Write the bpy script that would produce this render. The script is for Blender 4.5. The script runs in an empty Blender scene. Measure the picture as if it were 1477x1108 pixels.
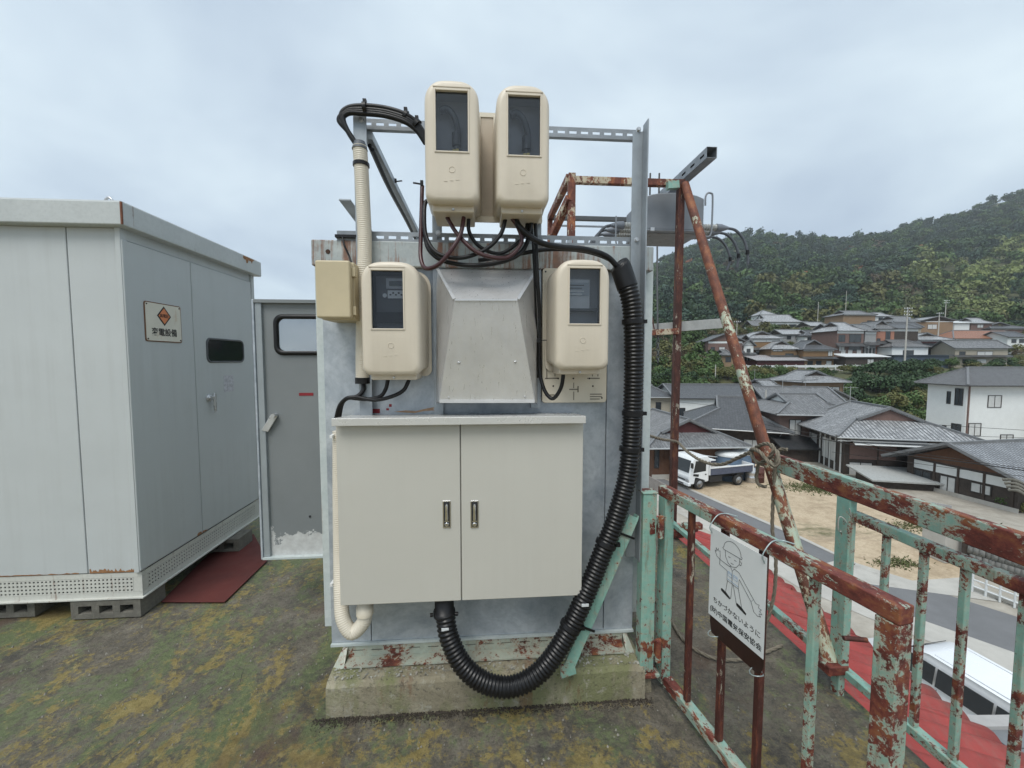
import bpy, bmesh, math, random
import numpy as np
from mathutils import Vector as V, Matrix, Quaternion
random.seed(7); rng = np.random.default_rng(7)
sc = bpy.context.scene; COL = sc.collection
R = math.radians

# ------------------------------------------------------------------ camera
FPX, CX, CY, PSI, PIT, CAMH = 580.0, 738.5, 554.0, R(4.2), R(3.45), 1.55
CAM = V((0, 0, CAMH))
FW = V((math.sin(PSI)*math.cos(PIT), math.cos(PSI)*math.cos(PIT), -math.sin(PIT)))
RT = V((math.cos(PSI), -math.sin(PSI), 0)); UP = RT.cross(FW)
cd = bpy.data.cameras.new('camera'); cam = bpy.data.objects.new('camera', cd); COL.objects.link(cam)
cam.location = CAM; cam.rotation_mode = 'QUATERNION'; cam.rotation_quaternion = FW.to_track_quat('-Z', 'Y')
cd.sensor_width = 36; cd.lens = FPX/1477*36; cd.clip_start = .05; cd.clip_end = 5000
sc.camera = cam

# ------------------------------------------------------------------ world, sun, exposure
SUN_EL, SUN_AZ = R(58), R(205)          # azimuth clockwise from +Y: behind the camera, a little to the left
wd = bpy.data.worlds.new('World'); sc.world = wd; wd.use_nodes = True
nt = wd.node_tree; nt.nodes.clear()
def wn(t, **k):
    n = nt.nodes.new(t)
    for a, b in k.items(): setattr(n, a, b)
    return n
sky = wn('ShaderNodeTexSky', sky_type='NISHITA', sun_disc=False)
sky.sun_elevation = SUN_EL; sky.sun_rotation = SUN_AZ
tc = wn('ShaderNodeTexCoord'); sep = wn('ShaderNodeSeparateXYZ'); nt.links.new(tc.outputs['Generated'], sep.inputs[0])
ab = wn('ShaderNodeMath', operation='ABSOLUTE'); nt.links.new(sep.outputs['Z'], ab.inputs[0])
ad = wn('ShaderNodeMath', operation='ADD'); ad.inputs[1].default_value = .32; nt.links.new(ab.outputs[0], ad.inputs[0])
cmb = wn('ShaderNodeCombineXYZ')
for i, s in enumerate('XY'):
    dv = wn('ShaderNodeMath', operation='DIVIDE'); nt.links.new(sep.outputs[s], dv.inputs[0]); nt.links.new(ad.outputs[0], dv.inputs[1]); nt.links.new(dv.outputs[0], cmb.inputs[i])
no = wn('ShaderNodeTexNoise'); no.inputs['Scale'].default_value = .95; no.inputs['Detail'].default_value = 5.5; no.inputs['Roughness'].default_value = .52; no.inputs['Distortion'].default_value = .35
nt.links.new(cmb.outputs[0], no.inputs['Vector'])
rp = wn('ShaderNodeValToRGB'); nt.links.new(no.outputs['Fac'], rp.inputs[0])
e = rp.color_ramp.elements
e[0].position = .35; e[0].color = (.275, .335, .41, 1); e[1].position = .64; e[1].color = (.525, .60, .63, 1)
m = e.new(.5); m.color = (.40, .47, .525, 1)
mul = wn('ShaderNodeVectorMath', operation='SCALE'); mul.inputs['Scale'].default_value = 10.0; nt.links.new(rp.outputs[0], mul.inputs[0])
mx = wn('ShaderNodeMix', data_type='RGBA'); mx.inputs[0].default_value = .9
nt.links.new(sky.outputs[0], mx.inputs[6]); nt.links.new(mul.outputs[0], mx.inputs[7])
bg = wn('ShaderNodeBackground'); bg.inputs[1].default_value = .1; nt.links.new(mx.outputs[2], bg.inputs[0])
wo = wn('ShaderNodeOutputWorld'); nt.links.new(bg.outputs[0], wo.inputs[0])
sl = bpy.data.lights.new('sun', 'SUN'); so = bpy.data.objects.new('sun', sl); COL.objects.link(so)
sl.energy = 1.5; sl.angle = R(32); sl.color = (1, .97, .92)
sd = V((math.sin(SUN_AZ)*math.cos(SUN_EL), math.cos(SUN_AZ)*math.cos(SUN_EL), math.sin(SUN_EL)))
so.rotation_mode = 'QUATERNION'; so.rotation_quaternion = (-sd).to_track_quat('-Z', 'Y'); so.location = sd*40
vs = sc.view_settings; vs.view_transform = 'Standard'; vs.look = 'None'; vs.gamma = 1; vs.use_curve_mapping = False; vs.exposure = 0.88
sc.render.engine = 'CYCLES'; sc.cycles.use_denoising = True
sc.cycles.max_bounces = 6; sc.cycles.diffuse_bounces = 3; sc.cycles.glossy_bounces = 3; sc.cycles.transparent_max_bounces = 12
sc.cycles.volume_bounces = 0

# ------------------------------------------------------------------ points in the place, measured along the photograph's rays
def ray(px, py): return FW + RT*((px-CX)/FPX) - UP*((py-CY)/FPX)
def WY(px, py, Y): r = ray(px, py); return CAM + r*(Y/r.y)
def WX(px, py, X): r = ray(px, py); return CAM + r*(X/r.x)
def WZ(px, py, Z): r = ray(px, py); return CAM + r*((Z-CAMH)/r.z)
def WD(px, py, D): return CAM + ray(px, py)*D

# ------------------------------------------------------------------ object helpers
def tag(o, label=None, cat=None, group=None, kind=None):
    if label: o['label'] = label
    if cat: o['category'] = cat
    if group: o['group'] = group
    if kind: o['kind'] = kind
    return o
def thing(name, loc, label, cat, group=None, rz=0.0):
    o = bpy.data.objects.new(name, None); COL.objects.link(o); o.empty_display_size = .1
    o.location = loc; o.rotation_euler = (0, 0, rz)
    return tag(o, label, cat, group)
def root_of(p):
    while p.parent: p = p.parent
    return p
class MB:
    """collects geometry in world (or, with local=True, thing) coordinates"""
    def __init__(s): s.v = []; s.f = []; s.uv = {}; s.sm = []
    def add(s, vs, fs, smooth=False):
        o = len(s.v); s.v += [tuple(x) for x in vs]
        for f in fs: s.f.append(tuple(i+o for i in f)); s.sm.append(smooth)
        return s
    def box(s, a, b):
        x0, x1 = sorted((a[0], b[0])); y0, y1 = sorted((a[1], b[1])); z0, z1 = sorted((a[2], b[2]))
        return s.add([(x0,y0,z0),(x1,y0,z0),(x1,y1,z0),(x0,y1,z0),(x0,y0,z1),(x1,y0,z1),(x1,y1,z1),(x0,y1,z1)],
              [(0,3,2,1),(4,5,6,7),(0,1,5,4),(1,2,6,5),(2,3,7,6),(3,0,4,7)])
    def obox(s, c, u, v, n, hu, hv, hn):
        c = V(c); P = []
        for k in (-1, 1):
            for (i, j) in ((-1,-1),(1,-1),(1,1),(-1,1)): P.append(c+u*(i*hu)+v*(j*hv)+n*(k*hn))
        return s.add(P, [(0,3,2,1),(4,5,6,7),(0,1,5,4),(1,2,6,5),(2,3,7,6),(3,0,4,7)])
    def bar(s, a, b, w, h, upv=(0,0,1)):
        a = V(a); b = V(b); d = (b-a); L = d.length; d.normalize(); u = V(upv)
        if abs(d.dot(u)) > .98: u = V((0,1,0))
        sd_ = d.cross(u).normalized(); u = sd_.cross(d).normalized()
        return s.obox((a+b)/2, sd_, d, u, w/2, L/2, h/2)
    def prism(s, poly, off):
        n = len(poly); off = V(off); A = [V(p) for p in poly]; B = [p+off for p in A]
        return s.add(A+B, [tuple(range(n-1,-1,-1)), tuple(range(n, 2*n))]+[(i,(i+1)%n,(i+1)%n+n,i+n) for i in range(n)])
    def tube(s, pts, r, seg=10, cap=True, smooth=True):
        pts = [V(p) for p in pts]; n = len(pts); rr = r if hasattr(r, '__len__') else [r]*n
        T = [(pts[min(i+1,n-1)]-pts[max(i-1,0)]).normalized() for i in range(n)]
        u = T[0].orthogonal().normalized(); vs = []; fs = []
        for i in range(n):
            if i: u = (u - T[i]*u.dot(T[i])); u.normalize()
            w = T[i].cross(u)
            for k in range(seg):
                a = 2*math.pi*k/seg; vs.append(pts[i]+(u*math.cos(a)+w*math.sin(a))*rr[i])
        for i in range(n-1):
            for k in range(seg):
                k2 = (k+1) % seg; fs.append((i*seg+k, i*seg+k2, (i+1)*seg+k2, (i+1)*seg+k))
        s.add(vs, fs, smooth)
        if cap: s.add(vs[:seg], [tuple(range(seg-1,-1,-1))]); s.add(vs[-seg:], [tuple(range(seg))])
        return s
    def loft(s, loops, cap0=True, cap1=True, smooth=True):
        n = len(loops[0]); vs = [p for l in loops for p in l]; fs = []
        for i in range(len(loops)-1):
            for k in range(n): k2 = (k+1) % n; fs.append((i*n+k, i*n+k2, (i+1)*n+k2, (i+1)*n+k))
        s.add(vs, fs, smooth)
        if cap0: s.add(loops[0], [tuple(range(n-1,-1,-1))])
        if cap1: s.add(loops[-1], [tuple(range(n))])
        return s
    def holed(s, c, u, v, n, nu, nv, pu, pv, hu, hv, depth=0.0):
        """a plate of nu x nv cells, each with a rectangular hole; c is the lower-left corner"""
        c = V(c)
        for i in range(nu):
            for j in range(nv):
                o = c+u*(i*pu)+v*(j*pv); m0 = o+u*((pu-hu)/2)+v*((pv-hv)/2)
                A = [o, o+u*pu, o+u*pu+v*pv, o+v*pv]; B = [m0, m0+u*hu, m0+u*hu+v*hv, m0+v*hv]
                s.add(A+B, [(0,1,5,4),(1,2,6,5),(2,3,7,6),(3,0,4,7)])
                if depth:
                    D_ = [p-n*depth for p in B]; s.add(B+D_, [(0,1,5,4),(1,2,6,5),(2,3,7,6),(3,0,4,7)])
        return s
    def build(s, name, mat, parent=None, local=False, bevel=0.0, fixn=True, solid=0.0):
        off = V((0,0,0))
        if parent is not None and not local: off = root_of(parent).location.copy()
        me = bpy.data.meshes.new(name)
        me.from_pydata([(p[0]-off.x, p[1]-off.y, p[2]-off.z) for p in s.v], [], s.f)
        me.polygons.foreach_set('use_smooth', s.sm)
        if s.uv:
            l = me.uv_layers.new(name='UVMap')
            for pi, uvs in s.uv.items():
                for li, q in zip(me.polygons[pi].loop_indices, uvs): l.data[li].uv = q
        me.update()
        if fixn:
            bm = bmesh.new(); bm.from_mesh(me); bmesh.ops.recalc_face_normals(bm, faces=bm.faces); bm.to_mesh(me); bm.free()
        me.materials.append(mat)
        o = bpy.data.objects.new(name, me); COL.objects.link(o)
        if parent is not None: o.parent = parent
        if bevel:
            m_ = o.modifiers.new('bevel', 'BEVEL'); m_.width = bevel; m_.segments = 2; m_.limit_method = 'ANGLE'; m_.angle_limit = R(40)
            if not any(s.sm): 
                me.polygons.foreach_set('use_smooth', [True]*len(me.polygons)); m_.harden_normals = True
        if solid:
            m_ = o.modifiers.new('thickness', 'SOLIDIFY'); m_.thickness = solid; m_.offset = 0
        return o
def spline(pts, n=8):
    P = [V(p) for p in pts]; P = [P[0]*2-P[1]]+P+[P[-1]*2-P[-2]]; out = []
    for i in range(1, len(P)-2):
        a, b, c, d = P[i-1:i+3]
        for k in range(n):
            t = k/n; out.append(.5*((2*b)+(c-a)*t+(2*a-5*b+4*c-d)*t*t+(3*b-a-3*c+d)*t**3))
    out.append(P[-2]); return out
def resample(pts, step):
    out = [pts[0].copy()]; acc = 0
    for a, b in zip(pts, pts[1:]):
        L = (b-a).length; t = step-acc
        while t <= L: out.append(a.lerp(b, t/L)); t += step
        acc = (acc+L) % step
    return out
def copy_tree(o, parent=None):
    c = o.copy(); COL.objects.link(c); c.parent = parent
    for ch in list(o.children): copy_tree(ch, c)
    return c
def np_mesh(name, verts, quads, mat, cols=None):
    me = bpy.data.meshes.new(name); nv, nq = len(verts), len(quads); k = quads.shape[1]
    me.vertices.add(nv); me.vertices.foreach_set('co', verts.astype(np.float32).ravel())
    me.loops.add(nq*k); me.loops.foreach_set('vertex_index', quads.astype(np.int32).ravel())
    me.polygons.add(nq); me.polygons.foreach_set('loop_start', np.arange(0, nq*k, k, dtype=np.int32))
    me.update(calc_edges=True)
    if cols is not None:
        a = me.color_attributes.new('tint', 'FLOAT_COLOR', 'POINT'); a.data.foreach_set('color', np.c_[cols, np.ones(nv)].astype(np.float32).ravel())
    me.materials.append(mat); return me
def text(name, body, size, o, u, v, mat, parent, align='CENTER', bold=0.0):
    cu = bpy.data.curves.new(name, 'FONT'); cu.body = body; cu.size = size; cu.align_x = align; cu.align_y = 'CENTER'; cu.extrude = .0004; cu.offset = bold; cu.resolution_u = 3
    t = bpy.data.objects.new(name, cu); COL.objects.link(t)
    dg = bpy.context.evaluated_depsgraph_get(); me = bpy.data.meshes.new_from_object(t.evaluated_get(dg))
    bpy.data.objects.remove(t); n = u.cross(v); off = root_of(parent).location
    M4 = Matrix((u, v, n)).transposed().to_4x4(); M4.translation = V(o)-off
    me.transform(M4); me.materials.clear(); me.materials.append(mat)
    ob = bpy.data.objects.new(name, me); COL.objects.link(ob); ob.parent = parent; return ob

# ------------------------------------------------------------------ materials
class Mat:
    def __init__(s, name):
        s.m = bpy.data.materials.new(name); s.m.use_nodes = True; s.t = s.m.node_tree
        s.b = s.t.nodes['Principled BSDF']; s.tc = s.t.nodes.new('ShaderNodeTexCoord')
    def n(s, t, **k):
        x = s.t.nodes.new(t)
        for a, b in k.items(): setattr(x, a, b)
        return x
    def l(s, a, b): s.t.links.new(a, b)
    def coord(s, scale=(1,1,1), src='Object', rot=(0,0,0)):
        mp = s.n('ShaderNodeMapping'); mp.inputs['Scale'].default_value = scale; mp.inputs['Rotation'].default_value = rot; s.l(s.tc.outputs[src], mp.inputs[0]); return mp.outputs[0]
    def noise(s, scale, detail=6, rough=.6, vec=None, dist=0.0, out='Fac'):
        x = s.n('ShaderNodeTexNoise'); x.inputs['Scale'].default_value = scale; x.inputs['Detail'].default_value = detail; x.inputs['Roughness'].default_value = rough; x.inputs['Distortion'].default_value = dist
        s.l(vec if vec is not None else s.tc.outputs['Object'], x.inputs['Vector']); return x.outputs[out]
    def ramp(s, fac, stops):
        x = s.n('ShaderNodeValToRGB'); el = x.color_ramp.elements
        el[0].position = stops[0][0]; el[0].color = (*s.c(stops[0][1]), 1); el[1].position = stops[-1][0]; el[1].color = (*s.c(stops[-1][1]), 1)
        for p, c in stops[1:-1]: q = el.new(p); q.color = (*s.c(c), 1)
        s.l(fac, x.inputs[0]); return x.outputs[0]
    @staticmethod
    def c(x): return (x, x, x) if not hasattr(x, '__len__') else x
    def mix(s, fac, a, b, mode='MIX'):
        x = s.n('ShaderNodeMix', data_type='RGBA', blend_type=mode)
        for val, i in ((fac, 0), (a, 6), (b, 7)):
            if hasattr(val, 'is_linked'): s.l(val, x.inputs[i])
            elif i == 0: x.inputs[0].default_value = val
            else: x.inputs[i].default_value = (*s.c(val), 1)
        return x.outputs[2]
    def math(s, op, a, b=0.0):
        x = s.n('ShaderNodeMath', operation=op)
        for i, q in enumerate((a, b)):
            if hasattr(q, 'is_linked'): s.l(q, x.inputs[i])
            else: x.inputs[i].default_value = q
        return x.outputs[0]
    def set(s, color=None, rough=None, metal=None, bump=None, bstr=.3, bdist=.01, spec=None):
        for k, val in (('Base Color', color), ('Roughness', rough), ('Metallic', metal), ('Specular IOR Level', spec)):
            if val is None: continue
            if hasattr(val, 'is_linked'): s.l(val, s.b.inputs[k])
            else: s.b.inputs[k].default_value = (*s.c(val), 1) if k == 'Base Color' else val
        if bump is not None:
            x = s.n('ShaderNodeBump'); x.inputs['Strength'].default_value = bstr; x.inputs['Distance'].default_value = bdist; s.l(bump, x.inputs['Height']); s.l(x.outputs[0], s.b.inputs['Normal'])
        return s.m
def mul(c, k): return tuple(min(1, x*k) for x in c)
def plain(name, col, rough=.5, metal=0.0, var=.12, scale=6.0, bump=0.0, bscale=120.0, dirt=None, dscale=2.5, damt=.55, spec=None, grime=0.0, warp=0.0):
    m = Mat(name); f = m.noise(scale, 8, .65)
    c = m.ramp(f, [(.3, mul(col, 1-var)), (.7, mul(col, 1+var))])
    if dirt:
        g = m.noise(dscale, 10, .72, m.coord((1,1,.35)))
        c = m.mix(m.ramp(g, [(damt, 0.0), (damt+.14, .75)]), c, dirt)
    rr = m.ramp(m.noise(scale*3, 5), [(.3, max(.03, rough-.08)), (.7, rough+.08)])
    if grime:
        st = m.noise(1.0, 8, .7, m.coord((17, 17, .55))); bl = m.noise(1.7, 6, .65)
        g = m.math('ADD', m.math('MULTIPLY', st, .55), m.math('MULTIPLY', bl, .45))
        c = m.mix(m.ramp(g, [(.50, 0.0), (.68, grime)]), c, (.16,.145,.115))
        c = m.mix(m.ramp(m.noise(11, 10, .8), [(.66, 0.0), (.72, grime*.8)]), c, (.12,.11,.10))
    h = m.noise(bscale, 4) if bump else None
    if warp: h = m.math('ADD', m.math('MULTIPLY', m.noise(2.6, 2, .4), warp), m.math('MULTIPLY', m.noise(bscale, 4), .04))
    return m.set(c, rr, metal, h, bump if not warp else .6, bdist=.01, spec=spec)
def streaked(name, col, col2, rust, amt, rough=.5, metal=.2, scale=5.0):
    """weathered zinc or paint with vertical rust runs"""
    m = Mat(name)
    c = m.ramp(m.noise(scale, 10, .7, dist=.6), [(.32, col), (.68, col2)])
    c = m.mix(m.ramp(m.noise(scale*9, 6, .7), [(.45, 0.0), (.75, .35)]), c, mul(col, .7))
    st = m.noise(1.0, 8, .7, m.coord((26, 26, 1.6)))
    bl = m.noise(3.0, 6, .7)
    k = m.math('ADD', m.math('MULTIPLY', st, .62), m.math('MULTIPLY', bl, .38))
    mask = m.ramp(k, [(amt, 0.0), (amt+.07, .8)])
    rc = m.ramp(m.noise(30, 6), [(.3, mul(rust, .45)), (.7, rust)])
    return m.set(m.mix(mask, c, rc), m.ramp(mask, [(0, rough), (1, .85)]), m.ramp(mask, [(0, metal), (.6, 0.0)]), m.noise(40, 6), .08)
def flaking(name, paint, amt, scale=9.0, stretch=(1,1,1), dark=(.092,.021,.015), orange=(.225,.082,.033), primer=(.48,.45,.36), rough=.42, tone=.5, zg=None):
    """old paint peeling off rusted steel"""
    m = Mat(name); vec = m.coord(stretch)
    big = m.noise(scale*.7, 5, .65, vec); fine = m.noise(scale*5.5, 14, .78, vec, .2)
    k = m.math('ADD', m.math('MULTIPLY', big, .52), m.math('MULTIPLY', fine, .48))
    if zg:
        sz_ = m.n('ShaderNodeSeparateXYZ'); m.l(m.tc.outputs['Object'], sz_.inputs[0]); k = m.math('ADD', k, m.math('MULTIPLY', m.math('SUBTRACT', sz_.outputs[2], zg[0]), zg[1]))
    mask = m.ramp(k, [(amt, 1.0), (amt+.012, 0.0)])                      # 1 = bare
    edge = m.ramp(k, [(amt, 0.0), (amt+.013, 1.0), (amt+.035, 0.0)])
    speck = m.ramp(m.noise(scale*9, 8, .75, vec), [(.345, 1.0), (.36, 0.0)])
    rust = m.ramp(m.noise(scale*2.2, 12, .75, vec), [(.30, mul(dark, .55)), (tone-.05, dark), (tone+.02, mul(dark, 1.6)), (tone+.12, orange), (.84, mul(orange, 1.3))])
    rust = m.mix(m.ramp(m.noise(scale*14, 8, .8, vec), [(.60, 0.0), (.68, .55)]), rust, mul(primer, .75))
    pc = m.ramp(m.noise(scale*1.1, 10, .75), [(.3, mul(paint, .74)), (.5, paint), (.66, tuple(.6*a+.4*b for a, b in zip(paint, primer))), (.80, mul(primer, .95))])
    stain = m.ramp(k, [(amt, .75), (amt+.075, 0.0)])
    stn = m.math('MULTIPLY', stain, m.ramp(m.noise(scale*3, 8, .75, vec), [(.36, 0.0), (.60, 1.0)]))
    c = m.mix(stn, pc, tuple(.55*a+.45*b for a, b in zip(orange, primer)))
    c = m.mix(m.math('MULTIPLY', edge, .5), c, primer)
    run = m.ramp(m.noise(1.0, 8, .7, m.coord((38, 38, 3))), [(.56, 0.0), (.66, .5)])
    c = m.mix(run, c, mul(orange, .7))
    c = m.mix(speck, c, mul(dark, .8))
    c = m.mix(mask, c, rust)
    h = m.math('SUBTRACT', m.math('MULTIPLY', m.noise(scale*6, 6), .3), m.math('ADD', mask, m.math('MULTIPLY', speck, .7)))
    return m.set(c, m.ramp(mask, [(0, rough), (1, .7)]), 0.0, h, .5, .0016)
def glass(name, tint=.35, rough=.03, refl=1.0):
    m = bpy.data.materials.new(name); m.use_nodes = True; t = m.node_tree; t.nodes.clear()
    o = t.nodes.new('ShaderNodeOutputMaterial'); mx_ = t.nodes.new('ShaderNodeMixShader'); tr = t.nodes.new('ShaderNodeBsdfTransparent'); gl = t.nodes.new('ShaderNodeBsdfGlossy'); fr = t.nodes.new('ShaderNodeFresnel')
    tr.inputs[0].default_value = (tint, tint*1.02, tint*1.05, 1); gl.inputs['Roughness'].default_value = rough; fr.inputs[0].default_value = 1.45
    mm = t.nodes.new('ShaderNodeMath'); mm.operation = 'MULTIPLY'; mm.inputs[1].default_value = refl; mm.use_clamp = True
    t.links.new(fr.outputs[0], mm.inputs[0]); t.links.new(mm.outputs[0], mx_.inputs[0]); t.links.new(tr.outputs[0], mx_.inputs[1]); t.links.new(gl.outputs[0], mx_.inputs[2]); t.links.new(mx_.outputs[0], o.inputs[0])
    return m
K = {}
K['cabinet'] = plain('cabinet_grey_paint', (.475, .50, .50), .42, 0, .04, 1.6, .05, 300, grime=.13, warp=1.0)
K['cabinet_cap'] = streaked('cabinet_cap_paint', (.45,.475,.47), (.51,.535,.53), (.17,.06,.02), .605, .42, 0)
K['cabinet_base'] = streaked('cabinet_base_paint', (.50,.50,.46), (.58,.58,.53), (.22,.08,.03), .585, .5, 0)
K['galv'] = streaked('weathered_zinc', (.275,.315,.36), (.55,.59,.625), (.22,.10,.05), .655, .45, .25, 4.5)
K['galv_cap'] = streaked('rust_streaked_zinc', (.30,.34,.35), (.44,.47,.46), (.24,.085,.03), .50, .55, .15, 6)
K['galv_edge'] = streaked('stained_edge_zinc', (.46,.52,.52), (.58,.62,.61), (.30,.15,.07), .575, .5, .1, 6)
K['door_grey'] = plain('old_grey_paint', (.185, .20, .205), .5, 0, .08, 2.2, .06, 200)
m = Mat('old_grey_paint_peeling')
sx = m.n('ShaderNodeSeparateXYZ'); m.l(m.tc.outputs['Object'], sx.inputs[0])
k = m.math('ADD', m.noise(9, 10, .7), m.math('MULTIPLY', sx.outputs[2], -2.1))
K['door_peel'] = m.set(m.mix(m.ramp(k, [(.20, 0.0), (.21, 1.0)]), m.ramp(m.noise(2.2, 8), [(.3, (.17,.185,.19)), (.7, (.20,.215,.22))]), m.ramp(m.noise(30, 8), [(.3, (.42,.42,.41)), (.7, (.55,.56,.55))])), .5)
K['strut'] = plain('galvanised_strut', (.235, .255, .275), .45, .35, .2, 14, .1, 200)
K['post'] = plain('galvanised_angle', (.30, .33, .355), .42, .4, .22, 5, .05, 150)
K['steel'] = Mat('brushed_stainless'); m = K['steel']
K['steel'] = m.set(m.ramp(m.noise(3, 8, .7), [(.3, (.54,.54,.54)), (.7, (.70,.70,.70))]), m.ramp(m.noise(1, 6, .7, m.coord((90,90,2))), [(.3, .24), (.7, .42)]), .5, m.noise(1, 4, .6, m.coord((300,300,6))), .05, .002)
K['cream'] = plain('cream_plastic', (.60, .535, .435), .38, 0, .035, 5, .04, 260, grime=.10)
K['tan'] = plain('tan_board', (.42, .35, .265), .5, 0, .08, 6, .1, 300)
K['board'] = plain('ivory_board', (.60, .545, .44), .45, 0, .04, 6)
K['beige'] = plain('yellowed_plastic', (.50, .425, .28), .5, 0, .09, 4, .08, 200, (.42,.35,.22), 4, .62)
K['ivory'] = plain('ivory_conduit', (.62, .57, .475), .42, 0, .05, 8)
K['boxpaint'] = plain('light_beige_paint', (.485, .472, .425), .42, 0, .025, 2.0, .04, 400, grime=.06, warp=.5)
K['black'] = plain('black_rubber', (.010, .010, .011), .38, 0, .2, 20, spec=.3)
K['maroon'] = plain('dark_red_rubber', (.045, .012, .014), .36, 0, .2, 20)
K['conduit'] = plain('black_corrugated_plastic', (.009, .009, .010), .33, 0, .3, 14, spec=.32)
K['tape'] = plain('grey_putty_tape', (.075, .085, .1), .55, 0, .25, 25, .3, 80)
K['dark'] = plain('dark_interior', (.02, .021, .023), .7)
K['grey_in'] = plain('grey_interior', (.34, .35, .365), .6)
K['meter'] = plain('meter_body', (.075, .08, .085), .5)
K['label'] = plain('meter_label', (.55, .57, .58), .5)
K['yellow'] = plain('yellow_terminal', (.62, .50, .16), .5)
K['white'] = plain('white_plastic', (.72, .73, .72), .45)
K['glass'] = glass('window_glass', .86, .03, .9)
K['darkglass'] = glass('smoked_glass', .12, .03, 1.3)
K['chrome'] = plain('chrome', (.6, .6, .6), .16, .95, .1)
K['bolt'] = plain('zinc_bolt', (.55, .56, .57), .3, .7)
K['mint'] = flaking('mint_paint_chipped', (.215, .40, .335), .448, 9)
K['mint_worn'] = flaking('mint_paint_worn', (.22, .385, .32), .48, 9)
K['rail_rust'] = flaking('rusted_rail_paint', (.225, .375, .315), .52, 8, (1,.5,1), tone=.47)
K['bar_rust'] = flaking('rusted_bar', (.40, .38, .30), .60, 12, (1,1,.25), (.055,.014,.010), (.19,.06,.02), tone=.53)
K['pipe_rust'] = flaking('rusted_pipe', (.46, .42, .31), .53, 8, (1,.6,.6), (.10,.03,.018), (.30,.11,.035), (.56,.50,.36))
K['pipe_pale'] = flaking('mint_to_rust_pipe', (.36, .45, .355), .515, 7, (1,.5,.5), (.10,.032,.017), (.25,.095,.036), (.46,.40,.27), zg=(.85,-.034))
K['pole_rust'] = flaking('rusted_pole', (.34, .33, .26), .57, 10, (1,1,.3), (.055,.018,.013), (.17,.07,.028), tone=.52)
K['channel'] = flaking('pale_green_channel', (.37, .41, .345), .455, 10, (1,1,1), (.10,.03,.02), (.24,.09,.04), (.50,.48,.38))
K['channel_rust'] = flaking('scaled_rust', (.34, .36, .30), .60, 16, (1,1,1), (.05,.015,.012), (.16,.06,.03))
K['redmark'] = plain('red_marking', (.22, .012, .02), .5)
K['rope'] = plain('old_rope', (.19, .165, .125), .9, 0, .3, 60, .4, 200)
K['ink'] = plain('black_ink', (.015, .015, .015), .6)
K['blueink'] = plain('blue_ink', (.12, .25, .42), .6)
K['signwhite'] = plain('sign_white', (.62, .64, .645), .4, 0, .04, 5, 0, 1, (.50,.51,.50), 6, .62)
K['brownplate'] = plain('dark_brown_plate', (.028, .010, .008), .45, 0, .3, 8)
K['signcream'] = plain('enamel_cream', (.66, .63, .54), .35, 0, .05, 14, 0, 1, (.45,.24,.10), 8, .60)
K['orange'] = plain('faded_orange', (.62, .215, .09), .5, 0, .1, 30)
K['wire'] = plain('galvanised_wire', (.35, .42, .42), .4, .5)
K['tank'] = plain('switch_tank_grey', (.20, .22, .245), .45, 0, .08, 5, .04, 200)
K['ceramic'] = plain('grey_ceramic', (.33, .34, .33), .3)
K['plank'] = streaked('weathered_plank', (.30,.31,.30), (.42,.43,.42), (.10,.09,.08), .64, .8, 0, 7)
K['patch'] = plain('red_oxide_sheet', (.085, .016, .012), .8, 0, .25, 3.5, .05, 120, (.06,.03,.022), 2, .62)

# the mossy roof deck
m = Mat('mossy_concrete'); o_ = m.tc.outputs['Object']
base = m.ramp(m.noise(6, 14, .78), [(.30, (.058,.050,.039)), (.5, (.158,.138,.105)), (.70, (.275,.245,.195))])
grit = m.noise(60, 10, .82); base = m.mix(m.ramp(grit, [(.40, .6), (.50, 0.0)]), base, (.045,.041,.034))
base = m.mix(m.ramp(m.noise(120, 6, .8), [(.60, 0.0), (.66, .6)]), base, (.40,.38,.32))
sep_ = m.n('ShaderNodeSeparateXYZ'); m.l(o_, sep_.inputs[0])
mp = m.n('ShaderNodeMapRange'); m.l(sep_.outputs[0], mp.inputs[0]); mp.inputs[1].default_value = -.9; mp.inputs[2].default_value = .9; mp.inputs[3].default_value = 1; mp.inputs[4].default_value = 0; left = mp.outputs[0]
med = m.noise(24, 12, .8)
stv = m.coord((1.5, .8, 1), rot=(0,0,R(-24)))
gk = m.math('ADD', m.math('MULTIPLY', m.noise(1.9, 12, .68, stv, .5), .6), m.math('MULTIPLY', med, .4))
gk = m.math('ADD', gk, m.math('MULTIPLY', left, .05))
base = m.mix(m.ramp(gk, [(.525, 0.0), (.59, .78)]), base, m.ramp(m.noise(30, 10, .8), [(.3, (.07,.10,.036)), (.5, (.14,.185,.07)), (.7, (.215,.26,.115))]))
yk = m.math('ADD', m.math('MULTIPLY', m.noise(2.1, 14, .72, m.coord((1.4,1,1), rot=(0,0,R(35))), .6), .58), m.math('MULTIPLY', m.noise(30, 12, .82), .42))
yk2 = m.n('ShaderNodeMapRange'); m.l(sep_.outputs[1], yk2.inputs[0]); yk2.inputs[1].default_value = 1.1; yk2.inputs[2].default_value = 1.75; yk2.inputs[3].default_value = .07; yk2.inputs[4].default_value = 0
yk = m.math('ADD', yk, yk2.outputs[0])
yk = m.math('SUBTRACT', yk, m.math('MULTIPLY', m.math('SUBTRACT', 1.0, left), .03))
base = m.mix(m.ramp(yk, [(.512, 0.0), (.545, .9)]), base, m.ramp(m.noise(26, 12, .8), [(.3, (.13,.098,.026)), (.5, (.29,.222,.07)), (.7, (.42,.345,.15))]))
rk = m.noise(1.3, 8, .65, m.coord((1,1,1), rot=(0,0,1.0)))
base = m.mix(m.ramp(rk, [(.56, 0.0), (.66, .6)]), base, (.11,.056,.036))
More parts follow.
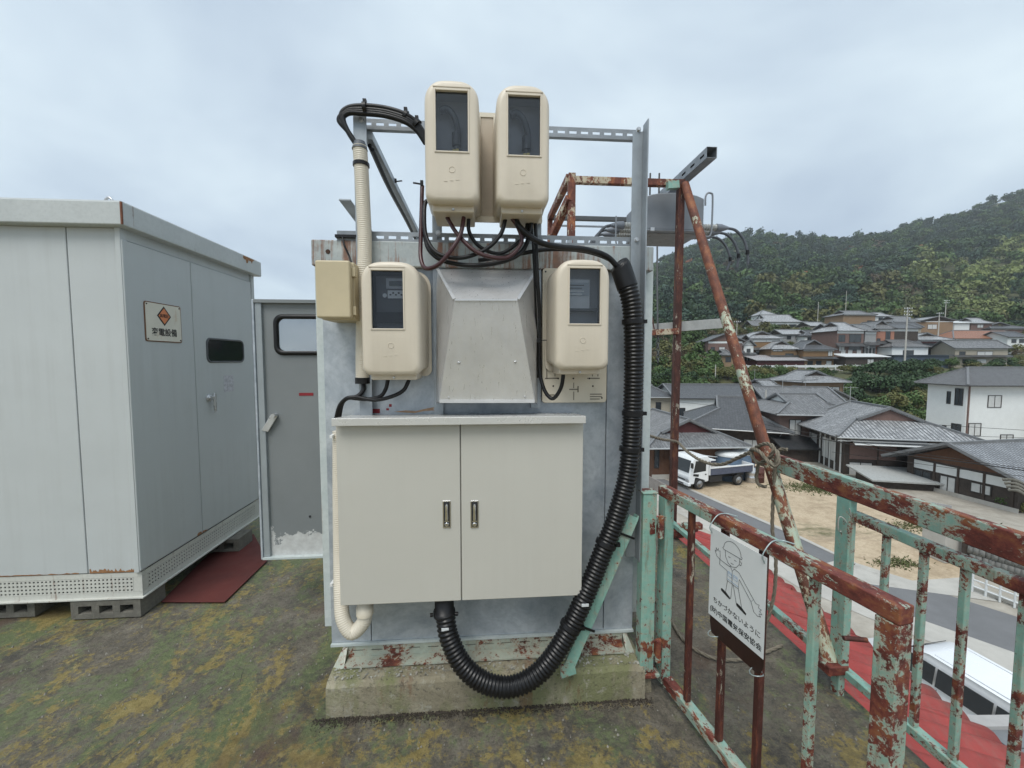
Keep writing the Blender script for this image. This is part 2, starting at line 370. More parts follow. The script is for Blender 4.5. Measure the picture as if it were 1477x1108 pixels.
dk = m.math('ADD', m.math('MULTIPLY', m.noise(1.1, 8, .7, m.coord((1,1.3,1), rot=(0,0,.4))), .7), m.math('MULTIPLY', med, .3))
base = m.mix(m.ramp(dk, [(.395, .7), (.475, 0.0)]), base, (.05,.048,.044))
K['deck'] = m.set(base, m.ramp(m.noise(3, 8), [(.35, .62), (.65, .9)]), 0, m.math('ADD', grit, m.math('MULTIPLY', yk, 1.5)), 1.0, .010)
m = Mat('plinth_concrete')
c = m.ramp(m.noise(4, 12, .72), [(.3, (.17,.145,.095)), (.5, (.32,.285,.20)), (.7, (.46,.42,.31))])
c = m.mix(m.ramp(m.noise(3.2, 10, .7, m.coord((1,1,.6))), [(.46, 0.0), (.56, .75)]), c, (.19,.21,.085))
c = m.mix(m.ramp(m.noise(5, 10, .72, m.coord((1.6,1,.5))), [(.56, 0.0), (.64, .65)]), c, (.20,.10,.05))
c = m.mix(m.ramp(m.noise(45, 10, .8), [(.38, .7), (.46, 0.0)]), c, (.07,.062,.05))
c = m.mix(m.ramp(m.noise(18, 12, .8), [(.56, 0.0), (.60, .7)]), c, (.40,.38,.31))
K['plinth'] = m.set(c, .85, 0, m.noise(22, 12, .8), 1.0, .02)
K['rubble'] = plain('lichened_mortar', (.34, .335, .29), .9, 0, .35, 30, .6, 90, (.16,.10,.06), 9, .56)
K['blockmat'] = plain('concrete_block', (.145, .137, .115), .9, 0, .3, 18, .7, 120, (.07,.075,.04), 6, .55)

# =================================================================== ROOFTOP
UX, UY, UZ = V((1,0,0)), V((0,1,0)), V((0,0,1))
EDGE = 1.70                                   # right-hand edge of the roof deck
bld = thing('office_building', (-4, 2, -8.6), 'pale rendered building that carries the mossy roof deck', 'building')
MB().box((-11, -6, -8.6), (EDGE-.06, 4.5, -.26)).build('wall', plain('render_wall', (.42,.41,.38), .85, 0, .1, 1), bld)
deck = MB(); nx, ny = 90, 78
xs = np.linspace(-11.2, EDGE, nx); ys = np.linspace(-6.2, 4.7, ny)
from mathutils import noise as mn
for j in range(ny):
    for i in range(nx):
        q = V((xs[i]*1.3, ys[j]*1.3, 3)); z = (mn.noise(q)*.008+mn.noise(q*4)*.003) if 0 < i < nx-1 and 0 < j < ny-1 else 0
        deck.v.append((xs[i], ys[j], z-.006))
for j in range(ny-1):
    for i in range(nx-1): deck.f.append((j*nx+i, j*nx+i+1, (j+1)*nx+i+1, (j+1)*nx+i)); deck.sm.append(True)
deck.box((-11.2, -6.2, -.26), (EDGE, 4.7, -.03))
deck.prism([(EDGE,-6.2,-.006),(EDGE,4.7,-.006),(EDGE,4.7,-.05),(EDGE,-6.2,-.05)], (-.02,0,0))
d_ = deck.build('roof_deck', K['deck'], fixn=False); tag(d_, 'mossy stained concrete roof deck', kind='structure')

# grit and lichen crumbs lying on the deck
gv = []; gf = []
for i in range(1500):
    x = random.uniform(-2.6, 1.62); y = random.uniform(.75, 3.2)
    if -0.66 < x < .74 and y > 1.66: continue
    if x < -2.0 and y > 2.45: continue
    r = random.choice((.002, .003, .003, .004, .006)); a = random.random()*6.3; o = len(gv)
    for k in range(4): gv.append((x+math.cos(a+k*1.57)*r*random.uniform(.6,1.3), y+math.sin(a+k*1.57)*r*random.uniform(.6,1.3), -.004))
    gv.append((x, y, r*.8)); gf += [(o+k, o+(k+1)%4, o+4) for k in range(4)]
g = MB(); g.add(gv, gf); tag(g.build('grit', plain('grit', (.25,.235,.20), .9, 0, .5, 300)), 'fine grit and crumbs scattered over the roof deck', 'grit', kind='stuff')

# cracks in the deck
for pts in (((150,1105),(190,1075),(225,1048),(262,1020),(290,1002),(312,985)), ((330,1010),(345,990),(352,965),(372,945))):
    P = resample(spline([WZ(x, y, .001) for x, y in pts], 6), .02); c = MB(); w = [.0015+.0022*abs(mn.noise(p*9)) for p in P]
    Lf = [p+V((mn.noise(p*14)*.006, -w[i], 0)) for i, p in enumerate(P)]; Rg = [p+V((mn.noise(p*14)*.006, w[i], 0)) for i, p in enumerate(P)]
    for q in Lf+Rg: q.z = .004
    c.add(Lf+Rg, [(i, i+1, len(P)+i+1, len(P)+i) for i in range(len(P)-1)]); c.build('crack', plain('crack_dark', (.015,.014,.012), .95) if 'crack_dark' not in bpy.data.materials else bpy.data.materials['crack_dark'], d_)

# ------------------------------------------------------------------ left substation cabinet
XR, YL, XL, YB = -2.05, 2.50, -4.6, 3.80
t = thing('substation_cabinet', (XR-1.2, YL, 0), 'large light grey steel substation cabinet with warning sign, raised on concrete blocks', 'cabinet')
zb, zw, zt, zc = .125, .275, 2.30, 2.43
MB().box((XL, YL+.012, zw), (XR-.012, YB, zt+.02)).build('body', K['cabinet'], t)
sx_ = WY(112, 600, YL).x
for a, b in ((XL, sx_-1.05), (sx_-1.046, sx_-.003), (sx_+.003, XR)):
    MB().box((a, YL, zw+.004), (b, YL+.03, zt)).build('wall_panel', K['cabinet'], t, bevel=.004)
yd0, yd1, yd2 = WX(183, 500, XR).y, WX(279, 500, XR).y, WX(364, 500, XR).y
MB().box((XR-.03, YL+.032, zw+.004), (XR-.001, yd0-.004, zt)).build('corner_strip', K['cabinet'], t, bevel=.003)
MB().box((XR-.03, yd2+.004, zw+.004), (XR+.012, YB+.01, zt)).build('corner_strip', K['cabinet'], t, bevel=.003)
MB().box((XR-.03, yd0, zt-.06), (XR-.006, yd2, zt)).build('door_header', K['cabinet'], t)
doors = []
for a, b in ((yd0, yd1-.003), (yd1+.003, yd2)):
    doors.append(MB().box((XR-.03, a, zw+.012), (XR+.006, b, zt-.065)).build('door', K['cabinet'], t, bevel=.005))
# window with rounded corners
def rrect(c, u, v, w, h, r, n=5):
    P = []
    for (sx, sy, a0) in ((1,1,0),(-1,1,90),(-1,-1,180),(1,-1,270)):
        for k in range(n+1):
            a = R(a0+90*k/n); P.append(c+u*(sx*(w/2-r)+math.cos(a)*r)+v*(sy*(h/2-r)+math.sin(a)*r))
    return P
wa, wb = WX(298, 489, XR+.007), WX(351, 521, XR+.007); wc = (wa+wb)/2; wc.x = XR+.0065
ww, wh = abs(wb.y-wa.y), abs(wa.z-wb.z)*1.02
gs = MB(); gs.loft([rrect(wc, UY, UZ, ww+.02, wh+.02, .045), rrect(wc+UX*.007, UY, UZ, ww+.012, wh+.012, .042), rrect(wc+UX*.007, UY, UZ, ww-.004, wh-.004, .037), rrect(wc+UX*.001, UY, UZ, ww-.008, wh-.008, .036)], False, False)
wf = gs.build('window', K['meter'], doors[1])
MB().prism(rrect(wc+UX*.0008, UY, UZ, ww-.006, wh-.006, .036), UX*.002).build('pane', plain('dark_window_glass', (.012,.018,.02), .06, 0, .1, 3), wf)
hp = WX(300, 574, XR+.006)
h = MB(); h.tube([hp, hp+UX*.012, hp+UX*.014, hp+UX*.03], [.026,.026,.016,.014], 14)
a = hp+UX*.032+V((0,.03,.005)); h.loft([[a+V((dx, dy*w_, dz)) for dx, dy in ((-.008,-.014),(.006,-.012),(.006,.012),(-.008,.014))] for dz, w_ in ((.03,.6),(.02,1),(-.03,.9),(-.10,.7),(-.115,.5))])
h.bar(hp+UX*.026, a, .014, .02); h.build('handle', K['bolt'], doors[1], bevel=.003)
st_a, st_b = WX(321, 542, XR), WX(336, 564, XR)
MB().box((XR+.0062, st_a.y, st_b.z), (XR+.0075, st_b.y, st_a.z)).build('sticker', plain('faded_sticker', (.44,.44,.47), .5, 0, .35, 60), doors[1])
# roof cap: fascia boxes and a shallow lid
cp = MB(); cp.box((XL-.05, YL-.06, zt), (XR+.055, YB+.06, zc)); cp.build('roof_cap', K['cabinet_cap'], t, bevel=.008)
MB().box((XL-.03, YL-.035, zc+.001), (XR+.03, YB+.035, zc+.012)).build('roof_lid', K['cabinet'], t, bevel=.004)
MB().box((XR+.048, YL-.0625, zt+.004), (XR+.0572, YL-.0545, zc-.004)).build('rusty_seam', plain('seam_rust', (.14,.05,.025), .8, 0, .5, 60), t)
ey = WY(157, 287, YL+.06); ey.z = zc+.012
MB().tube(spline([ey+V((-.02,0,0)), ey+V((-.02,0,.03)), ey+V((0,0,.048)), ey+V((.02,0,.03)), ey+V((.02,0,0))], 5), .007, 8).build('lifting_eye', K['bolt'], t)
# perforated base
bs = MB(); ncol = 60
bs.holed(V((XR-.05-ncol*.0225, YL+.003, zb+.03)), UX, UZ, -UY, ncol, 4, .0225, .0225, .0105, .0105, .004)
bs.box((XL, YL+.003, zb), (XR, YL+.006, zb+.029)); bs.box((XL, YL+.003, zb+.121), (XR, YL+.006, zw)); bs.box((XR-.049, YL+.003, zb+.03), (XR, YL+.006, zb+.12)); bs.box((XL, YL+.003, zb+.03), (XR-.051-ncol*.0225, YL+.006, zb+.12))
bs.box((XL, YL-.012, zb-.006), (XR+.012, YL+.05, zb+.001))
bs.build('base_plate', K['cabinet_base'], t)
b2 = MB(); nc2 = int((YB-YL-.12)/.0225)
b2.holed(V((XR-.003, YL+.05, zb+.03)), UY, UZ, UX, nc2, 4, .0225, .0225, .0105, .0105, .004)
b2.box((XR-.006, YL+.006, zb), (XR-.003, YB, zb+.029)); b2.box((XR-.006, YL+.006, zb+.121), (XR-.003, YB, zw)); b2.box((XR-.006, YL+.006, zb+.03), (XR-.003, YL+.049, zb+.12)); b2.box((XR-.006, YL+.051+nc2*.0225, zb+.03), (XR-.003, YB, zb+.12))
b2.box((XR-.05, YL+.05, zb-.006), (XR+.012, YB, zb+.001))
b2.build('base_plate', K['cabinet_base'], t)
MB().box((XL+.05, YL+.03, zb+.002), (XR-.03, YB-.03, zw-.003)).build('base_core', K['dark'], t)
# rust runs along the bottom of the wall panel and on the cap
RUN = plain('rust_run', (.27,.135,.06), .8, 0, .4, 50)
def run(mk, n, len_, parent, name='rust_run'):
    a = []; b = []
    for k in range(n+1):
        q, dn = mk(k/n); a.append(q); b.append(q+dn*(len_*random.uniform(.15, 1)))
    MB().add(a+b, [(k, k+1, n+2+k, n+1+k) for k in range(n)]).build(name, RUN, parent)
run(lambda f: (V((sx_+.01+(XR-sx_-.02)*f, YL-.0009, zw+.005)), UZ), 40, .028, t)
run(lambda f: (V((XL+.9+(sx_-XL-.95)*f, YL-.0009, zw+.005)), UZ), 60, .008, t)
run(lambda f: (V((XR+.0558, YB-.22+.16*f, zc-.006)), -UZ), 14, .06, t)
run(lambda f: (V((XR+.0068, yd1-.06+.1*f, zw+.013)), UZ), 10, .02, t)
# warning sign on the door
s0, s1 = WX(208, 437, XR+.012), WX(263, 489, XR+.012)
sgn = thing('warning_sign', (XR+.007, (s0.y+s1.y)/2, s1.z), 'cream enamel warning sign with orange diamond, rust at its edges, on grey cabinet', 'sign')
cy_, cz_ = (s0.y+s1.y)/2, (WX(208,437,XR).z+WX(208,489,XR).z)/2; sw, sh = s1.y-s0.y, WX(235,437,XR).z-WX(235,492,XR).z
c_ = V((XR+.0065, cy_, cz_))
MB().prism(rrect(c_, UY, UZ, sw, sh, .015), UX*.0035).build('plate', plain('sign_rust_edge', (.16,.075,.035), .7, 0, .4, 40), sgn)
MB().prism(rrect(c_+UX*.004, UY, UZ, sw-.012, sh-.012, .012), UX*.001).build('face', K['signcream'], sgn)
dc = c_+UX*.0055+UZ*.043
for r_, mt, dx in ((.062, K['ink'], 0), (.050, K['orange'], .0008)):
    MB().prism([dc+UX*dx+UY*(r_*.92*a)+UZ*(r_*b) for a, b in ((1,0),(0,1),(-1,0),(0,-1))], UX*.0006).build('diamond', mt, sgn)
text('lettering', '高電圧', .025, dc+UX*.0022, UY, UZ, plain('brown_ink', (.10,.035,.02), .6), sgn, bold=.0004)
text('lettering', '変電設備', .052, c_+UX*.0056-UZ*.064, UY, UZ, K['ink'], sgn, bold=.0008)
for a, b in ((-1,1),(1,1),(-1,-1),(1,-1)):
    q = c_+UX*.004+UY*(a*(sw/2-.016))+UZ*(b*(sh/2-.016)); MB().tube([q, q+UX*.004], [.006,.004], 8).build('screw', plain('rusty_screw', (.07,.04,.025), .7), sgn)
# concrete blocks under it
def block(x0, y0, label):
    t = thing('concrete_block', (x0+.2, y0, 0), label, 'block', 'hollow blocks under the grey cabinet')
    L, Hh, Dp = .39, .108, .19; b = MB(); o = V((x0, y0, .004))
    b.holed(o+UX*.02+UZ*.019, UX, UZ, -UY, 3, 1, (L-.04)/3, .07, .075, .048, .16)
    for p, q in (((0,0,0),(L,0,.019)), ((0,0,.089),(L,0,Hh)), ((0,0,.019),(.02,0,.089)), ((L-.02,0,.019),(L,0,.089))):
        b.add([o+V((p[0],0,p[2])), o+V((q[0],0,p[2])), o+V((q[0],0,q[2])), o+V((p[0],0,q[2]))], [(0,1,2,3)])
    P = [o+V(q) for q in ((0,0,0),(L,0,0),(L,0,Hh),(0,0,Hh),(0,Dp,0),(L,Dp,0),(L,Dp,Hh),(0,Dp,Hh))]
    b.add(P, [(4,7,6,5),(0,4,5,1),(3,2,6,7),(0,3,7,4),(1,5,6,2)])
    b.build('block_body', K['blockmat'], t, fixn=False)
bx = WZ(98, 898, 0); block(bx.x, bx.y+.02, 'hollow concrete block under the front corner of the grey cabinet')
bx = WZ(40, 898, 0); block(bx.x-.40, bx.y+.05, 'hollow concrete block under the middle of the grey cabinet front')
block(XR-.30, 3.30, 'hollow concrete block under the far end of the grey cabinet')
# rust-red sheet on the floor
q = [WZ(232, 868, .012), WZ(324, 868, .012), WZ(386, 808, .012), WZ(366, 770, .012), WZ(300, 800, .012)]
rs = MB(); rs.prism([p for p in q], V((0,0,-.006))); tag(rs.build('steel_sheet', K['patch'], bevel=.002), 'rust red painted steel sheet lying on the deck beside the grey cabinet', 'metal sheet')

# ------------------------------------------------------------------ old cubicle in the middle
YF = 1.85; x0, x1 = WY(462, 600, YF+.05).x, WY(936, 600, YF+.05).x
fx0, fx1 = WY(472, 700, YF).x, WY(916, 700, YF).x; zbt = .235
cub = thing('transformer_cubicle', (0, YF+.6, .13), 'weathered blue grey zinc cubicle with rust streaked cap, meters mounted on it', 'cubicle')
MB().box((x0, YF+.03, zbt+.06), (x1, 3.25, 2.0)).build('body', K['galv_edge'], cub, bevel=.004)
sm1, sm2 = WY(533, 800, YF).x, WY(873, 700, YF).x
for a, b in ((fx0, sm1-.0015), (sm1+.0015, sm2-.0015), (sm2+.0015, fx1)):
    MB().box((a, YF, zbt), (b, YF+.04, 1.965)).build('front_panel', K['galv'], cub, bevel=.003)
MB().box((WY(446, 345, 1.80).x, 1.812, 1.955), (WY(945, 365, 1.80).x, 3.35, 2.065)).build('roof_cap', K['galv_cap'], cub, bevel=.006)
MB().box((fx0-.001, YF-.012, zbt-.012), (fx1+.001, YF+.03, zbt-.001)).build('bottom_lip', K['galv_edge'], cub)
hb = WY(473, 363, 1.8115); MB().tube([hb+UY*.002, hb-UY*.0015], [.010,.010], 8).build('bolt_hole', plain('hole_rust', (.05,.025,.015), .8), cub)
# slotted base channel, flange and rust scale
cx0, cx1 = WY(497, 930, 1.80).x, WY(902, 920, 1.80).x; c0, c1 = .168, .226
ch = MB(); cell = (cx1-cx0)/15
ch.holed(V((cx0, 1.845, c0+.018)), UX, UZ, -UY, 15, 1, cell, .022, .05, .006, .01)
ch.box((cx0, 1.845, c0), (cx1, 1.851, c0+.0178)); ch.box((cx0, 1.845, c0+.0402), (cx1, 1.851, c1-.005)); ch.box((cx0, 1.782, c0-.008), (cx1, 1.851, c0-.0005))
ch.prism([(cx0-.001,1.845,c1-.006),(cx0-.001,1.785,c0-.008),(cx0-.06,1.79,c0-.03),(cx0-.02,1.845,c1-.006)], (0,.006,0)); ch.prism([(cx1+.001,1.845,c1-.006),(cx1+.001,1.785,c0-.008),(cx1+.05,1.79,c0-.03),(cx1+.02,1.845,c1-.006)], (0,.006,0))
ch.build('base_channel', K['channel'], cub)
MB().box((cx0+.01, 1.858, .158), (cx1-.01, 3.2, zbt-.0135)).build('base_core', K['dark'], cub)
rsx = MB(); x = cx0+.02
while x < cx1-.02:
    w_ = random.uniform(.006,.018); rsx.box((x, 1.80+random.uniform(0,.015), .148+random.uniform(0,.010)), (x+w_, 1.85, c0-.009)); x += w_*.9
rsx.build('rust_scale', K['channel_rust'], cub)
# concrete plinth, chipped along its top
pl = thing('concrete_plinth', (0, 1.75, 0), 'low chipped mossy concrete plinth under the zinc cubicle', 'plinth')
px0, px1 = WZ(472, 1032, 0).x, WZ(932, 1012, 0).x; N_ = 60; prof = []
for i in range(N_+1):
    f = i/N_; x = px0+(px1-px0)*f; nz = mn.noise(V((x*9, 0, 1)))*.006; nz2 = mn.noise(V((x*23, 5, 1)))*.008
    prof.append([V((x, 1.703+nz, -.01)), V((x, 1.706+nz*1.2, .07)), V((x, 1.711+nz*1.4, .128+nz2*.5)), V((x, 1.728+nz+nz2, .146+nz2*.6)), V((x, 1.80, .155+nz2*.4)), V((x, 3.3, .156))])
pm = MB()
for i in range(N_):
    for k in range(5): pm.add([prof[i][k], prof[i+1][k], prof[i+1][k+1], prof[i][k+1]], [(0,1,2,3)], False)
for e_ in (0, N_): pm.add(prof[e_]+[V((prof[e_][0].x, 3.3, -.01))], [tuple(range(6))+(6,)])
po = pm.build('plinth_body', K['plinth'], pl, fixn=True); 
bm = bmesh.new(); bm.from_mesh(po.data); bmesh.ops.remove_doubles(bm, verts=bm.verts, dist=.0004); bmesh.ops.recalc_face_normals(bm, faces=bm.faces); bm.to_mesh(po.data); bm.free()
rb = MB()
for i in range(420):
    x = random.uniform(px0+.02, px1-.02); y = random.uniform(1.73, 1.81); r_ = random.choice((.003,.004,.005,.006,.008,.010)); z = .149+(y-1.73)*.1
    o = V((x, y, z)); vsx = [o+V((random.uniform(-1,1)*r_, random.uniform(-1,1)*r_, random.uniform(-.3,.8)*r_)) for _ in range(6)]
    rb.add(vsx, [(0,1,2),(0,2,3),(0,3,4),(1,2,5),(2,3,5),(3,4,5),(0,1,4),(1,4,5)])
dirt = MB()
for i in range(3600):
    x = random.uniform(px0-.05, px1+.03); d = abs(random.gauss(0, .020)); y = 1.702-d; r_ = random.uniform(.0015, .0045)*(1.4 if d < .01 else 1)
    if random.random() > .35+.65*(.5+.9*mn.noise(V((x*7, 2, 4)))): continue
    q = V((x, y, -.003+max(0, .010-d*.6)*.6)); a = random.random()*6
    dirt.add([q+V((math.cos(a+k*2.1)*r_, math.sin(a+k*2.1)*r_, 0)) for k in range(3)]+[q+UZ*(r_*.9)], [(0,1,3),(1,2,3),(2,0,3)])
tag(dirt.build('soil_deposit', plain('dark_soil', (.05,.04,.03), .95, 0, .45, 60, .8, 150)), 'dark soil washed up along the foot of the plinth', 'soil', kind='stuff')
ro = rb.build('loose_mortar', K['rubble'], pl); tag(ro, kind='stuff')
MB().prism([(px1+.004,1.735,0),(px1+.045,1.735,0),(px1+.045,1.745,.135),(px1+.004,1.745,.135)], (0,.05,0)).build('wedge', K['plinth'], pl)

# stainless outlet hood
hd = thing('vent_hood', (WY(702, 580, YF).x, YF, WY(702, 580, YF).z), 'stainless steel vent hood with sloping front between the two lower meters', 'vent hood')
Bk = [WY(629,384,YF-.004), WY(776,386,YF-.004), WY(776,583,YF-.004), WY(629,583,YF-.004)]
Fr = [WY(656,433,1.63), WY(746,433,1.63), WY(771,579,1.70), WY(634,579,1.70)]
for nm, idx in (('top_panel', (0,1,'b','a')), ('front_panel', ('a','b','c','d')), ('side_panel', (0,'a','d',3)), ('side_panel', (1,2,'c','b'))):
    P = [Bk[i] if isinstance(i, int) else Fr['abcd'.index(i)] for i in idx]
    MB().add(P, [(0,1,2,3)]).build(nm, K['steel'], hd, solid=.003)
for a, b in ((Bk[0], Fr[0]), (Bk[1], Fr[1])):
    MB().bar(a.lerp(b,.1)-UY*.004, b.lerp(a,.02)-UY*.004, .012, .006, (0,-1,0)).build('seam_flange', K['steel'], hd)
MB().bar(Fr[0]-UY*.002, Fr[1]-UY*.002, .008, .006).build('seam_flange', K['steel'], hd)
MB().bar(Fr[3]-UY*.003, Fr[2]-UY*.003, .006, .012).build('bottom_edge', K['steel'], hd)
nrm = (Fr[1]-Fr[0]).cross(Fr[3]-Fr[0]).normalized(); nrm = nrm if nrm.y < 0 else -nrm
for px_, py_ in ((662,523),(743,522),(647,573),(757,572)):
    f = (py_-433)/146; q = WY(px_, py_, 1.63+.07*f); rr_ = .006 if py_ < 550 else .004
    MB().tube([q, q+nrm*.004, q+nrm*.007], [rr_, rr_, rr_*.5], 8).build('rivet', K['bolt'], hd)

# ------------------------------------------------------------------ galvanised strut frame
fr = thing('strut_frame', (0, 1.8, .7), 'galvanised slotted steel frame standing over the cubicle, holding two meters', 'frame')
def slotted(mb, a, b, hgt, n, flange=.022, fy=1, sl=.62, shf=.42):
    a = V(a); b = V(b); u = (b-a).normalized(); L = (b-a).length; nn = V((0,-1,0)); cell = L/n
    mb.holed(a+UZ*(hgt*(.5-shf/2)-0.0), u, UZ, nn, n, 1, cell, hgt*shf, cell*sl, hgt*shf*.62, .002)
    z0_, z1_ = hgt*(.5-shf/2), hgt*(.5+shf/2)
    for p, q in ((0, z0_-.0001), (z1_+.0001, hgt)):
        mb.add([a+UZ*p, b+UZ*p, b+UZ*q, a+UZ*q], [(0,1,2,3)])
    for z in (0, hgt): mb.add([a+UZ*z, b+UZ*z, b+UZ*z+UY*(flange*fy), a+UZ*z+UY*(flange*fy)], [(0,1,2,3)])
    return mb
zt1, zt0 = WY(720, 179, 1.83).z, WY(720, 194, 1.83).z
o = slotted(MB(), (WY(521,175,1.83).x, 1.83, zt0), (WY(918,185,1.83).x, 1.83, zt0), zt1-zt0, 23).build('top_channel', K['strut'], fr, fixn=False)
zl1, zl0 = WY(720, 338, 1.815).z, WY(720, 354, 1.815).z
o = slotted(MB(), (WY(486,340,1.815).x, 1.815, zl0), (WY(911,345,1.815).x, 1.815, zl0), zl1-zl0, 25).build('lower_channel', K['strut'], fr, fixn=False)
# left post (angle) and right post (angle)
pxl0, pxl1 = WY(512, 300, 1.80).x, WY(531, 300, 1.80).x; ztl = WY(520, 167, 1.80).z
MB().box((pxl0, 1.80, .95), (pxl1, 1.806, ztl)).box((pxl0, 1.806, .95), (pxl0+.006, 1.86, ztl)).build('angle_post', K['post'], fr, bevel=.002)
pxr0, pxr1 = WY(911, 300, 1.80).x, WY(927, 300, 1.80).x; ztr = WY(920, 185, 1.80).z
ap = MB(); ap.prism([(pxr0,1.80,.62),(pxr1,1.80,.62),(pxr1,1.80,ztr+.012),(pxr0+.045,1.80,ztr-.012),(pxr0,1.80,ztr-.014)], (0,.006,0)); ap.prism([(pxr1-.006,1.80,.62),(pxr1-.006,1.745,.62),(pxr1-.006,1.745,ztr+.012),(pxr1-.006,1.80,ztr+.012)], (.006,0,0))
ap.build('angle_post', K['post'], fr, bevel=.002)
for px_, py_ in ((921,187),(918,346),(521,173),(632,336),(781,352)):
    q = WY(px_, py_, 1.80); b_ = MB(); b_.tube([q, q-UY*.002], .011, 12, smooth=False); b_.tube([q-UY*.002, q-UY*.009], .008, 6, smooth=False); b_.build('bolt', K['bolt'], fr)
# two uprights that carry the upper meters and run down beside the hood
for pa, pb, yb_ in ((625,637,600),(767,780,590)):
    a = WY(pa, 400, 1.822).x; b = WY(pb, 400, 1.822).x
    u_ = MB(); u_.box((a, 1.822, WY(630,yb_,1.822).z), (b, 1.825, WY(630,170,1.822).z)); u_.box((a-.002, 1.822, WY(630,yb_,1.822).z), (a, 1.845, WY(630,170,1.822).z)); u_.box((b, 1.822, WY(630,yb_,1.822).z), (b+.002, 1.845, WY(630,170,1.822).z))
    u_.build('upright', K['post'], fr)
# rails running back over the cubicle
zs = WY(528, 190, 1.84).z
sa = WY(531, 195, 1.84); sb_ = V((sa.x, 3.2, sa.z-.01))
MB().bar(sa, sb_, .036, .036).build('side_rail', K['post'], fr, bevel=.003)
sa2 = WY(497, 288, 1.88); MB().bar(sa2, V((sa2.x+.02, 3.1, sa2.z-.12)), .05, .006).build('side_rail', K['post'], fr)
MB().bar(V((sa.x, 3.2, sa.z)), V((sa.x, 3.2, 2.06)), .036, .036).build('angle_post', K['post'], fr)
MB().bar(V((pxr1-.03, 3.2, sa.z)), V((pxr1-.03, 3.2, 2.06)), .036, .036).build('angle_post', K['post'], fr)
q0 = WY(484, 341, 1.81); MB().box((q0.x, 1.80, q0.z-.006), (q0.x+.09, 1.83, q0.z+.006)).build('end_plate', K['black'], fr)

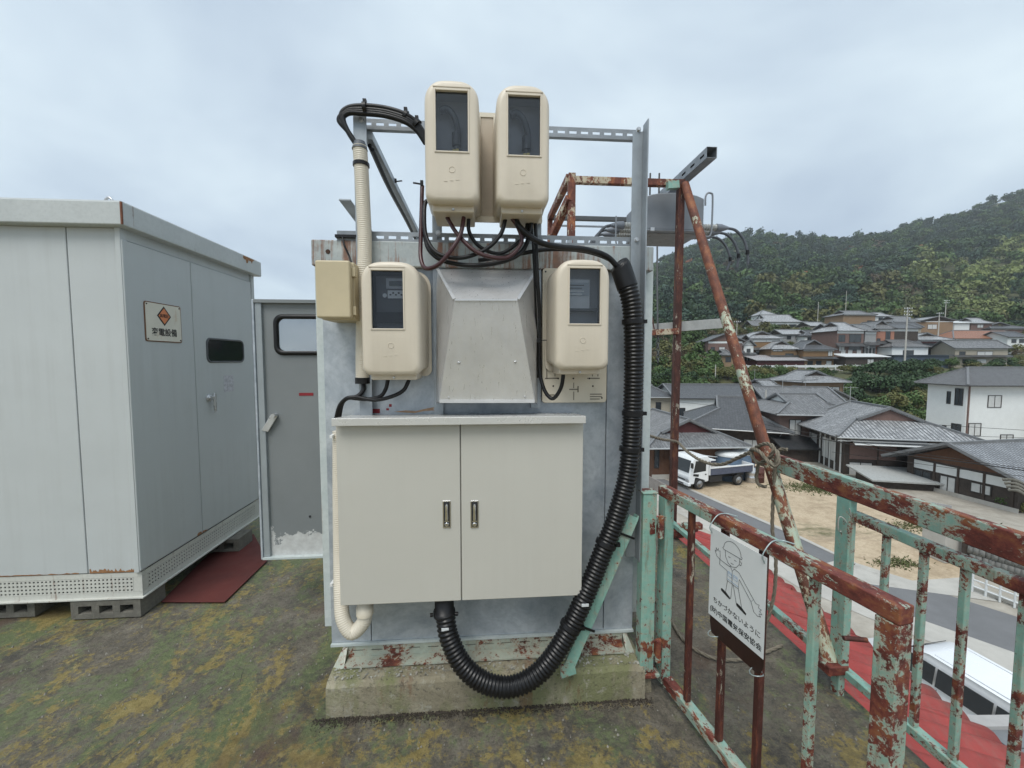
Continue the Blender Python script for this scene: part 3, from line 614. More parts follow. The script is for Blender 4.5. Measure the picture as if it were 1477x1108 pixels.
# ------------------------------------------------------------------ meters
def cover_outline(w, h, inset=0.0, y=0.0, nb=5, nt=16, arch=.085, rb_=.03):
    """front outline: flat sides, arched top, small round bottom corners; origin bottom centre"""
    W2 = w/2-inset; P = []; zt_ = h-inset; zs_ = h-arch-inset
    for k in range(nb+1):
        a = R(180+90*k/nb); P.append(V((-W2+rb_+math.cos(a)*rb_, y, inset+rb_+math.sin(a)*rb_)))
    for k in range(nb+1):
        a = R(270+90*k/nb); P.append(V((W2-rb_+math.cos(a)*rb_, y, inset+rb_+math.sin(a)*rb_)))
    for k in range(nt+1):
        a = math.pi*k/nt; cxs = math.cos(a); P.append(V((W2*math.copysign(abs(cxs)**.62, cxs), y, zs_+(zt_-zs_)*math.sin(a)**.85)))
    return P
def meter(label, pl_, pr_, pt_, pb_, Yf, Yb, win, flange=.014, inside='meter', flange_b=0.03, lean=0.0):
    """pl..pb: cover in the photograph's front plane; win: window rectangle there"""
    a = WY(pl_, (pt_+pb_)/2, Yf); b = WY(pr_, (pt_+pb_)/2, Yf); cx = (a.x+b.x)/2; w = b.x-a.x
    z1 = WY((pl_+pr_)/2, pt_, Yf).z; z0 = WY((pl_+pr_)/2, pb_, Yf).z; h = z1-z0; dp = Yb-Yf
    t = thing('electricity_meter', (cx, Yb, z0), label, 'electric meter', 'cream meter boxes on the frame and cubicle')
    O = V((cx, Yf, z0)); c = MB()
    def loop(y, ins, dz0=0.0, wide=0.0):
        P = cover_outline(w+wide, h+.0, ins, y); return [O+V((p.x, p.y, p.z+dz0*(1-min(1,p.z/(h*.35))) if p.z < h*.35 else p.z)) for p in P]
    loops = [loop(dp-.004, -.002, .02, .012), loop(dp*.62, 0, .015, .008), loop(dp*.30, 0, .004, .004), loop(.018, .0, 0), loop(.008, .004, 0), loop(.002, .010, 0), loop(0, .018, 0)]
    c.loft(loops, False, False)
    wa = WY(win[0], win[1], Yf); wb = WY(win[2], win[3], Yf); wx0, wx1, wz0, wz1 = wa.x, wb.x, wb.z, wa.z
    co = c.build('cover', K['cream'], t)
    bm = bmesh.new(); ov = [bm.verts.new(p-t.location) for p in loops[-1]]
    iv = [bm.verts.new(V((x, Yf, z))-t.location) for x, z in ((wx0,wz0),(wx1,wz0),(wx1,wz1),(wx0,wz1))]
    ed = [bm.edges.new((l[i], l[(i+1)%len(l)])) for l in (ov, iv) for i in range(len(l))]
    bmesh.ops.triangle_fill(bm, edges=ed, use_beauty=True)
    me2 = bpy.data.meshes.new('face'); bm.to_mesh(me2); bm.free()
    bm = bmesh.new(); bm.from_mesh(co.data); bm.from_mesh(me2)
    bmesh.ops.remove_doubles(bm, verts=bm.verts, dist=.0003)
    bmesh.ops.recalc_face_normals(bm, faces=bm.faces)
    for f in bm.faces: f.smooth = True
    bm.to_mesh(co.data); bm.free(); bpy.data.meshes.remove(me2); co.data.materials.clear(); co.data.materials.append(K['cream'])
    # raised window rim, pane
    rim = MB(); e = .006
    for p, q in (((wx0-e, wz0-e),(wx0, wz1+e)), ((wx1, wz0-e),(wx1+e, wz1+e)), ((wx0, wz0-e),(wx1, wz0)), ((wx0, wz1),(wx1, wz1+e))): rim.box((p[0], Yf-.0035, p[1]), (q[0], Yf+.012, q[1]))
    wf = rim.build('window', K['cream'], co, bevel=.0015)
    MB().box((wx0, Yf+.007, wz0), (wx1, Yf+.009, wz1)).build('pane', K['glass'], wf)
    # ridge over the window, embossed bar on the lower front, neck with screw
    MB().box((wx0-.01, Yf-.002, wz1+.013), (wx1+.01, Yf+.003, wz1+.016)).build('drip_ridge', K['cream'], co)
    em = MB(); zz = z0+(wz0-z0)*.42; em.tube([V((cx+math.cos(k*.5236)*.011, Yf-.0004, zz+.04+math.sin(k*.5236)*.011)) for k in range(13)], .0012, 5)
    for k in range(3): em.box((cx-.03+k*.022, Yf-.0012, zz-.004+k*.003), (cx-.018+k*.022, Yf+.001, zz-.001+k*.003))
    tag(em.build('embossed_mark', K['cream'], co), kind='stuff')
    nk = MB(); nk.box((cx-w*.40, Yf+.045, z0-.022), (cx+w*.40, Yb-.006, z0+.03)); nk.build('bottom_neck', K['cream'], t, bevel=.006)
    q = V((cx, Yf+.044, z0-.012)); MB().tube([q, q-UY*.005], [.006,.004], 8).build('screw', K['bolt'], t)
    if flange: MB().loft([[V((p.x+cx, Yb-.004, p.z+z0-.012)) for p in cover_outline(w+flange*2, h+.02, 0, 0)], [V((p.x+cx, Yb+.003, p.z+z0-.012)) for p in cover_outline(w+flange*2, h+.02, 0, 0)]]).build('rear_flange', K['cream'], t)
    # what is behind the pane
    inn = MB(); inn.box((wx0-.012, Yf+.085, wz0-.03), (wx1+.012, Yf+.09, wz1+.012)); inn.box((wx0-.014, Yf+.01, wz0-.03), (wx0-.0125, Yf+.085, wz1+.012)); inn.box((wx1+.0125, Yf+.01, wz0-.03), (wx1+.014, Yf+.085, wz1+.012)); inn.box((wx0-.014, Yf+.01, wz1+.0122), (wx1+.014, Yf+.09, wz1+.0135)); inn.box((wx0-.014, Yf+.01, wz0-.0315), (wx1+.014, Yf+.09, wz0-.0302))
    io = inn.build('interior', K['dark'] if inside == 'meter' else K['grey_in'], t)
    ww_, hh_ = wx1-wx0, wz1-wz0
    if inside == 'cable':
        P = [V((wx0+ww_*a_, Yf+.05, wz0+hh_*b_)) for a_, b_ in ((.1,.80),(.32,.84),(.55,.70),(.66,.45),(.62,.15),(.6,-.1))]
        MB().tube(spline(P, 6), ww_*.10, 10).build('cable_loop', K['meter'], io)
        MB().tube([V((wx0+ww_*.62, Yf+.05, wz0+hh_*.42)), V((wx0+ww_*.62, Yf+.05, wz0+hh_*.2))], ww_*.15, 12).build('cable_gland', K['meter'], io)
        MB().box((wx0+ww_*.25, Yf+.035, wz0-.02), (wx0+ww_*.95, Yf+.08, wz0+hh_*.06)).build('terminal_block', K['meter'], io)
        for a_, b_, c__ in ((.50,.60,.10),(.61,.70,.11),(.72,.82,.07)):
            MB().box((wx0+ww_*a_, Yf+.028, wz0), (wx0+ww_*b_, Yf+.034, wz0+hh_*c__)).build('terminal_tag', K['yellow'] if a_ < .7 else K['label'], io)
    elif inside == 'meter':
        mbd = MB().box((wx0+ww_*.06, Yf+.045, wz0-.01), (wx1-.002, Yf+.08, wz1-hh_*.06)).build('meter_body', K['meter'], io)
        MB().box((wx0+ww_*.40, Yf+.038, wz1-hh_*.28), (wx0+ww_*.98, Yf+.0445, wz1-hh_*.10)).build('display_frame', K['grey_in'], mbd)
        MB().box((wx0+ww_*.50, Yf+.035, wz1-hh_*.235), (wx0+ww_*.92, Yf+.0375, wz1-hh_*.15)).build('display', plain('lcd', (.06,.07,.06), .2), mbd)
        MB().box((wx0+ww_*.44, Yf+.040, wz1-hh_*.45), (wx1-.003, Yf+.0445, wz1-hh_*.31)).build('rating_label', K['label'], mbd)
        for k in range(5): MB().box((wx0+ww_*(.50+.1*k*.9), Yf+.0392, wz1-hh_*(.37 if k%2 else .40)), (wx0+ww_*(.56+.1*k*.9), Yf+.0398, wz1-hh_*(.34 if k%2 else .375))).build('printed_line', K['ink'], mbd)
        q = V((wx0+ww_*.34, Yf+.0445, wz1-hh_*.40)); MB().tube([q, q-UY*.003], ww_*.07, 14).build('seal', K['label'], mbd)
        MB().box((wx0+ww_*.06, Yf+.03, wz0+hh_*.12), (wx1-.002, Yf+.0445, wz0+hh_*.30)).build('terminal_cover', K['dark'], mbd)
    else:
        mbd = MB().box((wx0-.005, Yf+.045, wz0+hh_*.28), (wx1-ww_*.25, Yf+.08, wz1-hh_*.16)).build('meter_body', K['label'], io)
        MB().box((wx0+.002, Yf+.040, wz1-hh_*.46), (wx1-ww_*.28, Yf+.0445, wz1-hh_*.22)).build('display', plain('lcd_grey', (.33,.36,.38), .3), mbd)
        for k in range(4): MB().box((wx0+ww_*.05, Yf+.0385, wz1-hh_*(.28+.055*k)), (wx0+ww_*(.55-.07*(k%2)), Yf+.0395, wz1-hh_*(.262+.055*k))).build('printed_line', K['white'] if k > 1 else K['meter'], mbd)
        MB().box((wx0-.005, Yf+.040, wz0+hh_*.26), (wx1+.005, Yf+.08, wz0+hh_*.30)).build('terminal_cover', K['meter'], mbd)
    return t
meter('cream meter box with arched top on the frame, beside the bundled black cables', 612, 691, 113, 291, 1.56, 1.79, (628,130,675,219), 0, 'cable')
meter('cream meter box with arched top on the frame, toward the tall angle post', 716, 793, 120, 294, 1.56, 1.79, (733,137,779,225), 0, 'cable')
meter('cream meter box with dark interior on the cubicle beside the yellowed box', 520, 606, 376, 541, 1.64, 1.835, (535,390,582,474), .02, 'meter')
meter('cream meter box on slotted board beside the thick black conduit', 802, 880, 373, 533, 1.60, 1.80, (822,387,865,467), .012, 'display')
# shared board behind the upper pair
ub = thing('meter_board', (WY(705,240,1.80).x, 1.80, WY(705,320,1.80).z), 'tan steel board behind the pair of upper meters', 'board')
a, b = WY(630, 164, 1.80), WY(782, 322, 1.80)
MB().box((a.x, 1.794, b.z), (b.x, 1.812, a.z)).build('backing', K['tan'], ub, bevel=.004)
MB().box((WY(690,164,1.79).x, 1.788, b.z+.02), (WY(716,164,1.79).x, 1.7935, a.z-.015)).build('centre_strip', K['tan'], ub)
for xx in (692, 713):
    MB().box((WY(xx,200,1.785).x-.004, 1.78, b.z+.015), (WY(xx,200,1.785).x+.004, 1.7935, a.z-.01)).build('edge_strip', K['board'], ub, bevel=.002)
MB().box((WY(690,164,1.79).x, 1.784, a.z-.014), (WY(716,164,1.79).x, 1.7935, a.z+.004)).build('top_strip', K['board'], ub)
MB().box((a.x+.004, 1.784, b.z-.006), (b.x-.004, 1.7935, b.z+.018)).build('bottom_strip', K['board'], ub)
# slotted ivory board behind the lower right meter
rbd = thing('meter_board', (WY(828,580,1.82).x, 1.82, WY(828,580,1.82).z), 'ivory slotted plastic board behind the meter beside the black conduit', 'board')
a, b = WY(782, 388, 1.825), WY(873, 580, 1.825); bc = (a+b)/2
MB().prism(rrect(V((bc.x, 1.806, bc.z)), UX, UZ, b.x-a.x, a.z-b.z, .015), UY*.03).build('backing', K['board'], rbd, bevel=.003)
sl_ = MB()
for x_0, x_1, y_0, y_1 in ((788,789.5,500,523),(793,794,503,520),(788,789.5,526,546),(800,801,526,543),(786,804,545,546.5),(847,865,545,546.5),(854,855,528,543),(862,863,526,543),(786,800,569,570.5),(827,828,552,560),(827,828,565,577),(821,833,561,562.5),(833,834.5,557,566),(851,868,568,569.2),(851,868,571.5,572.7),(851,865,575,576.2)):
    p, q = WY(x_0, y_0, 1.8055), WY(x_1, y_1, 1.8055); sl_.box((p.x, 1.8045, q.z), (q.x, 1.8062, p.z))
tag(sl_.build('slots', plain('slot_shadow', (.17,.15,.12), .7), rbd), kind='stuff')
for x_, y_ in ((805,546),(850,546),(827,546),(798,557),(855,557),(868,574),(787,392)):
    q = WY(x_, y_, 1.806); MB().tube([q, q-UY*.0018], .004, 8).build('screw_hole', K['dark'], rbd)

# yellowed junction box, far left
jb = thing('junction_box', (WY(482,460,1.75).x, 1.75, WY(482,460,1.75).z), 'yellowed plastic junction box with hinged lid beside the ivory conduit', 'junction box')
a, b = WY(454, 375, 1.66), WY(508, 459, 1.66)
MB().box((a.x+.004, 1.70, b.z-.003), (b.x, 1.84, a.z+.003)).build('box_body', K['beige'], jb, bevel=.006)
MB().box((a.x, 1.655, b.z), (b.x-.004, 1.698, a.z)).build('lid', K['beige'], jb, bevel=.008)
for zz in (.82, .14):
    z = b.z+(a.z-b.z)*zz; MB().box((b.x-.004, 1.68, z-.018), (b.x+.009, 1.705, z+.018)).build('hinge', K['beige'], jb, bevel=.002)
q = WY(450, 400, 1.70); MB().box((a.x-.004, 1.675, (a.z+b.z)/2-.02), (a.x+.001, 1.70, (a.z+b.z)/2+.02)).build('latch', K['beige'], jb)

# ------------------------------------------------------------------ large control box
ct = thing('control_box', (WY(660,860,1.64).x, 1.75, WY(660,862,1.64).z), 'wide light beige control box with two doors and chrome latches', 'control box')
Yc = 1.64; a, b = WY(484, 612, Yc), WY(839, 859, Yc); mid = WY(664.5, 700, Yc).x
MB().box((a.x+.004, Yc+.016, b.z+.004), (b.x-.004, 1.846, a.z)).build('box_body', K['boxpaint'], ct, bevel=.003)
dl = MB().box((a.x, Yc, b.z), (mid-.002, Yc+.015, a.z-.006)).build('door', K['boxpaint'], ct, bevel=.003)
dr = MB().box((mid+.002, Yc, b.z), (b.x, Yc+.015, a.z-.006)).build('door', K['boxpaint'], ct, bevel=.003)
MB().box((a.x+.006, Yc+.004, a.z-.007), (b.x-.006, Yc+.03, a.z+.006)).build('gasket_gap', K['dark'], ct)
zr = WY(660, 597, 1.846).z; hx0, hx1 = WY(478, 606, 1.60).x, WY(845, 606, 1.60).x; zf1, zf0 = WY(660, 602, 1.60).z, WY(660, 613, 1.60).z
hdp = MB(); hdp.loft([[V((x_, 1.846, zr)), V((x_, 1.60, zf1)), V((x_, 1.60, zf0)), V((x_, 1.606, zf0)), V((x_, 1.606, zf1-.006)), V((x_, 1.846, zr-.008))] for x_ in (hx0, hx1)], True, True, False)
hdp.build('rain_hood', plain('stainless_hood', (.56,.555,.53), .28, .25, .05, 3), ct, bevel=.002)
for dd, pxh in ((dl, 644.5), (dr, 684.5)):
    p, q = WY(pxh-6, 722, Yc), WY(pxh+6, 761, Yc); xc_ = (p.x+q.x)/2
    lt = MB().box((p.x, Yc-.004, q.z), (q.x, Yc-.0002, p.z)).build('latch', K['chrome'], dd, bevel=.002)
    MB().box((p.x+.004, Yc-.0052, q.z+.006), (q.x-.004, Yc-.0042, p.z-.005)).build('recess', K['dark'], lt)
    hv = MB(); hgt = p.z-q.z
    hv.loft([[V((xc_+dx*wf_, Yc-.006-dy, q.z+hgt*f_)) for dx, dy in ((-.008,0),(-.005,.009),(.005,.009),(.008,0))] for f_, wf_ in ((.90,.5),(.82,.95),(.62,.8),(.40,1.0),(.30,.9))])
    hv.build('lever', K['chrome'], lt)
    MB().box((xc_-.010, Yc-.008, q.z+hgt*.235), (xc_+.010, Yc-.0054, q.z+hgt*.27)).build('lever_base', K['chrome'], lt)
    q2 = V((xc_, Yc-.0054, q.z+hgt*.14)); MB().tube([q2, q2-UY*.003, q2-UY*.004], [.009,.009,.006], 14).build('lock', K['chrome'], lt)

# ------------------------------------------------------------------ conduits and cables
def ribbed(pts, r, pitch, depth, seg=16):
    P = resample(spline(pts, 24), pitch/4); rr = [(r, r, r-depth, r-depth)[i % 4] for i in range(len(P))]
    return MB().tube(P, rr, seg)
t = thing('black_conduit', WY(641, 880, 1.70), 'thick black corrugated conduit looping below the control box', 'conduit')
path = [WY(897,392,1.735), WY(905,415,1.725), WY(912,450,1.72), WY(914,520,1.72), WY(912,600,1.72), WY(906,680,1.71), WY(888,748,1.69), WY(868,800,1.675), WY(846,855,1.655), WY(815,920,1.63), WY(780,968,1.615), WY(740,990,1.61), WY(700,985,1.615), WY(668,960,1.63), WY(648,920,1.66), WY(642,885,1.69)]
ribbed(path, .0425, .0165, .005, 20).build('hose', K['conduit'], t)
q = WY(641, 884, 1.695); MB().tube([q-UZ*.01, q+UZ*.012, q+UZ*.013, q+UZ*.1], [.047,.047,.041,.041], 18).build('adaptor', K['black'], t)
for s_ in (-1, 1): MB().tube([q+UX*(.047*s_)-UY*.01, q+UX*(.06*s_)-UY*.012], .008, 8).build('adaptor_clip', K['black'], t)
e_ = MB(); P = spline([path[0]+V((-.02,-.004,.03)), path[0]+V((-.004,0,.012)), path[1]], 6); e_.tube(P, [.018]+[.03]*2+[.045]*(len(P)-3), 14); e_.build('sealing_tape', K['black'], t)
for i_, f in ((2,.2),(3,.95),(4,.6),(6,.7),(8,.75)):
    a = path[i_].lerp(path[i_+1], f); d = (path[i_+1]-path[i_]).normalized()
    MB().tube([a-d*.01, a+d*.01], .046, 18).box(a+V((.040,-.02,-.008)), a+V((.058,-.004,.008))).build('cable_tie', K['black'], t)
for i_, f in ((8,.15),(14,.6)):
    a = path[i_].lerp(path[i_+1], f); MB().box(a+V((-.018,-.0445,-.005)), a+V((.012,-.040,.006))).build('tape_scrap', K['label'], t)

t = thing('ivory_conduit', WY(523, 548, 1.77), 'tall ivory corrugated conduit strapped up the frame post', 'conduit')
P = [WY(519,212,1.775), WY(521,240,1.775), WY(524,300,1.775), WY(526,350,1.775), WY(525,420,1.78), WY(523,500,1.79), WY(523,546,1.80)]
ribbed(P, .0295, .0085, .0015, 16).build('hose', K['ivory'], t)
MB().tube([P[0]+UZ*.02, P[0]-UZ*.012], [.022,.032], 14).build('sealing_tape', K['tape'], t)
for py_ in (238,): 
    q = WY(521, py_, 1.775); MB().tube([q-UZ*.007, q+UZ*.007], .0335, 14).build('strap', K['black'], t)
q = P[-1]; MB().tube([q-UZ*.022, q+UZ*.004], .0315, 14).build('end_gland', K['black'], t)
t = thing('ivory_conduit', WY(509, 920, 1.68), 'ivory corrugated conduit curling up into the control box from below', 'conduit')
P = [WY(490,622,1.815), WY(490,700,1.81), WY(491,800,1.79), WY(492,860,1.74), WY(495,893,1.71), WY(508,912,1.70), WY(524,898,1.70), WY(527,882,1.70)]
ribbed(P, .0305, .0085, .0015, 16).build('hose', K['ivory'], t)
q = WY(526.5, 886, 1.70); MB().tube([q, q+UZ*.034, q+UZ*.035, q+UZ*.1], [.0355,.0355,.031,.031], 16).build('adaptor', K['board'], t)
for py_ in (628, 838): q = WY(491, py_, 1.80); MB().box(q+V((-.034,-.034,-.006)), q+V((-.022,.03,.006))).build('saddle_clip', K['white'], t)

def cable(label, pts, r, mat='black', Y=1.70, group='cables looping between the meters', extra=None):
    P = [WY(p[0], p[1], p[2] if len(p) > 2 else Y) for p in pts]
    o = MB().tube(spline(P, 10), r, 10).build('cable', K[mat]); return tag(o, label, 'cable', group)
cable('black cable looping from beneath one upper meter to the other', [(640,308,1.69),(616,290,1.72),(612,315,1.70),(616,345,1.68),(632,366,1.66),(665,372,1.65),(700,360,1.66),(722,338,1.67),(730,312,1.68)], .0085)
cable('dark red cable crossing under the upper meters to the right', [(645,314,1.67),(660,338,1.65),(685,362,1.63),(712,372,1.63),(735,370,1.65),(752,350,1.67),(748,330,1.67),(738,314,1.67)], .0085, 'maroon')
cable('dark red cable hooked below the meter pair beside the upright', [(669,314,1.65),(664,338,1.63),(650,362,1.62),(632,382,1.63),(614,387,1.66),(607,372,1.69),(607,340,1.72),(609,268,1.76)], .0085, 'maroon')
cable('black cable dropping from the first meter into the tangle', [(676,314,1.68),(677,335,1.68),(692,356,1.69),(720,366,1.70),(745,352,1.70),(758,335,1.71),(762,310,1.72)], .008)
cable('black cable sagging lowest above the stainless hood', [(612,335,1.73),(620,362,1.70),(645,378,1.68),(690,383,1.66),(735,374,1.68),(758,355,1.70),(768,312,1.71)], .0095)
cable('black cable running from the meters over to the thick conduit', [(741,312,1.68),(752,330,1.66),(775,348,1.66),(805,356,1.68),(845,360,1.70),(875,370,1.72),(893,388,1.735)], .012)
cable('black cable passing level behind the tangle to the thick conduit', [(690,376,1.75),(740,368,1.74),(790,360,1.75),(840,362,1.76),(878,374,1.75),(895,392,1.745)], .009)
cable('black cable hanging beside the hood and looping into the lower meter', [(772,312,1.72),(773,345,1.71),(775,400,1.72),(779,470,1.75),(778,530,1.77),(785,562,1.75),(797,575,1.73),(808,562,1.71),(812,545,1.70),(812,530,1.70)], .0085)
cable('thin black cable strapped beside the hanging meter cable', [(766,312,1.74),(769,360,1.74),(772,430,1.76),(775,500,1.79),(776,545,1.80)], .005)
for i, (dx, dy) in enumerate(((0,0),(3,5),(-3,8),(1,11))):
    cable('black cable in the bundle arching from ivory conduit to upper meters', [(516,212,1.775),(502,190,1.775),(492+dx,168+dy*.6,1.775),(502,156+dy*.7,1.775),(525,153+dy,1.77),(555,156+dy,1.765),(582,164+dy,1.76),(600,176+dy,1.765),(614,196+dy,1.77)], .0105, group='bundle of black cables over the frame post')
tieg = 'ties round the arched cable bundle'
for x_, y_, d in ((526,156,V((1,0,.1))),(585,168,V((1,0,-.4))),(601,180,V((1,0,-.9)))):
    q = WY(x_, y_, 1.768); d.normalize(); tag(MB().tube([q-d*.007, q+d*.007], .023, 14).box(q+V((-.006,-.008,.018)), q+V((.008,.008,.034))).build('cable_tie', K['black']), 'black plastic tie round the arched cable bundle', 'cable tie', tieg)
cable('black cable curving from the ivory conduit down behind the control box', [(523,548,1.80),(524,562,1.79),(515,572,1.78),(500,575,1.78),(490,586,1.79),(485,604,1.80)], .0095, group='cables below the lower meter')
cable('black cable bowing from the dark meter down to the control box', [(590,548,1.76),(582,563,1.75),(565,572,1.75),(540,577,1.76),(510,573,1.78),(495,580,1.79),(489,604,1.80)], .0085, group='cables below the lower meter')
cable('black cable joining the pair just below the dark meter', [(560,546,1.76),(556,562,1.76),(548,572,1.765),(530,576,1.77),(505,574,1.785)], .0085, group='cables below the lower meter')
cable('thin black lead from the end plate down to the junction box', [(494,343,1.80),(497,355,1.79),(503,368,1.79),(507,380,1.78)], .004, group='cables over the cubicle cap')
for i in range(2):
    a = WY(533+i*4, 210+i*6, 1.86); tag(MB().tube(spline([a, V((a.x, 2.2, a.z-.03)), V((a.x, 2.7, a.z-.035)), V((a.x, 3.18, a.z-.05-.02*i))], 6), .010, 8).build('cable', K['black']), 'black cable tied beneath the frame rail running back', 'cable', 'cables under the frame rail')
q = WY(571, 262, 2.35)
# red scraps of tape and scratches above the control box
for x_0, y_0, x_1, y_1 in ((526,590,548,596),(561,583,565,587),(557,589,561,592)):
    p, q = WY(x_0, y_0, YF-.0015), WY(x_1, y_1, YF-.0015)
    MB().box((p.x, YF-.0012, q.z), (q.x, YF-.0002, p.z)).build('red_mark', K['redmark'], cub)

sc_ = MB(); P = [(568,594),(585,592),(600,593),(612,590),(622,588),(631,587),(624,590),(628,592),(612,593),(598,596),(580,595)]
sc_.prism([WY(x_, y_, YF-.0012) for x_, y_ in P], UY*.0008); sc_.build('scratch', plain('bare_primer', (.42,.27,.17), .8, 0, .3, 40), cub)
for x_, y_ in ((776,491),(609,266),(571,262)):
    q = WY(x_, y_, 1.72 if x_ != 571 else 2.3); tag(MB().bar(q, q+V((-.035 if x_ == 609 else .035,-.012,.0)), .008, .004).box(q+V((-.006,-.016,-.010)), q+V((.006,-.006,.010))).build('cable_tie', K['black']), {776:'black cable tie on the cable hanging beside the hood', 609:'black cable tie at the top of the dark red cable', 571:'black cable tie on the cables under the frame rail'}[x_], 'cable tie')

# ------------------------------------------------------------------ open grey cubicle door
Yd = 2.50; a, b = WY(364, 432, Yd), WY(374, 806, Yd); dx0 = a.x; dx1 = x0+.01
gd = thing('cubicle_door', (dx1, Yd, b.z), 'dull grey steel door standing open beside the cubicle, paint peeling low down', 'door')
zb_, zt_ = b.z, a.z; wl, wt, wbm = WY(399, 480, Yd).x, WY(420, 459, Yd).z, WY(420, 507, Yd).z; wr = dx1-.03
pn = MB()
for p, q in (((dx0+.05, zb_+.012), (wl, zt_-.02)), ((wr, zb_+.012), (dx1, zt_-.02)), ((wl, zb_+.012), (wr, wbm)), ((wl, wt), (wr, zt_-.02))): pn.box((p[0], Yd+.012, p[1]), (q[0], Yd+.02, q[1]))
pn.build('panel', K['door_peel'], gd)
MB().box((dx0+.012, Yd-.006, zb_+.012), (dx0+.05, Yd+.035, zt_-.02)).build('stile', plain('door_stile', (.30,.33,.345), .45, .2, .1, 4), gd, bevel=.004)
MB().box((dx0, Yd-.014, zb_), (dx0+.0115, Yd+.04, zt_)).build('edge_flange', K['galv'], gd, bevel=.002)
MB().box((dx0+.012, Yd-.014, zt_-.0195), (dx1, Yd+.04, zt_)).build('top_flange', K['door_grey'], gd)
MB().box((dx0+.012, Yd-.02, zb_), (dx1, Yd+.04, zb_+.0115)).build('bottom_flange', K['galv_edge'], gd)
wc = V(((wl+wr)/2, Yd+.006, (wt+wbm)/2)); w_, h_ = wr-wl, wt-wbm
gk = MB(); gk.loft([rrect(wc+UY*.008, UX, UZ, w_+.05, h_+.05, .05), rrect(wc-UY*.008, UX, UZ, w_+.035, h_+.035, .05), rrect(wc-UY*.008, UX, UZ, w_-.004, h_-.004, .035), rrect(wc+UY*.018, UX, UZ, w_-.006, h_-.006, .035)], False, False)
wf = gk.build('window_gasket', K['black'], gd)
MB().prism(rrect(wc+UY*.010, UX, UZ, w_-.006, h_-.006, .034), UY*.003).build('pane', glass('dusty_pane', .62, .15, 1.6), wf)
q = WY(384, 620, Yd); hb_ = MB(); hb_.loft([[q+V((dx-.0+f*.055, dy, f*.09+dz)) for dx, dy, dz in ((-.02,-.002,.004),(.018,-.002,-.006),(.018,-.012,-.006),(-.02,-.012,.004))] for f in (-.05,.12,.35,.7,1.0)], True, True, False); hb_.tube([q+V((.055,.012,.088)), q+V((.055,-.03,.088))], .012, 10); hb_.build('handle', K['bolt'], gd, bevel=.002)
p, q = WY(430, 567, Yd), WY(451, 571, Yd); MB().box((p.x, Yd+.010, q.z), (q.x, Yd+.0118, p.z)).build('red_label', K['redmark'], gd)
q = WY(446, 746, Yd); MB().tube([q+UY*.012, q+UY*.008], .007, 8).build('hole', K['dark'], gd)

# =================================================================== RAILINGS, GATE, RUSTED FRAME
# fixed gate post with its brace
gp0 = WZ(929, 966, .10); gx, gy = gp0.x, gp0.y
gpt = thing('gate_post', (gx, gy, 0), 'chipped mint green gate post with slanting brace beside the cubicle', 'gate post')
ztp = WY(929, 710, gy).z
MB().box((gx-.032, gy-.03, .11), (gx+.032, gy+.03, ztp)).build('post', K['mint'], gpt, bevel=.004)
MB().box((gx-.036, gy-.034, ztp), (gx+.036, gy+.034, ztp+.008)).build('post_cap', K['mint_worn'], gpt, bevel=.003)
MB().box((gx-.10, gy-.04, .085), (gx+.06, gy+.06, .105)).build('foot_plate', K['rail_rust'], gpt, bevel=.004)
ba, bb = WY(914, 745, gy-.02), WY(818, 968, 1.66)
MB().bar(ba, bb, .05, .012, (0,-1,0)).build('brace', K['mint'], gpt, bevel=.003)
MB().bar(ba+UX*.022+UY*.02, bb+UX*.022+UY*.02, .008, .045, (0,-1,0)).build('brace', K['mint'], gpt, bevel=.002)
MB().prism([bb+V((-.03,-.006,.03)), bb+V((.03,-.006,.045)), bb+V((.04,-.006,-.01)), bb+V((-.03,-.006,-.03))], UY*.008).build('brace_foot', K['mint'], gpt)
for f in (.12, .72):
    c = ba.lerp(bb, f); MB().bar(c+V((-.05,-.012,.02)), c+V((.035,-.012,-.015)), .009, .006, (0,-1,0)).build('cable_tie', K['black'], gpt)

# the gate standing open toward the camera
G0 = V((.845, 1.765, 0)); G1 = V((.998, .88, 0)); GU = (G1-G0).normalized(); GN = GU.cross(UZ); GL = (G1-G0).length
def WG(px, py, off=0.0):
    r = ray(px, py); p0 = G0+GN*off; return CAM+r*((p0-CAM).dot(GN)/r.dot(GN))
gate = thing('gate', (G0.x, G0.y, 0), 'rusted mint green barred gate with a white sign wired to it', 'gate')
zg1 = WG(965, 704).z; zg0 = .035
def gbar(name, s, w, d, z0_, z1_, mat, bev=.003):
    c = G0+GU*s; return MB().obox(V((c.x, c.y, (z0_+z1_)/2)), GU, GN, UZ, w/2, d/2, (z1_-z0_)/2).build(name, mat, gate, bevel=bev)
gbar('stile', .0, .055, .046, zg0, zg1-.046, K['mint'])
gbar('stile', GL+.005, .052, .048, zg0, zg1-.046, K['mint_worn'])
MB().obox(G0+GU*(GL/2)+UZ*(zg1-.0225), GU, GN, UZ, GL/2+.032, .024, .0225).build('top_rail', K['rail_rust'], gate, bevel=.004)
MB().obox(G0+GU*(GL/2)+UZ*(zg0+.022), GU, GN, UZ, GL/2-.036, .022, .022).build('bottom_rail', K['rail_rust'], gate, bevel=.004)
for px_, mt in ((993,'bar_rust'),(1041,'bar_rust'),(1097,'bar_rust'),(1172,'mint_worn')):
    c = WG(px_, 930); s = (c-G0).dot(GU); gbar('bar', s, .022, .024, zg0+.045, zg1-.046, K[mt], .003)
for zz in (.80, .22):
    c = G0-GU*.02+UZ*zz; MB().bar(V((gx, gy-.031, zz)), G0+GU*.02+UZ*zz+GN*.027, .012, .07).tube([V(((gx+G0.x)/2, gy-.04, zz-.05)), V(((gx+G0.x)/2, gy-.04, zz+.05))], .014, 10).build('hinge', K['rail_rust'], gate)
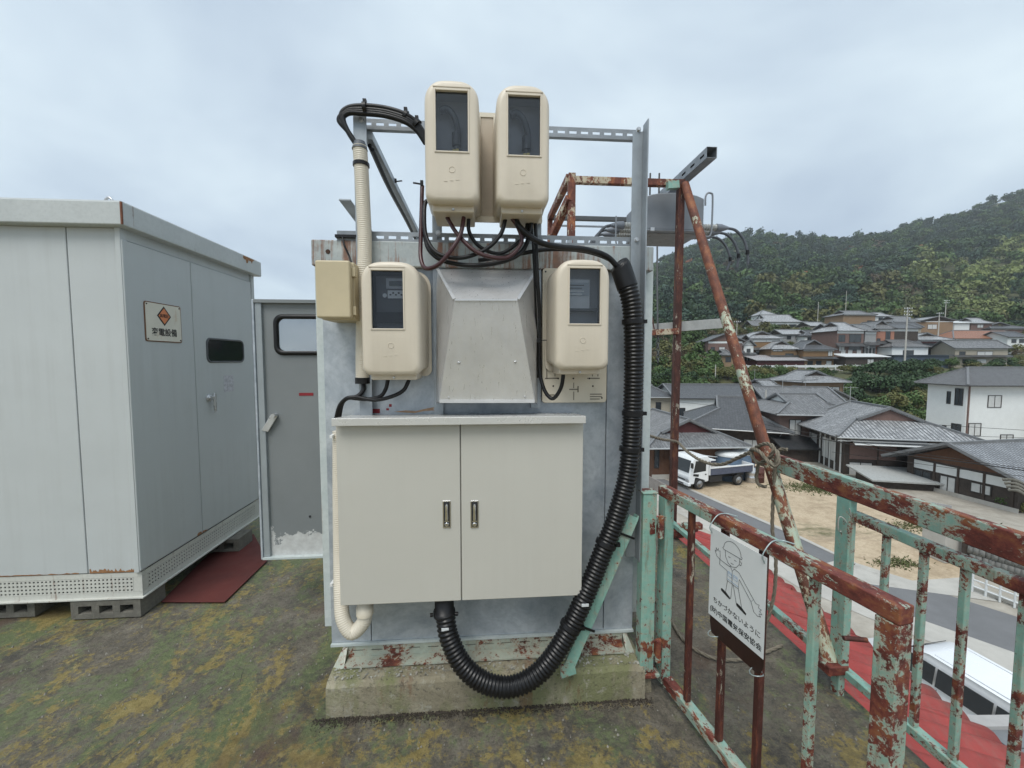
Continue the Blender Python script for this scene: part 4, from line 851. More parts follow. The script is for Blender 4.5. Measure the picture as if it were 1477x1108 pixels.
q = G0+GU*(GL-.03)+UZ*(zg1-.12)+GN*.03; MB().tube([q, q+GN*.05-GU*.02], .006, 8).build('latch_pin', K['bar_rust'], gate)

# keep-away sign wired to the gate
sA, sB, sC, sD = WG(1026,760,.05), WG(1108,800,.05), WG(1101,936,.05), WG(1022,884,.05)
sg = thing('warning_board', (sD.x, sD.y, sC.z), 'white board with a line drawing of a helmeted worker, wired to the gate', 'sign')
s0 = (sA-G0).dot(GU); s1 = ((sB-G0).dot(GU)+(sC-G0).dot(GU))/2; zA = sA.z; zD = sD.z
SO = G0+GN*.05+GU*s0; sw, sh = s1-s0, zA-zD
def SQ(u, v, n=0.0): return SP(u, .22+v*.80, n)
def SP(u, v, n=0.0): return SO+GU*(u*sw)+UZ*(zD+v*sh)+GN*n      # u right 0..1, v up 0..1
MB().prism([SP(0,0), SP(1,0), SP(1,1), SP(0,1)], GN*.0015).build('face', K['signwhite'], sg)
MB().prism([SP(.06,-.20,-.004), SP(.94,-.20,-.004), SP(1.0,-.08,-.004), SP(1.0,.98,-.004), SP(.02,.98,-.004), SP(.02,-.08,-.004)], GN*.003).build('backing_plate', K['brownplate'], sg, bevel=.002)
def ink(pts, r=.0009, mat='ink', name='drawn_line'):
    MB().tube([SQ(u, v, .0017) for u, v in pts], r, 4).build(name, K[mat], sg)
def arc(cx, cy, rx, ry, a0, a1, n=12): return [(cx+rx*math.cos(R(a0+(a1-a0)*k/n)), cy+ry*math.sin(R(a0+(a1-a0)*k/n))) for k in range(n+1)]
ink(arc(.43,.80,.16,.13,0,180)+[(.25,.79),(.27,.77),(.60,.775),(.61,.80),(.59,.80)])                # helmet and brim
ink([(.30,.77),(.31,.69),(.36,.62),(.43,.60),(.51,.63),(.56,.69),(.57,.775)])                        # face
ink([(.36,.71),(.40,.71)]); ink([(.47,.71),(.51,.71)]); ink([(.41,.645),(.46,.645)]); ink([(.57,.74),(.60,.73),(.59,.69),(.56,.69)])
ink([(.40,.60),(.39,.585),(.20,.60),(.20,.53),(.35,.51),(.35,.38),(.56,.37),(.57,.50),(.78,.32),(.82,.37),(.56,.585),(.47,.595)])  # jacket and sleeves
ink([(.40,.60),(.44,.55),(.48,.595)]); ink([(.44,.55),(.445,.375)])
ink([(.20,.60),(.14,.62),(.10,.69),(.13,.68),(.12,.73),(.155,.70),(.165,.74),(.18,.70),(.20,.72),(.205,.66),(.20,.53)])               # raised hand
ink([(.78,.32),(.83,.22),(.89,.20),(.94,.22),(.91,.24),(.96,.26),(.92,.28),(.95,.31),(.90,.31),(.91,.35),(.86,.34),(.82,.37)])        # other hand
ink([(.36,.38),(.33,.20),(.43,.17),(.45,.37)]); ink([(.47,.37),(.53,.17),(.63,.15),(.56,.375)])                                       # legs
for u0, v0 in ((.24,.18),(.53,.13)):
    MB().prism([SQ(u0+a, v0+b, .0016) for a, b in ((0,.03),(.02,.045),(.10,.03),(.18,-.005),(.17,-.03),(.08,-.012),(.01,.005))], GN*.0006).build('drawn_boot', K['ink'], sg)
for u0 in (.365,.465):
    ink([(u0,.51),(u0+.07,.505),(u0+.07,.45),(u0,.455),(u0,.51)], .0007, 'blueink'); ink([(u0,.49),(u0+.07,.487)], .0006, 'blueink')
ink([(.355,.405),(.56,.395)], .0007, 'blueink')
fs = sw*.098
text('lettering', 'ちかづかないように', fs*.98, SP(.52,.205,.0017), GU, UZ, K['ink'], sg, bold=.0001)
text('lettering', '(財)中国電気保安協会', fs*1.0, SP(.50,.085,.0017), GU, UZ, K['ink'], sg, bold=.0003)
for u in (.03, .97):
    P = [SP(u,.94,.002), SP(u,1.02,.008)+GN*.004, G0+GU*(s0+u*sw)+UZ*(zg1+.004)+GN*.03, G0+GU*(s0+u*sw)+UZ*(zg1+.006)-GN*.01, G0+GU*(s0+u*sw+.03)+UZ*(zg1+.005)-GN*.03]
    MB().tube(spline(P, 5), .0022, 6).build('tie_wire', K['wire'], sg)
for u in (.12, .90):
    c = SP(u, -.19, .0); MB().tube([c+V((math.cos(k*.6)*.02, math.sin(k*.6)*.02, .004*math.sin(k))) for k in range(11)], .0018, 6).build('tie_wire', K['wire'], sg)

# railing along the roof edge
XE = 1.665
rl = thing('railing', (XE, 1.5, 0), 'mint green railing flaking to red rust along the roof edge', 'railing')
zt_ = WX(1240, 695, XE).z; YA, YZ_ = WX(1092, 650, XE).y, -1.2
zr1 = WX(1300, 700, XE).z; zr0 = WX(1300, 748, XE).z; dz_ = (zr1-zr0)*.72
MB().box((XE-.035, YZ_, 1.02-dz_), (XE+.004, YA, 1.02)).build('top_rail', K['rail_rust'], rl, bevel=.006)
zm = WX(1300, 770, XE).z; ym0 = WX(1226, 745, XE).y
MB().box((XE-.02, YZ_, zm-.028), (XE+.02, ym0, zm+.016)).build('mid_rail', K['mint_worn'], rl, bevel=.006)
MB().box((XE-.02, YZ_, .095), (XE+.02, 3.40, .132)).build('bottom_rail', K['mint'], rl, bevel=.005)
for px_, w_ in ((1222, .07),):
    y = WX(px_, 800, XE).y; MB().box((XE-.033, y-w_/2, .133), (XE+.002, y+w_/2, 1.02-dz_-.001)).build('post', K['mint'], rl, bevel=.004)
    MB().box((XE-.03, y-.02, -.03), (XE, y+.02, .094)).build('post_foot', K['mint_worn'], rl)
    y0_ = y
for px_ in (1272, 1327, 1388, 1477):
    y = WX(px_, 900, XE).y; MB().box((XE-.011, y-.011, .133), (XE+.011, y+.011, zm-.029)).build('baluster', K['mint_worn'], rl, bevel=.003)
for y in (.95, .78, .6, .4, .2, 0, -.2): MB().box((XE-.011, y-.011, .133), (XE+.011, y+.011, zm-.029)).build('baluster', K['mint_worn'], rl, bevel=.003)
MB().box((XE-.033, -.45, -.03), (XE+.002, -.38, 1.02-dz_-.001)).build('post', K['mint'], rl, bevel=.004)
# twisted wire on the post
y = y0_; pts = [V((XE-.04+.02*math.sin(k*1.1), y-.04+.012*k*.6, .86+.03*math.cos(k*1.7)-.012*k)) for k in range(9)]
MB().tube(spline(pts, 5), .0022, 6).build('twisted_wire', plain('pale_wire', (.45,.45,.42), .5), rl)

# rusted frame: uprights, cross bars, brace pipe
YP = 3.40
fz = WY(870, 258, YP).z; pxl = WY(824, 300, YP).x; pxr = WY(981, 300, YP).x
fm = thing('pipe_scaffold', (pxr, YP, 0), 'rust covered pipe frame behind the cubicle with a long slanting brace', 'frame')
MB().box((pxr-.028, YP-.028, -.02), (pxr+.028, YP+.028, fz+.01)).build('upright', K['pole_rust'], fm, bevel=.006)
MB().box((pxl-.03, YP-.03, 2.07), (pxl+.03, YP+.03, fz+.03)).build('upright', K['pipe_rust'], fm, bevel=.004)
MB().bar(V((pxl+.03, YP, fz-.02)), V((pxr-.03, YP, fz-.02)), .05, .055).build('cross_bar', K['pipe_rust'], fm, bevel=.003)
YP2 = 4.35
MB().bar(V((pxl-.02, YP, fz)), V((pxl-.02, YP2, fz)), .05, .06).build('cross_bar', K['pipe_rust'], fm)
MB().bar(V((pxl-.02, YP2, fz-.0)), V((pxr, YP2, fz-.0)), .05, .04).build('cross_bar', K['meter'], fm)
MB().bar(V((pxl-.02, YP2, fz-.08)), V((pxr, YP2, fz-.08)), .02, .015).build('cross_bar', K['strut'], fm)
MB().bar(V((pxl-.02, YP2, fz+.02)), V((pxl-.02, YP2, -.02)), .05, .05).build('upright', K['pipe_rust'], fm)
MB().bar(V((pxr, YP2, fz+.02)), V((pxr, YP2, -.02)), .05, .05).build('upright', K['pipe_rust'], fm)
MB().bar(WY(822, 285, YP-.02), WY(794, 345, YP+.3), .06, .06).build('strut', K['pipe_rust'], fm, bevel=.004)
ft = WX(1198, 935, XE-.05); tp = V((pxr+.01, YP-.05, fz+.01))
tp = WY(988, 266, YP-.05)
ft.z = .14; MB().tube([tp, tp.lerp(ft,.25), tp.lerp(ft,.5), tp.lerp(ft,.75), ft], .033, 16).build('brace_pipe', K['pipe_pale'], fm)
MB().box(ft+V((-.05,-.05,-.03)), ft+V((.05,.06,.012))).build('brace_foot', K['mint_worn'], fm, bevel=.004)
# low rusted rail and weathered plank on the far side
MB().bar(WY(934, 480, YP-.03), WY(978, 478, YP-.03), .05, .05).build('cross_bar', K['pipe_rust'], fm, bevel=.004)
tag(MB().bar(WY(934, 475, YP+.06), WY(1046, 466, YP+.03), .02, .085).build('plank', K['plank'], bevel=.003), 'pale weathered plank fixed level behind the rusted upright', 'plank')
hk = thing('hanging_chain', WY(949, 500, YP-.03), 'short dark chain hanging below the low rusted bar', 'chain')
for k in range(7):
    c = WY(949, 489+k*5.2, YP-.03); n_ = 10; ax = UX if k % 2 else UY
    MB().tube([c+ax*(math.cos(i/n_*6.283)*.011)+UZ*(math.sin(i/n_*6.283)*.019) for i in range(n_+1)], .005, 6).build('link', K['meter'], hk)
tag(MB().tube([WY(948, 356, YP+.15), WY(948, 420, YP+.05), WY(949, 487, YP-.03)], .008, 8).build('earth_wire', K['meter']), 'thin dark earth wire dropping from the switch tank', 'wire')
tag(MB().tube([WY(938, 445, YP), WY(944, 477, YP-.03)], .006, 8).build('rusty_rod', K['bar_rust']), 'thin rusty rod leaning by the low rusted bar', 'rod')

# slotted square beam laid across the frame
b0 = WD(1027, 220, 3.10); b1 = V((b0.x, 4.6, b0.z)); bm_ = thing('slotted_beam', (b0.x, b0.y, b0.z), 'grey slotted square steel beam projecting over the rusted frame', 'beam')
s_ = .040; bmb = MB(); Lb = b1.y-b0.y; cell = .145; ncell = int(Lb/cell)
bmb.holed(V((b0.x-s_, b0.y, b0.z-.02)), UY, UZ, -UX, ncell, 1, cell, .04, .065, .018, .003)
Lb = ncell*cell
for z0_, z1_ in ((-s_, -.0201), (.0201, s_)): bmb.add([V((b0.x-s_, b0.y, b0.z+z0_)), V((b0.x-s_, b0.y+Lb, b0.z+z0_)), V((b0.x-s_, b0.y+Lb, b0.z+z1_)), V((b0.x-s_, b0.y, b0.z+z1_))], [(0,1,2,3)])
bmb.box((b0.x-s_+.003, b0.y, b0.z-s_), (b0.x+s_, b0.y+Lb, b0.z-s_+.003)); bmb.box((b0.x+s_-.003, b0.y, b0.z-s_+.003), (b0.x+s_, b0.y+Lb, b0.z+s_)); bmb.box((b0.x-s_, b0.y, b0.z+s_+.0002), (b0.x+s_, b0.y+Lb, b0.z+s_+.003))
bmb.build('beam_body', K['strut'], bm_, fixn=False)
MB().bar(WY(962, 268, YP-.04), WY(978, 267, YP-.04), .05, .06).build('mint_bracket', K['mint'], bm_)

# grey pole switch tank hung from the beam
YT = 3.52; ta, tb_ = WY(930, 282, YT), WY(1015, 333, YT); YT2 = 3.98
sw_ = thing('switch_tank', ((ta.x+tb_.x)/2, YT, tb_.z), 'grey steel switch tank with porcelain bushings hung from the frame', 'switch')
mbx = MB(); outl = []
for k in range(9):
    f = k/8; outl.append((ta.x+(tb_.x-ta.x)*f, ta.z+.045*math.sin(math.pi*f)**.6-.01))
prof_ = [V((tb_.x, YT, tb_.z)), V((tb_.x, YT, ta.z-.01))]
poly = [V((ta.x, YT, tb_.z))]+[V((tb_.x, YT, tb_.z))]+[V((x, YT, z)) for x, z in reversed(outl)]
mbx.prism(poly, V((0, YT2-YT, 0))); mbx.build('tank', K['tank'], sw_, bevel=.012)
MB().box((ta.x-.012, YT-.012, tb_.z-.012), (tb_.x+.012, YT2+.012, tb_.z-.0005)).build('bottom_plate', K['tank'], sw_, bevel=.003)
MB().box((ta.x+.03, YT+.05, tb_.z-.018), (tb_.x-.06, YT2-.03, tb_.z-.0125)).build('underside', streaked('rusty_underside', (.20,.21,.22), (.28,.29,.29), (.14,.06,.03), .54, .7, 0, 8), sw_)
MB().box((ta.x+.05, YT-.022, tb_.z-.016), (ta.x+.085, YT-.0125, tb_.z+.012)).build('clamp', K['bolt'], sw_)
for sgn_, xx in ((-1, ta.x), (1, tb_.x)):
    for k in range(3):
        q = V((xx, YT+.08+.13*k, tb_.z+.055)); n_ = 7
        P = [q+UX*(sgn_*.012*i) for i in range(2*n_)]; MB().tube(P, [.032 if i % 2 else .024 for i in range(2*n_)], 12, smooth=False).build('bushing', K['ceramic'], sw_)
        e0 = q+UX*(sgn_*.16); cn = MB(); cn.tube([e0, e0+UX*(sgn_*.05), e0+UX*(sgn_*.12)+UZ*.0], [.036,.034,.012], 12); bt = cn.build('boot', plain('boot_grey', (.16,.18,.21), .5) if k == 0 and sgn_ < 0 else bpy.data.materials['boot_grey'], sw_)
        a = e0+UX*(sgn_*.11)
        if sgn_ > 0: P = [a, a+V((.08,0,-.02)), a+V((.15,-.01,-.10)), a+V((.185,-.02,-.22)), a+V((.195-.02*k,-.02,-.33))]
        else: P = [a, a+V((-.06,0,-.02)), a+V((-.12,0,-.09)), a+V((-.17,0,-.22)), a+V((-.19,0,-.42))]
        tag(MB().tube(spline(P, 6), .0125, 8).build('lead', K['tape'], sw_))
        if sgn_ > 0: MB().tube([P[3]-UZ*.0+UZ*.02, P[3]-UZ*.02], .017, 8).build('lead_clamp', K['black'], sw_)
q = WY(1022, 300, YT-.03); P = [q+V((-.03,0,.02)), q+V((-.03,0,.09)), q+V((-.012,0,.125)), q+V((.02,0,.125)), q+V((.035,0,.09)), q+V((.035,0,-.15)), q+V((.025,0,-.23)), q+V((-.005,0,-.25)), q+V((-.035,0,-.235)), q+V((-.045,0,-.20))]
MB().tube(spline(P, 6), .008, 8).build('pull_handle', K['tank'], sw_)
q = WY(893, 356, YT-.03); MB().tube(spline([q+V((-.03,0,.26)), q+V((-.03,0,.05)), q+V((0,0,0)), q+V((.03,0,.03))], 6), .007, 8).build('pull_handle', K['tank'], sw_)
for px_ in (938, 951): q = WY(px_, 250, YP+.15); MB().tube([q, V((q.x, q.y, ta.z+.02))], .008, 8).build('hanger_rod', K['meter'], sw_)

# ropes
def rope(label, pts, r=.009):
    P = resample(spline(pts, 14), .012); mb = MB()
    T = [(P[min(i+1,len(P)-1)]-P[max(i-1,0)]).normalized() for i in range(len(P))]
    u = T[0].orthogonal().normalized(); offs = []
    for i in range(len(P)):
        u = (u-T[i]*u.dot(T[i])).normalized(); offs.append((u.copy(), T[i].cross(u)))
    for s in range(3):
        Q = [P[i]+(offs[i][0]*math.cos(i*.55+s*2.094)+offs[i][1]*math.sin(i*.55+s*2.094))*r*.5 for i in range(len(P))]
        mb.tube(Q, r*.55, 6)
    return tag(mb.build('rope', K['rope']), label, 'rope')
XP = 1.58
rope('old rope sagging from the cubicle round the rusted upright to the brace pipe', [WY(934,628,3.0), WY(955,634,3.15), WY(977,638,YP-.045), WY(992,652,3.1), WY(1015,666,2.8), WY(1040,670,2.6), WY(1065,660,2.45), WY(1082,652,2.34)], .012)
kn = [WX(1080,655,XP), WX(1090,646,XP), WX(1105,640,XP-.02), WX(1116,646,XP-.03), WX(1110,660,XP-.03), WX(1095,668,XP-.02), WX(1086,660,XP-.01), WX(1084,648,XP), WX(1096,652,XP-.05), WX(1108,666,XP-.05), WX(1120,672,XP-.04), WX(1122,655,XP-.03), WX(1112,643,XP-.02)]
rope('knot of old rope wound round the rail end and brace pipe', kn, .011)
rope('twisted rope hanging from the rusted top rail past the white sign', [WX(1135,648,XE-.045), WX(1122,652,XE-.055), WX(1117,690,XE-.05), WX(1114,760,XE-.06), WX(1119,810,XE-.06), WX(1116,860,XE-.06), WX(1104,905,XE-.08), WX(1100,925,XE-.08)], .0095)
rope('short rope end dangling by the brace pipe', [WX(1094,668,XP), WX(1091,690,XP), WX(1096,700,XP), WX(1106,702,XP)], .010)
rope('old rope lying curled on the deck behind the gate', [WZ(940,862,.008), WZ(962,885,.01), WZ(985,922,.012), WZ(1020,946,.012), WZ(1060,952,.012), WZ(1095,944,.01), WZ(1130,930,.008)], .009)
# rusted scrap at the far corner of the deck
sp = MB(); 
for k in range(5):
    q = WZ(975+k*5, 770-k*3, .03+.03*k); sp.box(q+V((-.06,-.03,-.03)), q+V((.06+.01*k,.03,.02)))
tag(sp.build('rusted_bracket', K['rail_rust'], bevel=.006), 'heap of flaking rusted bracket at the foot of the upright', 'bracket')

# =================================================================== ROOFS JUST BELOW THE EDGE
rr = thing('red_roof', (2.3, 2.4, -.6), 'red corrugated sheet roof of the lean-to below the railing', 'roof')
yy0, yy1, pitch = .3, 4.15, .14; n_ = int((yy1-yy0)/pitch*8)
REDR = plain('faded_red_sheet', (.32, .042, .034), .5, 0, .2, 5, .05, 120, (.17,.045,.035), 3, .55, grime=.45)
def wave(y): 
    f = (y/pitch) % 1; return .052*abs(math.sin(math.pi*f))**.8
ns = 5; xa, xb = EDGE+.005, 2.76; za, zb2 = -.12, -.52
ya = yy0
for sheet in range(5):
    yb2 = ya+(yy1-yy0)/5; m_ = int((yb2-ya)/pitch*8)+1; g = MB(); V_ = []
    for i in range(ns+1):
        for j in range(m_+1):
            y = ya+(yb2-ya+.03)*j/m_; x = xa+(xb-xa)*i/ns; V_.append((x, y, za+(zb2-za)*i/ns+wave(y)+.003*(sheet % 2)+.004*mn.noise(V((x*2,y*2,sheet)))))
    g.add(V_, [(i*(m_+1)+j, i*(m_+1)+j+1, (i+1)*(m_+1)+j+1, (i+1)*(m_+1)+j) for i in range(ns) for j in range(m_)], True)
    g.build('roof_sheet', REDR, rr, solid=.002); ya = yb2
MB().box((xa, yy0, -.75), (xb-.08, yy1-.05, -.52)).build('purlins', K['meter'], rr)
for k in range(7):
    y = yy0+.25+k*.52; y = round(y/pitch)*pitch+pitch/2; q = V((xb-.12, y, zb2+.03+.04)); MB().tube([q, q+UZ*.03, q+V((-.005,0,.05))], [.012,.006,.004], 8).build('roofing_nail', K['bar_rust'], rr)
# grey slatted lean-to roof below, with a pale end board
gr = thing('grey_lean_to', (4.6, 2.0, -8.6), 'grey board roof with a pale edge board below the red roof', 'roof')
o = WZ(1412, 1058, -1.6); 
for k in range(6):
    MB().prism([o+V((.05+.0*k, -.17*k, 0)), o+V((1.6, -.17*k-.1, .0)), o+V((1.6, -.17*k-.26, .0)), o+V((.05, -.17*k-.16, 0))], V((0,0,.03))).build('board', plain('grey_board', (.17,.18,.19), .6, 0, .1, 8) if k == 0 else bpy.data.materials['grey_board'], gr)
MB().bar(o+V((-.06,.06,.04)), o+V((1.55,-.04,.04)), .11, .04).build('edge_board', plain('pale_board', (.38,.37,.36), .6), gr)
MB().box(o+V((.05,-1.1,-7.0)), o+V((1.5,-.1,-.05))).build('wall', plain('shed_wall', (.30,.29,.27), .8), gr)
# blue sheeted shed past the far end
bl = thing('blue_shed', (5.2, 9.0, -8.6), 'shed with a blue sheet roof below the far end of the deck', 'shed')
qa = WZ(1003, 775, -2.2); MB().box((qa.x-2.2, qa.y-1.6, -8.6), (qa.x+.25, qa.y-.2, -2.5)).build('wall', bpy.data.materials['shed_wall'], bl)
MB().prism([(qa.x-2.3, qa.y-1.7, -2.1), (qa.x+.4, qa.y-1.7, -2.45), (qa.x+.4, qa.y, -2.45), (qa.x-2.3, qa.y, -2.1)], (0,0,.05)).build('roof', plain('blue_sheet', (.05,.16,.30), .5, 0, .2, 3), bl)

# =================================================================== THE TOWN BELOW AND THE HILL BEHIND
ZG = -8.6
FH = V((math.sin(PSI), math.cos(PSI), 0))
def ss(x, a, b): t = min(1, max(0, (x-a)/(b-a))); return t*t*(3-2*t)
RIDGE = [(300,540),(640,520),(800,470),(900,410),(940,394),(1000,371),(1040,357),(1100,352),(1150,357),(1210,361),(1270,350),(1350,331),(1400,316),(1477,292),(1600,262),(1800,240),(2400,240)]
PROF = [(0,-10.15),(50,-10.15),(68,-9.4),(86,-3.0),(97,-2.4),(101,-1.4),(130,6.5),(160,12.0),(190,17.5)]
def lerp_tab(tab, x):
    if x <= tab[0][0]: return tab[0][1]
    for (a, p), (b, q) in zip(tab, tab[1:]):
        if x <= b: return p+(q-p)*(x-a)/(b-a)
    return tab[-1][1]
def terr(D, L):
    if D < 1: return ZG-.02
    px = CX+FPX*L/D; z = lerp_tab(PROF, min(D, 190))
    if D > 190:
        zr = (526-lerp_tab(RIDGE, px))*600/FPX; t = (D-190)/410
        z = 17.5+(zr-17.5)*min(1, t)**1.12 if t < 1 else zr-(t-1)*120
        z += 5*mn.noise(V((D*.012, L*.012, 2)))*ss(D, 190, 260)*(1-ss(D, 520, 600))+9*mn.noise(V((L*.018, 4, 2)))*ss(D,300,560)
    k = ss(px, 640, 900); z = -10.17+(z+10.15)*k
    return z+CAMH
thetas = [R(a) for a in list(np.arange(-180, 5, 4))+list(np.arange(8, 72, .8))+list(np.arange(72, 180.1, 4))]
rads = [1.0, 15, 30, 42, 50, 56, 62, 68, 74, 80, 86, 90, 94, 98, 101, 110, 120, 130, 145, 160, 175, 190, 205]+list(np.arange(225, 1150, 22))
gm = MB()
for r_ in rads:
    for th in thetas:
        D, L = r_*math.cos(th), r_*math.sin(th); p = FH*D+RT*L; gm.v.append((p.x, p.y, terr(D, L)))
nT = len(thetas)
for i in range(len(rads)-1):
    for j in range(nT-1): gm.f.append((i*nT+j, i*nT+j+1, (i+1)*nT+j+1, (i+1)*nT+j)); gm.sm.append(True)
m = Mat('ground_cover'); geo = m.n('ShaderNodeNewGeometry'); sz = m.n('ShaderNodeSeparateXYZ'); m.l(geo.outputs['Position'], sz.inputs[0])
mr = m.n('ShaderNodeMapRange'); m.l(sz.outputs[2], mr.inputs[0]); mr.inputs[1].default_value = -8.5; mr.inputs[2].default_value = -7.6
grav = m.ramp(m.noise(1.2, 10, .7), [(.3, (.27,.245,.205)), (.6, (.38,.35,.30)), (.75, (.46,.43,.37))])
grn = m.ramp(m.noise(.25, 10, .7), [(.3, (.03,.042,.016)), (.55, (.07,.075,.03)), (.75, (.13,.115,.06))])
K['ground'] = m.set(m.mix(mr.outputs[0], grav, grn), .95, 0, m.noise(6, 8), .5, .05)
tag(gm.build('ground', K['ground'], fixn=False), 'ground rising from the town to the wooded hill', kind='structure')

def sheet(name, pts, z, mat, label, sub=None):
    P = [WZ(x, y, z) if len(q) == 2 else None for q in pts for x, y in (q,)]
    o = MB().add(P, [tuple(range(len(P)))]).build(name, mat); bm = bmesh.new(); bm.from_mesh(o.data)
    for f in bm.faces:
        if f.normal.z < 0: f.normal_flip()
    bmesh.ops.triangulate(bm, faces=bm.faces); bm.to_mesh(o.data); bm.free()
    return tag(o, label, kind='structure')
m = Mat('sandy_lot'); c = m.ramp(m.noise(.8, 12, .72), [(.3, (.32,.245,.16)), (.5, (.50,.40,.28)), (.72, (.60,.50,.36))])
c = m.mix(m.ramp(m.noise(9, 8, .8), [(.4, .5), (.6, 0.0)]), c, (.27,.20,.125))
c = m.mix(m.ramp(m.noise(.22, 8, .62, m.coord((1,1.6,1))), [(.585, 0.0), (.68, .85)]), c, m.ramp(m.noise(3, 8), [(.3, (.05,.06,.022)), (.7, (.11,.115,.045))]))
c = m.mix(m.ramp(m.noise(.5, 8, .6, m.coord((.35,1.6,1))), [(.60, 0.0), (.70, .5)]), c, (.16,.125,.085))
K['sand'] = m.set(c, .95, 0, m.noise(14, 8, .8), .6, .03)
K['asphalt'] = plain('worn_asphalt', (.15, .152, .156), .85, 0, .12, .8, .3, 30, (.17,.165,.155), .35, .58)
K['conc'] = plain('pale_concrete', (.42, .405, .37), .85, 0, .12, 1.2, .2, 20, (.27,.25,.22), .5, .55)
sheet('sandy_lot', [(930,678),(960,690),(985,700),(1150,772),(1235,813),(1320,840),(1400,832),(1420,790),(1370,745),(1300,722),(1230,690),(1150,672),(1075,668),(930,664)], ZG-.008, K['sand'], 'bare sandy parking lot across the road')
farE = [(915,672),(985,703),(1150,775),(1235,816),(1330,846),(1477,893),(1800,990)]; nearE = [(1800,1080),(1477,946),(1250,866),(1150,824),(1000,738),(905,688)]
sheet('road', farE+nearE, ZG-.002, K['asphalt'], 'narrow grey asphalt road')
sheet('road_verge', [(905,688),(1000,738),(1150,824),(1250,866),(1477,946),(1800,1080),(1800,1140),(1477,978),(1250,890),(1150,846),(1000,752),(900,695)], ZG-.004, K['conc'], 'pale concrete strip along the near side of the road')
sheet('road_edge', [(985,700),(1150,771),(1235,812),(1330,842),(1330,845),(1235,815),(1150,774.5),(985,702.5)], ZG+.003, K['conc'], 'pale kerb line along the far side of the road')
sheet('road_junction', [(1170,818),(1215,806),(1310,838),(1400,832),(1440,868),(1330,853),(1250,842)], ZG+.001, K['conc'], 'pale concrete apron where the lot meets the road')

# ------------------------------------------------------------------ materials for houses
def tile_mat(name, a, b, sc_=(.27,.24), rough=.38):
    m = Mat(name); br = m.n('ShaderNodeTexBrick'); br.offset = 0.0; m.l(m.tc.outputs['UV'], br.inputs['Vector'])
    br.inputs['Color1'].default_value = (*a, 1); br.inputs['Color2'].default_value = (*b, 1); br.inputs['Mortar'].default_value = (*mul(a, .35), 1)
    br.inputs['Scale'].default_value = 1; br.inputs['Mortar Size'].default_value = .022; br.inputs['Mortar Smooth'].default_value = .6; br.inputs['Bias'].default_value = 0; br.inputs['Brick Width'].default_value = sc_[0]; br.inputs['Row Height'].default_value = sc_[1]
    c = m.mix(m.ramp(m.noise(.7, 8, .7), [(.35, .0), (.68, .55)]), br.outputs['Color'], mul(b, .6))
    return m.set(c, m.ramp(m.noise(5, 5), [(.3, rough-.08), (.7, rough+.15)]), 0, br.outputs['Fac'], .6, -.03)
K['tile'] = tile_mat('grey_roof_tile', (.085,.087,.09), (.25,.252,.255))
K['tile_dark'] = tile_mat('dark_roof_tile', (.062,.065,.07), (.105,.108,.114), rough=.4)
K['tile_pale'] = tile_mat('silver_roof_tile', (.19,.195,.20), (.52,.53,.54), rough=.3)
K['tile_blue'] = tile_mat('glazed_blue_grey_tile', (.20,.215,.24), (.34,.36,.385), rough=.28)
K['tile_orange'] = tile_mat('orange_roof_tile', (.27,.115,.065), (.36,.165,.095))
K['ridge'] = plain('ridge_tile', (.15, .155, .16), .5, 0, .2, 3)
K['tin'] = streaked('rusty_tin', (.34,.35,.36), (.42,.43,.44), (.16,.04,.025), .50, .5, .1, 1.5)
K['tinwhite'] = plain('white_tin', (.62,.64,.64), .45)
K['maroon_wall'] = plain('maroon_boards', (.07,.018,.018), .8, 0, .25, 4)
K['plaster'] = plain('white_plaster', (.66,.68,.67), .8, 0, .04, 2, .25, 6)
K['ochre'] = plain('ochre_render', (.205,.125,.062), .85, 0, .12, 1.5)
K['tanwall'] = plain('tan_render', (.25,.17,.105), .85, 0, .12, 1.5)
K['pinkwall'] = plain('salmon_render', (.33,.155,.105), .85, 0, .12, 1.5)
K['brownbrick'] = plain('brown_siding', (.16,.10,.085), .8, 0, .15, 3)
K['mauve'] = plain('mauve_brown_render', (.155,.105,.09), .85, 0, .12, 1.5)
K['beigewall'] = plain('beige_render', (.34,.31,.25), .85, 0, .1, 1.5)
K['darkwood'] = streaked('dark_boards', (.035,.028,.024), (.075,.058,.048), (.12,.09,.06), .66, .85, 0, 3)
K['redwood'] = streaked('brown_boards', (.085,.04,.024), (.15,.075,.042), (.05,.03,.02), .60, .85, 0, 2)
K['navy'] = plain('slate_blue_sheet', (.07,.095,.13), .6, 0, .15, 2)
K['greywall'] = plain('grey_render', (.27,.275,.275), .85, 0, .12, 1.5)
K['winframe'] = plain('dark_window_frame', (.03,.026,.024), .5)
K['aluframe'] = plain('aluminium_frame', (.40,.41,.41), .4, .4)
K['pane'] = plain('house_window_glass', (.035,.042,.048), .08, 0, .2, 1)
K['curtain'] = plain('pale_curtain', (.52,.53,.52), .35, 0, .1, 3)
K['timber'] = plain('timber_trim', (.05,.036,.028), .8)

